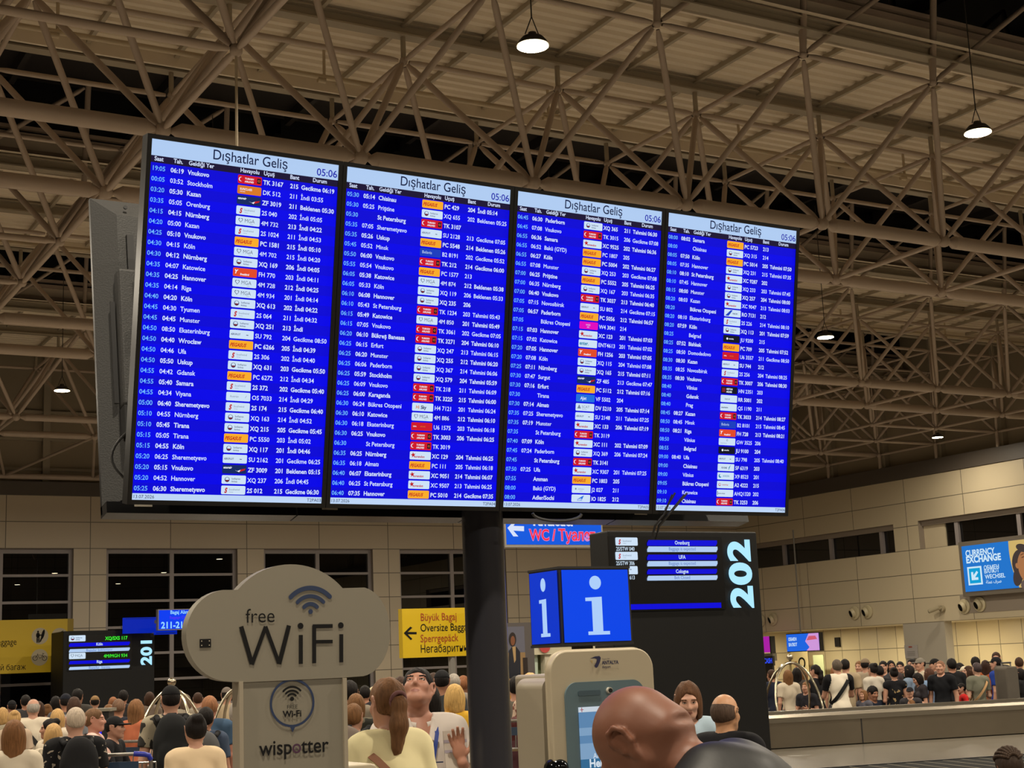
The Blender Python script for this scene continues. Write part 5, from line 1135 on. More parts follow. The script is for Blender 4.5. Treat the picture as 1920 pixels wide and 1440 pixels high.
    def legs(s, F, g=0.0, shoe=True, end=.09):
        for sg in (-1, 1):
            h_, kn, an = np.array([sg * .085, .005, .88]), np.array([sg * .095, -.012, .49]), np.array([sg * .1, .02, .085])
            if s.sit: h_, kn, an = np.array([sg * .085, .0, .47]), np.array([sg * .11, -.43, .47]), np.array([sg * .11, -.40, .085])
            F.cone(h_, kn, .082 * s.hv + g, .054 + g, .03); F.cone(kn, an, .052 + g, .034 + g, .02); s.sit or F.ell((sg * .096, .028, .36), (.05 + g, .053 + g, .10), .03)
            if shoe: F.ell((sg * .104, -.035 - (.43 if s.sit else 0), .045), (.045 + g, .125 + g, .045), .02)
    def headshape(s, F, ears=True):
        H = s.H; R = s.R
        def e(p, r, k=.02, op='add', a=0): F.ell(H(*p), tuple(q * s.hs for q in r), k, op, R @ rotx(math.radians(a)))
        def c(p, q, ra, rb, k=.012, op='add'): F.cone(H(*p), H(*q), ra * s.hs, rb * s.hs, k, op)
        e((0, .014, .028), (.0765, .094, .088)); e((0, .03, .0), (.070, .076, .075), .03); e((0, -.025, -.038), (.059, .068, .074), .03); e((0, -.05, -.088), (.036, .036, .028), .03)
        for sg in (-1, 1): c((sg * .055, -.0, -.055), (sg * .02, -.068, -.096), .016, .015, .03); e((sg * .036, -.068, -.026), (.024, .022, .024), .025)
        c((-.042, -.079, .026), (.042, -.079, .026), .010, .010, .02)
        for sg in (-1, 1): e((sg * .032, -.096, .004), (.019, .014, .0125), .012, 'sub'); e((sg * .031, -.078, .004), (.0135, .0125, .0125), .003)
        c((0, -.088, .012), (0, -.108, -.026), .008, .0125, .012); c((-.012, -.094, -.032), (.012, -.094, -.032), .009, .009, .01)
        e((0, -.089, -.060), (.024, .010, .0065), .006); e((0, -.087, -.0705), (.020, .010, .0075), .006); c((-.02, -.099, -.065), (.02, -.099, -.065), .0028, .0028, .003, 'sub')
        if ears:
            for sg in (-1, 1):
                e((sg * .077, .012, -.001), (.0075, .019, .029), .006, a=-12); hp = [(.071, -.010, .004), (.080, -.008, .024), (.086, .008, .036), (.089, .027, .030), (.088, .034, .010), (.083, .026, -.014), (.078, .012, -.031)]
                for q0, q1 in zip(hp, hp[1:]): c((sg * q0[0], q0[1], q0[2]), (sg * q1[0], q1[1], q1[2]), .0052, .0052, .005)
                e((sg * .074, .004, -.034), (.008, .010, .012), .008); e((sg * .088, .008, .004), (.008, .011, .019), .004, 'sub', -12); c((sg * .075, -.008, -.008), (sg * .079, -.004, -.014), .005, .005, .004)
        F.cone(s.c7 + np.array([0, -.005, -.03]), s.H(0, .018, -.05), .058 if not s.f else .048, .051 if not s.f else .044, .03)
    def field(s, legs=True):
        F = Field(s.lo, s.hi, s.h); s.torso(F); 
        if legs: s.legs(F)
        s.arm(F); s.headshape(F); return F
    def paint(s, C):                                                     # 0 skin, 1 brow and lashes, 2 lips, 3 eye white, 4 iris
        Q = (C - s.hc) @ s.R / s.hs; x, y, z = np.abs(Q[:, 0]), Q[:, 1], Q[:, 2]; m = np.zeros(len(C), int); fr = y < -.055
        m[fr & (((x - .032) / .0150) ** 2 + ((z - .0055) / .0066) ** 2 < 1)] = 1; m[fr & (((x - .032) / .0125) ** 2 + ((z - .004) / .0048) ** 2 < 1)] = 3; m[fr & (((x - .031) / .0056) ** 2 + ((z - .0045) / .0052) ** 2 < 1)] = 4
        m[fr & (x > .014) & (x < .053) & (np.abs(z - (.0255 - .12 * np.abs(x - .032))) < .0042)] = 1; m[fr & (((x / .022) ** 2 + ((z + .0655) / .0095) ** 2) < 1) & (y < -.084)] = 2
        return m
    def shirt(s, kind='tee', g=.011, low=-.03, wrinkle=.0035, vee=0.0):
        F = Field(s.lo, s.hi, s.h); s.torso(F, g); up = {'tank': .05, 'tee': .80, 'long': 1.0}[kind]
        s.arm(F, g + (.008 if kind == 'tee' else .004), fore=kind == 'long', hand=False, upto=up)
        if kind == 'tank' : pass
        F.ell(s.hip + s.sd * .02, (.172 * s.hv + g, .122 * s.hv + g, .14), .05)
        if kind == 'tee':
            for sg, S, E, Wr, fd in s.limbs(): q = S + (E - S) * .62; dd = (E - S) / np.linalg.norm(E - S); X = s.ax_cut(F, q, dd, S, E)
        F.wave(wrinkle, 38, 21); F.cut(s.hip + s.sd * low, -s.sd); 
        F.ell(s.c7 + s.nd * .055 + np.array([0, -.030, 0]), ((.062 if s.f else .068) + (.012 if kind == 'tank' else 0), .078, .078), .01, 'sub'); F.cut(s.c7 + s.nd * .060, s.nd)
        if vee: F.cone(s.c7 + np.array([0, -.08, .02]), s.c7 + np.array([0, -.135, -vee]), .056, .006, .01, 'sub')
        return F
    def ax_cut(s, F, q, dd, S, E):
        sl = F.sub(S, E + dd * .1, .09); X, Y, Z = F.grid(sl); d = (X - q[0]) * dd[0] + (Y - q[1]) * dd[1] + (Z - q[2]) * dd[2]; near = np.abs(X) > abs(S[0]) - .035
        F.D[sl] = np.where(near, np.maximum(F.D[sl], d), F.D[sl])
    def trousers(s, end=.1, g=.010):
        F = Field(s.lo, s.hi, s.h); s.legs(F, g, shoe=False); F.ell(s.hip, (.165 * s.hv + g, .114 * s.hv + g, .135), .05); F.wave(.003, 30, 17, 1); F.cut((0, 0, end), (0, 0, -1)); F.cut(s.hip + s.sd * .08, s.sd); return F
    def shoes(s):
        o = -.43 if s.sit else 0; F = Field((-.25, -.25 + o, -.01), (.25, .2 + o, .14), .01)
        for sg in (-1, 1): F.ell((sg * .104, -.035 + o, .042), (.052, .135, .052), .02); F.cone((sg * .1, .02 + o, .06), (sg * .1, .02 + o, .1), .045, .042, .02)
        F.cut((0, 0, 0.0), (0, 0, -1)); return F
    def hair(s, style):
        lo = s.hc + np.array([-.2, -.26, -.42]); hi = s.hc + np.array([.2, .26, .22]); F = Field(lo, hi, s.h if s.h < .008 else .008); H, R = s.H, s.R
        def e(p, r, k=.02, op='add', a=0): F.ell(H(*p), tuple(q * s.hs for q in r), k, op, R @ rotx(math.radians(a)))
        def c(p, q, ra, rb, k=.02): F.cone(H(*p), H(*q), ra * s.hs, rb * s.hs, k)
        def cut(p, n): F.cut(H(*p), R @ np.array(n, float))
        if style == 'cap':
            e((0, .012, .03), (.085, .104, .098)); cut((0, 0, .03), (0, .12, -1)); e((0, -.105, .034), (.066, .085, .010), .012); return F
        if style == 'buzz': e((0, .014, .028), (.0785, .0965, .090)); e((0, .032, .0), (.0715, .078, .077), .03); e((0, -.11, -.012), (.11, .075, .085), .01, 'sub'); cut((0, .05, -.045), (0, -.45, -1)); return F
        if style == 'fringe_bald': e((0, .02, .01), (.0795, .094, .085)); e((0, .035, .0), (.073, .078, .077), .03); e((0, -.02, .105), (.09, .10, .065), .01, 'sub'); e((0, -.10, .0), (.10, .085, .09), .01, 'sub'); cut((0, .05, -.05), (0, -.4, -1)); return F
        big = {'short': (.0815, .1005, .0945), 'thick': (.090, .108, .104)}.get(style, (.084, .103, .097))
        e((0, .016, .030), big); e((0, .034, .0), (.077, .085, .082), .03); e((0, -.122, -.008 if s.f else -.016), (.076, .078, .090 if s.f else .084), .012, 'sub')
        for sg in (-1, 1): e((sg * .088, -.02, -.02), (.022, .05, .045), .01, 'sub')
        if style in ('short', 'thick'): cut((0, .05, -.055), (0, -.5, -1))
        elif style == 'long':
            e((0, .058, -.12), (.082, .042, .20), .04); e((0, .03, -.05), (.088, .066, .11), .04)
            for sg in (-1, 1): e((sg * .072, -.005, -.12), (.028, .045, .16), .03)
        elif style == 'bob':
            e((0, .04, -.05), (.092, .07, .11), .04)
            for sg in (-1, 1): e((sg * .070, -.012, -.07), (.026, .045, .10), .03)
            cut((0, 0, -.145), (0, 0, -1))
        elif style == 'ponytail':
            cut((0, .05, -.06), (0, -.5, -1)); c((0, .10, .02), (0, .135, -.02), .024, .034, .02); c((0, .135, -.02), (.01, .128, -.12), .036, .044, .02); c((.01, .128, -.12), (.022, .115, -.225), .044, .030, .03); c((.015, .115, -.2), (.035, .11, -.262), .02, .006, .02); c((.01, .115, -.2), (.004, .11, -.255), .02, .006, .02)
        elif style == 'bun': cut((0, .05, -.06), (0, -.5, -1)); e((0, .085, .085), (.05, .048, .045), .015)
        elif style == 'scarf':
            e((0, .03, -.06), (.09, .085, .13), .04); e((0, -.02, -.12), (.085, .085, .06), .04); e((0, -.125, -.02), (.055, .07, .075), .012, 'sub')
        F.wave(.003 if style in ('long', 'bob', 'ponytail', 'thick') else .0018, 120, 16)
        if style == 'long': F.D = F.D + (.012 * np.sin(F.ax[0] * 90)[:, None, None] * (F.ax[2] < s.hc[2] - .26)[None, None, :]).astype(np.float32)
        return F
SKIN = {}
def skin(c): return mat('skin_%02x%02x%02x' % c, c, .48, spec=.35, var=.07, scale=26)
def hairm(c):
    n = 'hair_%02x%02x%02x' % c
    if n in MATS: return MATS[n]
    m = mat(n, c, .62, spec=.16, var=.55, scale=95, bump=.35); nt = m.node_tree
    nz = [q for q in nt.nodes if q.type == 'TEX_NOISE'][0]; tc = [q for q in nt.nodes if q.type == 'TEX_COORD'][0]; mp = nt.nodes.new('ShaderNodeMapping'); mp.inputs['Scale'].default_value = (1, 1, .09)
    nt.links.new(tc.outputs['Object'], mp.inputs['Vector']); nt.links.new(mp.outputs['Vector'], nz.inputs['Vector']); return m
def cloth(c, v=.10): return mat('cloth_%02x%02x%02x_%d' % (*c, int(v * 100)), c, .85, spec=.2, var=v, scale=6 if v <= .3 else 34, bump=.06)
def print_mat(name, a, b, scale, thr=.5):
    if name in MATS: return MATS[name]
    m = mat(name, a, .85, spec=.2); nt = m.node_tree; tc = nt.nodes.new('ShaderNodeTexCoord'); vz = nt.nodes.new('ShaderNodeTexNoise'); vz.inputs['Scale'].default_value = scale; vz.inputs['Detail'].default_value = 1.5
    nt.links.new(tc.outputs['Object'], vz.inputs['Vector']); g = node_math(nt, 'GREATER_THAN', vz.outputs['Fac'], thr); mx = nt.nodes.new('ShaderNodeMix'); mx.data_type = 'RGBA'; mx.inputs[6].default_value = (*lin(a), 1); mx.inputs[7].default_value = (*lin(b), 1)
    nt.links.new(g, mx.inputs[0]); nt.links.new(mx.outputs[2], nt.nodes['Principled BSDF'].inputs['Base Color']); return m
M_lip = mat('lips', (146, 92, 80), .5); M_eyew = mat('eye_white', (150, 142, 134), .3); M_iris = mat('iris', (40, 28, 20), .15)
S1, S2, S3, S4 = skin((178, 134, 112)), skin((158, 112, 88)), skin((190, 150, 128)), skin((132, 90, 70))
HB, HD, HBL, HGR, HRD, HLB = (58, 38, 26), (22, 17, 15), (178, 142, 92), (150, 142, 132), (134, 88, 58), (112, 78, 48)
PROTO = {}
RIGS = {'man': dict(), 'man_bent': dict(arms='bent'), 'woman': dict(female=True), 'woman_bent': dict(female=True, arms='bent'), 'man_push': dict(arms='push', lean=6, neck=10), 'woman_bow': dict(female=True, arms='bent', lean=4, neck=22, head=24),
        'man_bow': dict(arms='bent', lean=5, neck=24, head=26), 'man_big': dict(heavy=1.14), 'man_sit': dict(sit=True, arms='bent', head=14, neck=14), 'man_look': dict(turn=32), 'woman_look': dict(female=True, turn=-32, arms='bent')}
def proto(kind, part, fn):
    if (kind, part) not in PROTO: PROTO[(kind, part)] = fn()
    return PROTO[(kind, part)]
def rig(kind): return proto(kind, 'rig', lambda: Rig(**RIGS[kind]))
def part_obj(name, me, mats, parent):
    o = bpy.data.objects.new(name, me); COL.objects.link(o); o.parent = parent
    for i, m in enumerate(mats):
        if i < len(o.material_slots): o.material_slots[i].link = 'OBJECT'; o.material_slots[i].material = m
    return o
CAMAZ = math.atan2(-_F.y, -_F.x)
def az_of(face, p):                                                     # face: 0 towards the camera, 90 facing the left of the view, 180 away
    d = (EYE - p); return math.atan2(d.y, d.x) + math.radians(90) + math.radians(-face)
def person(px, py, d, kind, face, label, sk=S1, hair=('short', HB), top=((120, 110, 100), 'tee'), low=(60, 60, 64), group='people waiting for baggage', hmin=.78, brow=None, name='person'):
    g = rig(kind); hc = at(px, py, d); s_ = hc.z / g.hc[2]
    if not .5 < s_ < 1.25: print('SCALE', label, round(s_, 2))
    th = az_of(face, hc); c, sn = math.cos(th), math.sin(th); x, y = g.hc[0] * s_, g.hc[1] * s_
    r = empty(name, (hc.x - (c * x - sn * y), hc.y - (sn * x + c * y), 0), label, 'person', group); r.rotation_euler = (0, 0, th); r.scale = (s_, s_, s_)
    bm_ = hairm(hair[1] if hair and hair[1] else HB)
    part_obj('body', proto(kind, 'body', lambda: net('body', g.field(), [S1, bm_, M_lip, M_eyew, M_iris], g.paint)), [sk, brow or bm_, M_lip, M_eyew, M_iris], r)
    tm = top[0] if not isinstance(top[0], tuple) else cloth(top[0]); tk = top[1]
    if tk == 'raglan': part_obj('shirt', net('shirt', g.shirt('tee'), [tm, M_ink], lambda C: (np.abs(C[:, 0]) > g.sw - .045 + np.maximum(0, g.sh[2] - .02 - C[:, 2]) * .25).astype(int)), [tm, cloth((20, 20, 23))], r)
    else: part_obj('shirt', proto(kind, 'shirt' + tk, lambda: net('shirt', g.shirt(tk), [tm])), [tm], r)
    lm = low if not isinstance(low, tuple) else cloth(low)
    part_obj('trousers', proto(kind, 'trousers', lambda: net('trousers', g.trousers(), [lm])), [lm], r)
    part_obj('shoes', proto(kind, 'shoes', lambda: net('shoes', g.shoes(), [M_ink])), [cloth((60, 58, 56))], r)
    if hair: part_obj('cap' if hair[0] == 'cap' else 'headscarf' if hair[0] == 'scarf' else 'hair', proto(kind, 'hair' + hair[0], lambda: net('hair', g.hair(hair[0]), [bm_])), [cloth(hair[1]) if hair[0] in ('cap', 'scarf') else bm_], r)
    if hair and hair[0] == 'cap': part_obj('hair', proto(kind, 'hairbuzz', lambda: net('hair', g.hair('buzz'), [bm_])), [hairm(HD)], r)
    r['_s'] = s_; return r, g, s_, th
def on_person(P, local):                                                # local rig coordinates -> world
    r, g, s_, th = P; c, sn = math.cos(th), math.sin(th); x, y, z = [q * s_ for q in local]; return Vector((r.location.x + c * x - sn * y, r.location.y + sn * x + c * y, z))
def pack_fields():
    F = Field((-.2, -.14, -.27), (.2, .16, .29), .012); F.ell((0, .02, -.04), (.15, .085, .21), .05); F.ell((0, .02, .08), (.135, .08, .17), .05); F.ell((0, .085, -.09), (.115, .05, .12), .03); F.wave(.004, 26, 19)
    S_ = Field((-.2, -.3, -.27), (.2, .12, .34), .012)
    for sg in (-1, 1): S_.cone((sg * .10, -.03, .19), (sg * .115, -.13, .215), .022, .022, .02); S_.cone((sg * .115, -.13, .215), (sg * .12, -.255, .05), .022, .02, .02); S_.cone((sg * .12, -.255, .05), (sg * .14, -.06, -.18), .018, .014, .02)
    S_.cone((-.03, .0, .24), (.03, .0, .24), .012, .012, .02); return F, S_
def backpack(P, label, c, c2=(24, 24, 26), size=1.0, patch=None):
    r, g, s_, th = P; q = on_person(P, g.hip + g.sd * .33 + np.array([0, .185, 0])); s2 = s_ * size
    o = empty('backpack', q, label, 'backpack', 'backpacks'); o.rotation_euler = (0, 0, th); o.scale = (s2, s2, s2)
    if ('pack', 0) not in PROTO: a, b = pack_fields(); PROTO[('pack', 0)] = net('bag', a, [M_ink]); PROTO[('pack', 1)] = net('straps', b, [M_ink])
    part_obj('bag', PROTO[('pack', 0)], [cloth(c)], o); part_obj('straps', PROTO[('pack', 1)], [cloth(c2)], o)
    return o
def strap(P, label, c, name='bag_strap', side=1, wdt=.02, bag=True):
    r, g, s_, th = P; pts = []
    for t in [i / 16 for i in range(17)]:
        a = math.radians(-100 + 380 * t) if False else 2 * math.pi * t
        x = -side * math.cos(a) * .165; z = .30 + .20 * math.cos(a); y = math.sin(a) * .145 + .0
        pts.append(on_person(P, g.hip + g.sd * z + np.array([x, y, 0])))
    mb = MB(); V = []; F_ = []; o0 = on_person(P, g.hip + g.sd * .30)
    for i, p in enumerate(pts):
        d = (pts[(i + 1) % 17] - pts[i - 1]).normalized(); out = (p - o0).normalized(); w = d.cross(out).normalized() * wdt * s_; V += [p - w, p + w, p + w + out * .006, p - w + out * .006]
        if i: b = 4 * (i - 1); F_ += [(b + k, b + (k + 1) % 4, b + 4 + (k + 1) % 4, b + 4 + k) for k in range(4)]
    mb.add(V, F_, cloth(c)); q = on_person(P, g.hip + np.array([side * .22, .0, .02])); rr = empty('shoulder_bag', q, label, 'bag', 'shoulder bags'); mb.build('strap', rr, smooth=40)
    if bag: m2 = MB(); fr = Fr(q, (math.cos(th), math.sin(th), 0), (0, 0, 1), (-math.sin(th), math.cos(th), 0)); m2.prism(fr, rrect(-.04, .05, -.13, .1, .03, 4), -.12, .12, cloth(c)); m2.build('bag', rr, smooth=40, bevel=.01)
    return rr
# ------------------------------------------------------------------ the close figures
def hero(px, py, d, g, face, label, sk, hair, top, low, group=None, brow=None, extra=None):
    hc = at(px, py, d); s_ = hc.z / g.hc[2]; th = az_of(face, hc); c, sn = math.cos(th), math.sin(th); x, y = g.hc[0] * s_, g.hc[1] * s_
    print('HERO', label[:30], round(s_, 3))
    r = empty('person', (hc.x - (c * x - sn * y), hc.y - (sn * x + c * y), 0), label, 'person', group); r.rotation_euler = (0, 0, th); r.scale = (s_,) * 3
    bm_ = hairm(hair[1]) if hair else hairm(HB)
    F = g.field()
    if extra: extra(F)
    part_obj('body', net('body', F, [sk, brow or bm_, M_lip, M_eyew, M_iris], g.paint), [], r)
    part_obj('shirt', net('shirt', g.shirt(top[1], **(top[2] if len(top) > 2 else {})), [top[0]]), [], r)
    part_obj('trousers', net('trousers', g.trousers(), [low]), [], r); part_obj('shoes', net('shoes', g.shoes(), [cloth((40, 38, 38))]), [], r)
    if hair: part_obj('hair', net('hair', g.hair(hair[0]), [bm_]), [], r)
    return r, g, s_, th
def collar(P, m, rad=.074, up=.012, thick=.013, name='collar', tilt=.03, open_=0.0):
    r, g, s_, th = P; mb = MB(); pts = []
    for i in range(29):
        a = 2 * math.pi * i / 28 * (1 - open_) + math.pi * open_ - math.pi / 2
        pts.append(Vector(tuple(g.c7 + np.array([rad * math.cos(a), -.012 + rad * .92 * math.sin(a), up + tilt * math.sin(a)]) + g.nd * .004)))
    V = []; F_ = []
    for i, p in enumerate(pts):
        o = Vector(tuple(g.c7)); out = Vector((p.x - o.x, p.y - o.y + .012, 0)).normalized(); nd = Vector(tuple(g.nd))
        V += [p + out * .010 - nd * .022, p + out * .016 + nd * .004, p + nd * .020 - out * .002, p - out * .004 + nd * .004]
        if i: b = 4 * (i - 1); F_ += [(b + k, b + (k + 1) % 4, b + 4 + (k + 1) % 4, b + 4 + k) for k in range(4)]
    mb.add(V, F_, m); o = mb.build(name, smooth=60, origin=(0, 0, 0)); o.parent = r; o.modifiers.new('smooth', 'SUBSURF').levels = 1; o.modifiers['smooth'].render_levels = 2; return o
# bald man bowing over the kiosk
SKB = mat('skin_bald', (112, 72, 54), .5, spec=.32, var=.14, scale=14, bump=.05)
gB = Rig(lean=24, neck=50, head=57, turn=0, drop=.07, nlen=.185, h=.0042, heavy=1.05, lo=(-.34, -.70, -.01), hi=(.34, .25, 1.66))
def folds(F):
    F.ell(gB.H(0, .072, -.048), (.056, .034, .030), .04, 'add', gB.R); F.cone(gB.H(-.05, .105, -.064), gB.H(.05, .105, -.064), .005, .005, .014, 'sub')
leather = mat('jacket_black', (17, 17, 18), .5, spec=.3, bump=.05, scale=30)
Pb = hero(1201, 1396, 3.3, gB, 120, 'bald man in a black jacket bowing his head over the kiosk screen', SKB, None, (leather, 'long', dict(g=.016, wrinkle=.004)), cloth((40, 42, 50)), extra=folds, brow=SKB)
collar(Pb, leather, rad=.088, up=.004, tilt=.012)
# airline agent looking up at the screens
gU = Rig(lean=0, neck=0, head=-33, turn=-16, arms=('down', 'raised'), h=.0052, lo=(-.40, -.36, -.01), hi=(.40, .28, 1.80), heavy=1.04)
shirt_w = cloth((206, 196, 188), .04)
Pu = hero(783, 1292, 7.9, gU, -10, 'man in a white uniform shirt with blue lanyard looking up at the screens', skin((168, 120, 100)), ('short', HD), (shirt_w, 'tee', dict(low=-.06, vee=.15)), cloth((30, 32, 44)))
collar(Pu, shirt_w, rad=.080, up=.012, tilt=.030, open_=.10)
for sg in (-1, 1):
    mb = MB(); c_ = gU.c7; Q = [Vector(tuple(c_ + np.array(q))) for q in ((sg * .058, -.065, .022), (sg * .100, -.062, -.012), (sg * .075, -.132, -.100), (sg * .028, -.118, -.082))]
    dn = Vector((0, -.010, .004)); mb.add([q for q in Q] + [q + dn for q in Q], [(0, 1, 2, 3), (4, 5, 6, 7), (0, 1, 5, 4), (1, 2, 6, 5), (2, 3, 7, 6), (3, 0, 4, 7)], shirt_w); o = mb.build('lapel', origin=(0, 0, 0), bevel=.003); o.parent = Pu[0]
def chest_line(P, pts, w, m, name, lift=.0):
    r, g, s_, th = P; mb = MB(); V = []; F_ = []
    for i, (x, y, z) in enumerate(pts):
        V += [(x - w, y - lift, z), (x + w, y - lift, z), (x + w, y - lift - .004, z), (x - w, y - lift - .004, z)]
        if i: b = 4 * (i - 1); F_ += [(b + k, b + (k + 1) % 4, b + 4 + (k + 1) % 4, b + 4 + k) for k in range(4)]
    mb.add(V, F_, m); o = mb.build(name, smooth=40, origin=(0, 0, 0)); o.parent = r; return o
blue_l = mat('lanyard_blue', (20, 50, 130), .6)
chest_line(Pu, [(.075, -.055, 1.455), (.07, -.10, 1.41), (.055, -.128, 1.35), (.035, -.135, 1.25), (.02, -.13, 1.15)], .010, blue_l, 'lanyard'); chest_line(Pu, [(-.075, -.055, 1.455), (-.07, -.10, 1.41), (-.055, -.128, 1.35), (-.02, -.135, 1.25), (.0, -.13, 1.15)], .010, blue_l, 'lanyard')
mb = MB(); mb.box(W0, .115, .185, -.05, .03, 1.492, 1.502, shirt_w); mb.box(W0, -.185, -.115, -.05, .03, 1.492, 1.502, shirt_w)
for sg in (-1, 1): mb = MB(); mb.box(Fr((sg * .135, .0, 1.488), (1, 0, -sg * .18), (0, 1, 0), (sg * .18, 0, 1)), -.05, .05, -.024, .024, 0, .010, shirt_w); o = mb.build('epaulette', origin=(0, 0, 0), bevel=.003); o.parent = Pu[0]
mb = MB(); mb.box(W0, .03, .09, -.142, -.139, 1.27, 1.276, M_navy); o = mb.build('chest_print', origin=(0, 0, 0)); o.parent = Pu[0]
q = on_person(Pu, (.125, -.235, 1.30)); M_pap = mat('paper_grey', (178, 168, 158), .6); M_pap2 = mat('paper_stripe', (146, 138, 150), .6)
mb = MB(); fr = Fr(q, (math.cos(Pu[3]), math.sin(Pu[3]), 0), (0, .12, 1), (math.sin(Pu[3]), -math.cos(Pu[3]), .1)); mb.box(fr, -.045, .075, -.06, .13, -.012, .0, M_pap)
for i in range(2): mb.box(fr, -.045, .075, .02 + .05 * i, .035 + .05 * i, -.013, .0012, M_pap2)
tag(mb.build('paper_pad', origin=q), 'folded grey papers held up by the man in the white uniform shirt', 'paper')
# woman with the ponytail
gP = Rig(female=True, lean=1, neck=12, head=6, h=.0072, lo=(-.36, -.34, -.01), hi=(.36, .30, 1.80), heavy=1.12)
yel = cloth((238, 226, 178), .05)
Pp = hero(725, 1318, 7.1, gP, 152, 'woman with a brown ponytail in a pale yellow top seen from behind', skin((176, 130, 108)), ('ponytail', (106, 74, 48)), (yel, 'long', dict(low=-.08)), cloth((86, 84, 96)))
mb = MB(); c_ = Vector(tuple(gP.H(0, .122, 0))); mb.path([c_ + Vector((.036 * math.cos(t), .012 * math.sin(t), .036 * math.sin(t))) for t in [2 * math.pi * i / 20 for i in range(21)]], .010, cloth((120, 84, 84)), 8); o = mb.build('hair_tie', origin=(0, 0, 0), smooth=60); o.parent = Pp[0]
strap(Pp, 'tan bag strap across the back of the ponytail woman', (150, 108, 86), side=-1, wdt=.017)
# pair by the black pillar
gW = Rig(female=True, lean=3, neck=20, head=16, turn=12, arms='bent', h=.006, lo=(-.36, -.46, -.01), hi=(.36, .28, 1.80))
Pw = hero(1290, 1312, 9.2, gW, 8, 'young woman with straight brown hair and pale blue shirt looking down', skin((188, 144, 122)), ('bob', (86, 58, 38)), (cloth((166, 186, 200), .06), 'long'), cloth((60, 70, 90)))
gM = Rig(lean=2, neck=12, head=4, h=.0078, lo=(-.38, -.34, -.01), hi=(.38, .30, 1.80))
Pm = hero(1361, 1337, 8.35, gM, -152, 'man with cropped balding hair and black hoodie seen from behind beside the pillar', skin((180, 134, 100)), ('fringe_bald', (76, 60, 50)), (cloth((22, 22, 26)), 'long', dict(g=.018)), cloth((40, 40, 46)))
collar(Pm, cloth((22, 22, 26)), rad=.086, up=-.002, thick=.02, name='hood', tilt=-.02)
strap(Pm, 'dark pink bag strap over the black hoodie', (110, 52, 66), side=1, wdt=.02, bag=False)
gK = Rig(female=True, neck=12, head=14, h=.0085, lo=(-.36, -.34, -.01), hi=(.36, .28, 1.80))
Pk = hero(1892, 1440, 7.2, gK, 160, 'child with dark braided hair at the corner by the plate conveyor', S4, ('thick', (48, 36, 28)), (cloth((90, 80, 76)), 'tee'), cloth((50, 50, 60)))
mb = MB(); braid = hairm((58, 44, 34))
for i in range(9):
    a = math.radians(-64 + 16 * i); pts = [Vector(tuple(gK.H(.098 * math.sin(a) * math.sin(t), .014 + .116 * -math.cos(t) * -1 if False else .016 - .114 * math.cos(t), .030 + .110 * math.cos(a) * math.sin(t)))) for t in [math.radians(35 + 8 * k) for k in range(17)]]
    for k in range(0, 16): mb.ball(pts[k], .0115, braid, 8, 1, 1, 1)
o = mb.build('braids', origin=(0, 0, 0), smooth=80); o.parent = Pk[0]; o['kind'] = 'stuff'
# ------------------------------------------------------------------ the waiting crowd
def P(x, ytop, d, kind, face, label, sk=S1, hair=('short', HB), top=(120, 110, 100), tk='tee', low=(60, 60, 64)): return person(x, ytop + .118 * FPX / d, d, kind, face, label, sk, hair, (top, tk), low)
T_spk = print_mat('tee_speckled', (20, 20, 22), (150, 140, 126), 26, .64); T_pal = print_mat('shirt_palm', (150, 140, 120), (44, 42, 40), 9, .5); T_flo = print_mat('dress_floral', (18, 18, 22), (150, 128, 90), 12, .62); T_leo = print_mat('blouse_mottled', (190, 166, 146), (120, 72, 62), 16, .52); T_cam = print_mat('shirt_camo', (96, 90, 74), (40, 40, 34), 8, .5)
# group by the windows, far to near
P(22, 1312, 25, 'man', 170, 'man in a black cap far off under the yellow pictogram sign', S2, ('cap', (20, 20, 22)), (36, 36, 40))
P(5, 1324, 19, 'woman', 190, 'blonde woman at the picture edge under the yellow pictogram sign', S1, ('bob', HBL), (150, 140, 120))
P(48, 1302, 24, 'man', 180, 'dark-haired man behind the white shirt with the strap', S2, ('short', HD), (60, 58, 60))
P(88, 1318, 21, 'woman', 175, 'woman with tied blonde-brown hair behind the woman with a bun', S1, ('bun', HLB), (190, 170, 150))
P(104, 1304, 22, 'woman', 170, 'tall woman with dark bobbed hair near the 201 pillar', S1, ('bob', HD), (90, 88, 86))
P(72, 1313, 20, 'woman', 185, 'woman with long brown hair between the white shirt and the dark bob', S1, ('long', HB), (130, 110, 96))
P(123, 1300, 20.5, 'man', 180, 'man in a navy cap under the screen of the 201 pillar', S2, ('cap', (28, 30, 40)), (80, 78, 80))
P(146, 1292, 23, 'man', 200, 'tall man with thick dark hair under the 201 pillar', S2, ('thick', HD), (70, 66, 62))
P(138, 1305, 19, 'woman', 160, 'woman with sunglasses pushed up on brown hair', S1, ('bob', (70, 50, 40)), (120, 124, 130))
P(178, 1303, 24, 'woman', 180, 'woman in a tan sun hat under the 201 pillar', S1, ('cap', (132, 104, 70)), (120, 100, 80))
P(231, 1294, 25, 'man', 180, 'tall man with black hair at the foot of the 201 pillar', S2, ('thick', HD), (50, 48, 50))
P(212, 1305, 25.2, 'woman', 180, 'woman with reddish hair beside the bald man in navy', S1, ('bob', HRD), (100, 90, 84))
P(280, 1296, 24, 'woman', 170, 'woman with dark hair behind the chrome cart arch', S1, ('bob', HB), (110, 96, 86))
P(248, 1316, 22, 'woman', 185, 'woman with dark brown hair next to the long-haired woman', S2, ('bob', HD), (60, 56, 60))
P(371, 1297, 23, 'man', 180, 'brown-haired man beyond the chrome cart, under the cloud sign', S1, ('short', HB), (120, 108, 100))
P(348, 1300, 22, 'woman', 180, 'woman with grey-brown hair right behind the black cap', S1, ('bob', (104, 84, 70)), (150, 140, 124))
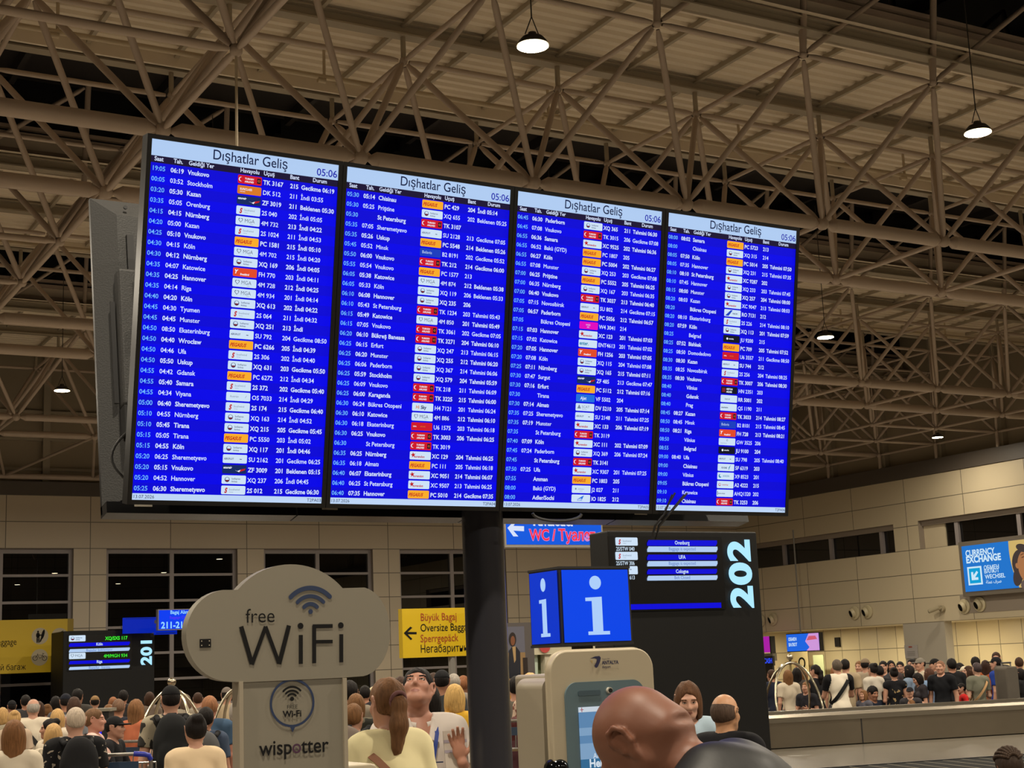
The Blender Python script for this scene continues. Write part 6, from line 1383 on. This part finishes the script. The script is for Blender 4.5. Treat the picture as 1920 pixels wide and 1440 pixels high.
P(425, 1288, 21, 'man', 180, 'man in a grey cap and cream shirt beside the stem of the cloud sign', S1, ('cap', (110, 100, 92)), (170, 152, 124))
P(444, 1312, 16, 'woman', 190, 'person in a patterned grey hoodie touching the stem of the cloud sign', S1, ('bob', HGR), T_leo, 'long')
Pq = P(62, 1309, 18, 'man', 176, 'grey-haired man in a white shirt with a dark strap', S1, ('fringe_bald', HGR), (200, 188, 168))
strap(Pq, 'dark strap across the white shirt of the grey-haired man', (44, 42, 42), side=-1, wdt=.03, bag=False)
P(27, 1329, 17, 'woman', 180, 'blonde woman with tied-up hair in front of the window end', S1, ('bun', HBL), (170, 150, 130))
P(108, 1326, 16.5, 'woman', 188, 'blonde woman with curly hair behind the grey-haired backpack man', S1, ('bob', HBL), (196, 184, 166))
P(92, 1344, 14.5, 'woman_look', 60, 'woman with a dark bun and white top turned to the side', S2, ('bun', HD), (196, 184, 164), 'tank')
P(222, 1308, 17.5, 'man', 184, 'bald man in a navy shirt seen from behind', S2, ('buzz', (110, 84, 66)), (34, 36, 46))
P(204, 1318, 18.5, 'woman', 175, 'woman with straight light-brown hair behind the bald man in navy', S1, ('long', HLB), (180, 168, 150))
P(216, 1340, 13.6, 'man_push', -70, 'man in a black cap and black jacket leaning on a blue trolley', S1, ('cap', (18, 18, 20)), (24, 24, 27), 'long')
P(256, 1309, 16, 'woman', -150, 'woman with very long light-brown hair next to the chrome cart', S3, ('long', (120, 84, 54)), (176, 100, 70), 'tank')
P(393, 1303, 14.5, 'man_big', 180, 'older man with reddish grey hair and denim-blue shirt', skin((172, 118, 98)), ('short', (140, 96, 66)), (58, 80, 104))
backpack(_ if False else P(386, 1322, 13.2, 'woman', 184, 'woman with dark hair carrying a grey backpack by the cloud sign', S2, ('short', HD), (60, 72, 92)), 'grey backpack between the cream blouse and the cloud sign', (84, 84, 84), size=1.05)
P(178, 1325, 13.2, 'woman', -82, 'woman with glasses and a pink top in profile', skin((190, 136, 116)), ('short', (104, 76, 52)), (206, 170, 160))
P4 = P(320, 1286, 12.8, 'man', 176, 'tall man in a black cap and palm-print shirt', S1, ('cap', (16, 16, 18)), T_pal); backpack(P4, 'black backpack on the palm-print shirt', (30, 31, 32), size=1.05)
P5 = P(141, 1323, 11.4, 'man_big', 170, 'grey-haired man in a black speckled tee', skin((182, 138, 116)), ('buzz', (176, 160, 142)), T_spk); backpack(P5, 'black backpack on the speckled tee', (26, 26, 28), size=1.02)
P(366, 1335, 9.9, 'woman', 168, 'woman with a black bun and cream ruffled blouse', S1, ('bun', HD), (212, 188, 154))
P(26, 1346, 10.6, 'woman', 178, 'woman with long brown hair and white knit top', S1, ('long', (112, 76, 46)), (196, 184, 164), 'tee')
P7 = P(100, 1352, 12.6, 'woman', 180, 'woman with light hair carrying a cream backpack', S1, ('bob', HBL), (190, 178, 158)); backpack(P7, 'cream backpack behind the speckled tee', (176, 164, 140), (150, 140, 120), size=1.0)
# between the cloud sign and the post
P(656, 1277, 15, 'man', 186, 'man with dark hair and beard touching the stem of the sign', S2, ('thick', HD), (120, 110, 96))
P(700, 1286, 22, 'woman', 180, 'woman in a pale sun hat far behind the ponytail woman', S1, ('cap', (204, 192, 160)), (90, 80, 70))
P(684, 1284, 20, 'man', 176, 'dark-haired man far behind the ponytail woman', S2, ('short', HD), (40, 40, 46))
P(667, 1298, 13.5, 'woman', 172, 'woman with light-brown hair in a striped top', S1, ('bob', HLB), T_cam)
P8 = P(664, 1316, 11.6, 'man', 200, 'short person carrying a taupe and black backpack', S1, ('short', HLB), (180, 164, 140)); backpack(P8, 'taupe and black backpack between sign stem and ponytail', (112, 100, 92), (28, 28, 30), size=1.25)
P(752, 1268, 13, 'woman', 180, 'woman with brown hair half hidden behind the uniformed man', S1, ('bob', HB), (110, 100, 90))
P(813, 1263, 17, 'man', 176, 'man with curly brown hair behind the uniformed man', S2, ('thick', (60, 44, 34)), (50, 46, 46))
P(829, 1257, 15.8, 'man', 186, 'man in a black cap and grey tee behind the yellow jacket', S2, ('cap', (22, 22, 24)), (58, 60, 62))
P(806, 1282, 11.6, 'woman', 186, 'person in a black top with rounded bag behind the uniformed man', S1, ('bob', HD), (18, 18, 20))
P(851, 1262, 18, 'man', 180, 'grey-haired man beside the dark post', S1, ('buzz', HGR), (120, 112, 104))
P(869, 1266, 19, 'man', 180, 'man with red-brown hair cut off by the dark post', S2, ('short', HRD), (60, 60, 70))
P9 = P(852, 1281, 12.4, 'woman', 168, 'blonde woman in a bright yellow jacket', S3, ('bob', (196, 158, 96)), (212, 166, 50), 'long'); strap(P9, 'thin brown strap across the yellow jacket', (120, 84, 40), side=1, wdt=.012, bag=False)
P(968, 1267, 15, 'man_look', -150, 'man with short black hair and grey tee beyond the dark post', S1, ('short', HD), (104, 98, 88))
P(996, 1261, 14.6, 'woman', -140, 'blonde woman in a mottled pink blouse beside the kiosk', S3, ('bob', (196, 160, 110)), T_leo, 'long')
P(966, 1338, 14.2, 'woman', 190, 'child with dark red hair beside the dark post', S1, ('long', (74, 34, 32)), (70, 40, 44))
# group behind the long belt, far to near
R_ = [(1506, 1253, 35, 'woman', 185, 'woman with ash-blonde hair inside the cart arch behind the belt', S1, ('long', HLB), (176, 164, 144), 'tee'),
 (1565, 1248, 36, 'woman', 170, 'woman with auburn hair half hidden by the raglan shirt', S1, ('bob', HRD), (120, 96, 80), 'tee'),
 (1611, 1238, 35.5, 'woman', 20, 'woman with pulled-back hair and dark jacket facing the belt', S1, ('short', HLB), (34, 34, 38), 'long'),
 (1623, 1234, 35, 'man', 200, 'older man in tan cap and pale shirt behind the headband woman', S1, ('cap', (120, 104, 84)), (150, 136, 116), 'tee'),
 (1656, 1238, 36, 'man', 10, 'man with short dark hair at the back, above the floral dress', S1, ('short', HD), (60, 60, 64), 'tee'),
 (1671, 1237, 36.5, 'woman', 350, 'dark-haired woman at the back beside the floral dress', S2, ('bob', HD), (70, 60, 60), 'tee'),
 (1688, 1239, 37.2, 'man', 8, 'dark-haired man facing forward at the back, left of the pier notice', S1, ('short', HD), (50, 54, 60), 'tee'),
 (1709, 1234, 36.5, 'woman', 30, 'woman with black hair tied up in front of the grey pier', S1, ('bun', HD), (44, 70, 54), 'tee'),
 (1725, 1233, 35.5, 'man', 60, 'man in a grey cap and white shirt in front of the grey pier', S1, ('cap', (116, 110, 100)), (190, 180, 160), 'tee'),
 (1752, 1234, 36, 'man', 80, 'man in a black cap behind the bald bearded man', S1, ('cap', (24, 22, 22)), (80, 72, 66), 'tee'),
 (1798, 1241, 35.5, 'woman', 95, 'woman with black hair tied back beside the big man in black', S1, ('bob', HD), (60, 56, 54), 'tee'),
 (1808, 1247, 35, 'woman', 120, 'woman in a white sun hat and white top', S1, ('cap', (196, 186, 164)), (192, 182, 164), 'tee'),
 (1815, 1246, 34.6, 'woman', 70, 'woman with brown hair behind the khaki tee', S1, ('bob', HB), (168, 156, 136), 'tee'),
 (1829, 1231, 36, 'man', 175, 'tall man with very dark hair behind the khaki tee', S2, ('thick', HD), (40, 38, 40), 'tee'),
 (1848, 1236, 35, 'woman', 185, 'woman with long dark brown hair right of the khaki tee', S1, ('long', (52, 34, 26)), (150, 80, 44), 'tank'),
 (1868, 1222, 36.5, 'man', 5, 'tallest man at the back above the blue cap man', S1, ('short', HB), (60, 58, 58), 'tee'),
 (1879, 1243, 36, 'man', 180, 'man with black hair behind the upright suitcase', S2, ('short', HD), (36, 36, 40), 'tee'),
 (1911, 1231, 35.5, 'man', 176, 'brown-haired man in beige at the picture edge', S1, ('short', HB), (176, 164, 136), 'tee'),
 (1446, 1254, 35.2, 'man_push', 150, 'man in a navy tee at the edge of the 202 pillar', S2, ('short', HB), (28, 32, 48), 'tee'),
 (1477, 1254, 33.8, 'woman', 160, 'woman with long brown hair and white tee inside the cart arch', S1, ('long', HLB), (190, 178, 158), 'tee'),
 (1494, 1250, 34.6, 'woman', 175, 'woman with very dark long hair inside the cart arch', S1, ('long', HD), (60, 54, 50), 'tee'),
 (1528, 1245, 33.6, 'woman_bent', 120, 'woman in black with a dark ponytail beside the cart', S1, ('ponytail', HD), (20, 20, 23), 'tee'),
 (1511, 1275, 33.2, 'man_bent', 30, 'small boy in dark clothes behind the cart', S1, ('short', HLB), (36, 36, 42), 'tee'),
 (1585, 1235, 34, 'man', 190, 'man with black hair and beige shirt beside the raglan shirt', S1, ('short', HD), (158, 142, 116), 'tee'),
 (1636, 1242, 33.4, 'woman', 140, 'woman with a black headband and white tee', S1, ('bun', HD), (186, 178, 164), 'tee'),
 (1649, 1246, 33.8, 'man', 172, 'man in a black tee left of the floral dress', S2, ('short', HD), (22, 22, 26), 'tee'),
 (1703, 1245, 33.8, 'woman', 110, 'woman with dark hair and light blue top behind the leaning woman', S1, ('bob', HD), (110, 126, 146), 'tee'),
 (1741, 1250, 33.4, 'woman_bent', 130, 'woman with chestnut hair and light blue tee', S1, ('bob', (72, 46, 34)), (108, 130, 160), 'tee'),
 (1784, 1234, 34, 'man_big', 160, 'big dark-haired man in a black tee behind the red shirt boy', S2, ('thick', HD), (20, 20, 22), 'tee'),
 (1867, 1231, 34, 'man', 110, 'man in a black cap and royal blue tee', S1, ('cap', (20, 20, 24)), (30, 54, 130), 'tee'),
 (1868, 1262, 34.4, 'woman', 190, 'person with auburn hair in rust brown behind the shoulder bag', S1, ('bob', HRD), (120, 56, 32), 'tee'),
 (1912, 1250, 34.2, 'woman_bent', 120, 'woman with black hair and black top at the picture edge', S1, ('bob', HD), (22, 22, 24), 'tee'),
 (1676, 1249, 33, 'woman_bent', 170, 'woman with dark hair up in a black floral dress', S1, ('bun', HD), T_flo, 'tank'),
 (1720, 1259, 32.8, 'woman_bow', 70, 'woman with dark hair leaning forward over her phone', S1, ('bob', HD), (44, 40, 44), 'tee'),
 (1763, 1237, 32.6, 'man', 20, 'bald bearded man in a black polo shirt facing the belt', S1, ('buzz', (120, 86, 66)), (18, 19, 23), 'tee'),
 (1831, 1240, 32.8, 'woman_bent', 150, 'woman with short dark hair and khaki tee', S3, ('short', (62, 52, 54)), (104, 104, 90), 'tee'),
 (1569, 1236, 32.6, 'man_push', 165, 'man with grey hair and black-sleeved raglan shirt', S1, ('short', (84, 74, 64)), (206, 196, 178), 'raglan'),
 (1802, 1277, 32.8, 'man', 70, 'boy in a bright red shirt behind the belt', S1, ('short', HD), (190, 36, 36), 'tee'),
 (1706, 1284, 32.3, 'man', 10, 'boy in a dark cap looking over the belt', S1, ('cap', (26, 26, 32)), (50, 48, 52), 'tee'),
 (1708, 1306, 32.1, 'woman', 60, 'small girl with brown hair peeking over the belt rail', S1, ('bob', HLB), (60, 66, 80), 'tee'),
 (1619, 1289, 32.4, 'woman', 40, 'small fair-haired child beside the seated man', S1, ('bob', HLB), (80, 80, 90), 'tee'),
 (1637, 1286, 33.0, 'man_sit', -40, 'man with thick black hair sitting low behind the belt', S2, ('thick', HD), (28, 34, 48), 'tee')]
RP = {}
for (x, yt, d, kd, fc, lb, sk, hr, tp, tk) in R_: RP[lb[:24]] = P(x, yt, 23.2 + (d - 32) * .85, kd, fc, lb, sk, hr, tp, tk)
strap(RP['woman with short dark ha'], 'beige shoulder bag on the khaki tee woman', (176, 140, 100), side=1, wdt=.02)
strap(RP['man with grey hair and b'], 'black bag strap across the raglan shirt', (24, 24, 26), side=1, wdt=.03, bag=False)
q = RP['man with thick black hai']; mb = MB(); mb.box(Fr(q[0].location, (1, 0, 0), (0, 0, 1), (0, -1, 0)), -.25, .25, .03, .34, -.18, .18, cloth((40, 40, 44))); o = mb.build('travel_trunk', origin=q[0].location, bevel=.03); tag(o, 'dark travel trunk under the seated man', 'luggage')
q = at(1889, 1275, 23.9); o = empty('suitcase', (q.x, q.y, .0), 'grey upright suitcase standing among the crowd behind the belt', 'luggage'); mb = MB(); mb.prism(al((q.x, q.y, .70)), rrect(-.14, .14, 0, .74, .05, 5), -.11, .11, cloth((86, 80, 72))); mb.build('shell', o, bevel=.02); mb = MB(); mb.tube((q.x - .1, q.y, 1.43), (q.x - .1, q.y, 1.5), .012, M_gal, 8); mb.tube((q.x + .1, q.y, 1.43), (q.x + .1, q.y, 1.5), .012, M_gal, 8); mb.tube((q.x - .11, q.y, 1.5), (q.x + .11, q.y, 1.5), .014, M_black, 8); mb.build('handle', o); mb = MB(); mb.box(al((q.x, q.y, 0)), -.2, .2, .0, .70, -.18, .18, cloth((20, 20, 22))); mb.build('lower_case', o, bevel=.03)
# ------------------------------------------------------------------ carts and trolleys
M_chr = mat('cart_chrome', (190, 180, 158), .2, metal=1.0)
def hoop_cart(px, d, label, w=1.0, ht=1.72, rot=.2):
    c = at(px, 1300, d); o = empty('luggage_cart', (c.x, c.y, 0), label, 'luggage cart', 'chrome hoop luggage carts'); cs, sn = math.cos(rot), math.sin(rot)
    f = Fr((c.x, c.y, 0), (_R.x * cs - _F.x * sn, _R.y * cs - _F.y * sn, 0), (0, 0, 1), (-_F.x * cs - _R.x * sn, -_F.y * cs - _R.y * sn, 0))
    mb = MB(); mb.box(f, -w / 2, w / 2, .2, .26, -.3, .3, mat('cart_carpet', (90, 34, 34), .9)); mb.build('deck', o, bevel=.01)
    for z in (-.27, .27):
        for sg in (-1, 1):
            mb = MB(); pts = [f.p(sg * w * .47, .26, z), f.p(sg * w * .47, ht * .55, z)] + [f.p(sg * w * .47 * math.cos(t), ht * .55 + (ht * .40) * math.sin(t), z * (1 - math.sin(t) * .9)) for t in [math.radians(9 * k) for k in range(1, 11)]]
            mb.path(pts, .019, M_chr, 10); mb.build('hoop', o, smooth=60)
    mb = MB(); mb.ball(f.p(0, ht, 0), .05, M_chr, 16); mb.tube(f.p(0, ht * .93, 0), f.p(0, ht, 0), .022, M_chr, 10); mb.build('finial', o, smooth=60)
    mb = MB()
    for z in (-.27, .27): mb.tube(f.p(-w * .47, .34, z), f.p(w * .47, .34, z), .014, M_chr, 8)
    for x in (-.47, .47): mb.tube(f.p(w * x, .80, -.27), f.p(w * x, .80, .27), .014, M_chr, 8)
    mb.build('rail', o, smooth=60)
    for x in (-.4, .4):
        for z in (-.24, .24): mb = MB(); mb.tube(f.p(w * x, .085, z - .02), f.p(w * x, .085, z + .02), .085, M_black, 16); mb.tube(f.p(w * x, .1, z), f.p(w * x, .2, z), .02, M_chr, 8); mb.build('wheel', o, smooth=40)
hoop_cart(322, 17, 'chrome hoop luggage cart behind the man in the black cap', .68, 1.76)
hoop_cart(450, 18.5, 'chrome hoop luggage cart half hidden by the cloud sign stem', .66, 1.74)
hoop_cart(1486, 23.6, 'chrome hoop luggage cart behind the belt beside the 202 pillar', .80, 1.73, -.2)
M_blu = mat('trolley_blue', (20, 36, 150), .4); M_grey = mat('trolley_steel', (130, 126, 120), .3, metal=.7)
def trolley(px, py, d, label, rot=0.0):
    t = at(px, py, d); k = t.z / 1.02; o = empty('luggage_trolley', (t.x, t.y, 0), label, 'trolley', 'blue handled luggage trolleys'); cs, sn = math.cos(rot), math.sin(rot)
    f = Fr((t.x, t.y, 0), (_R.x * cs - _F.x * sn, _R.y * cs - _F.y * sn, 0), (0, 0, 1), (-_F.x * cs - _R.x * sn, -_F.y * cs - _R.y * sn, 0))
    
    for sg in (-1, 1): mb = MB(); mb.path([f.p(sg * .25, t.z - .04, .0), f.p(sg * .24, t.z - .01, .02), f.p(sg * .21, t.z, .03), f.p(sg * .13, t.z + .008, .04)], .020, M_blu, 10); mb.build('grip', o, smooth=60)
    mb = MB(); mb.tube(f.p(-.14, t.z + .006, .04), f.p(.14, t.z + .006, .04), .014, M_grey, 8); mb.build('handle_bar', o, smooth=60)
    mb = MB()
    for sg in (-1, 1): mb.path([f.p(sg * .25, t.z - .03, 0), f.p(sg * .25, .55, -.12), f.p(sg * .24, .16, -.2)], .016, M_grey, 8); mb.tube(f.p(sg * .24, .16, -.2), f.p(sg * .2, .14, -.95), .016, M_grey, 8)
    for y in (.3, .45, .6): mb.tube(f.p(-.25, y, -.17 + (y - .3) * .2), f.p(.25, y, -.17 + (y - .3) * .2), .010, M_grey, 6)
    mb.build('frame', o, smooth=60)
    mb = MB(); mb.box(f, -.22, .22, t.z - .26, t.z - .24, -.28, -.04, M_grey)
    for x in (-.22, -.11, 0, .11, .22): mb.tube(f.p(x, t.z - .25, -.28), f.p(x, t.z - .08, -.30), .006, M_grey, 6)
    mb.tube(f.p(-.22, t.z - .08, -.3), f.p(.22, t.z - .08, -.3), .008, M_grey, 6); mb.build('basket', o)
    mb = MB(); mb.box(f, -.24, .24, .14, .17, -.95, -.2, M_grey); mb.build('platform', o)
    for x, z in ((-.22, -.25), (.22, -.25), (0, -.9)): mb = MB(); mb.tube(f.p(x - .02, .06, z), f.p(x + .02, .06, z), .06, M_black, 14); mb.box(f, x - .008, x + .008, .06, .15, z - .01, z + .01, M_grey); mb.build('wheel', o)
    mb = MB(); mb.box(f, -.16, .16, t.z - .12, t.z - .05, .01, .02, mat('trolley_panel', (40, 60, 84), .4)); mb.build('ad_plate', o)
for a in ((222, 1416, 11.6, 'blue gripped trolley with a dark advert plate beside the pink top', .0), (250, 1391, 14.9, 'blue gripped trolley between the black jacket and palm-print shirt', .4), (976, 1352, 13.2, 'blue gripped trolley in front of the mottled blouse', .2)): trolley(*a)
# lit stand among the crowd
q = at(182, 1330, 15.2); o = empty('lit_stand', (q.x, q.y, 0), 'black stand with a glowing blue edge behind the woman in pink', 'stand'); f = Fr((q.x, q.y, 0), _R, _Z, -_F); mb = MB(); mb.box(f, -.06, .12, 0, 1.5, -.2, 0, M_black); mb.box(f, -.08, .14, 1.5, 1.53, -.22, .02, M_white); mb.build('body', o); mb = MB(); mb.rect(f, -.05, .05, .9, 1.4, .004, glow('stand_blue', (40, 40, 240))); mb.build('lit_panel', o)
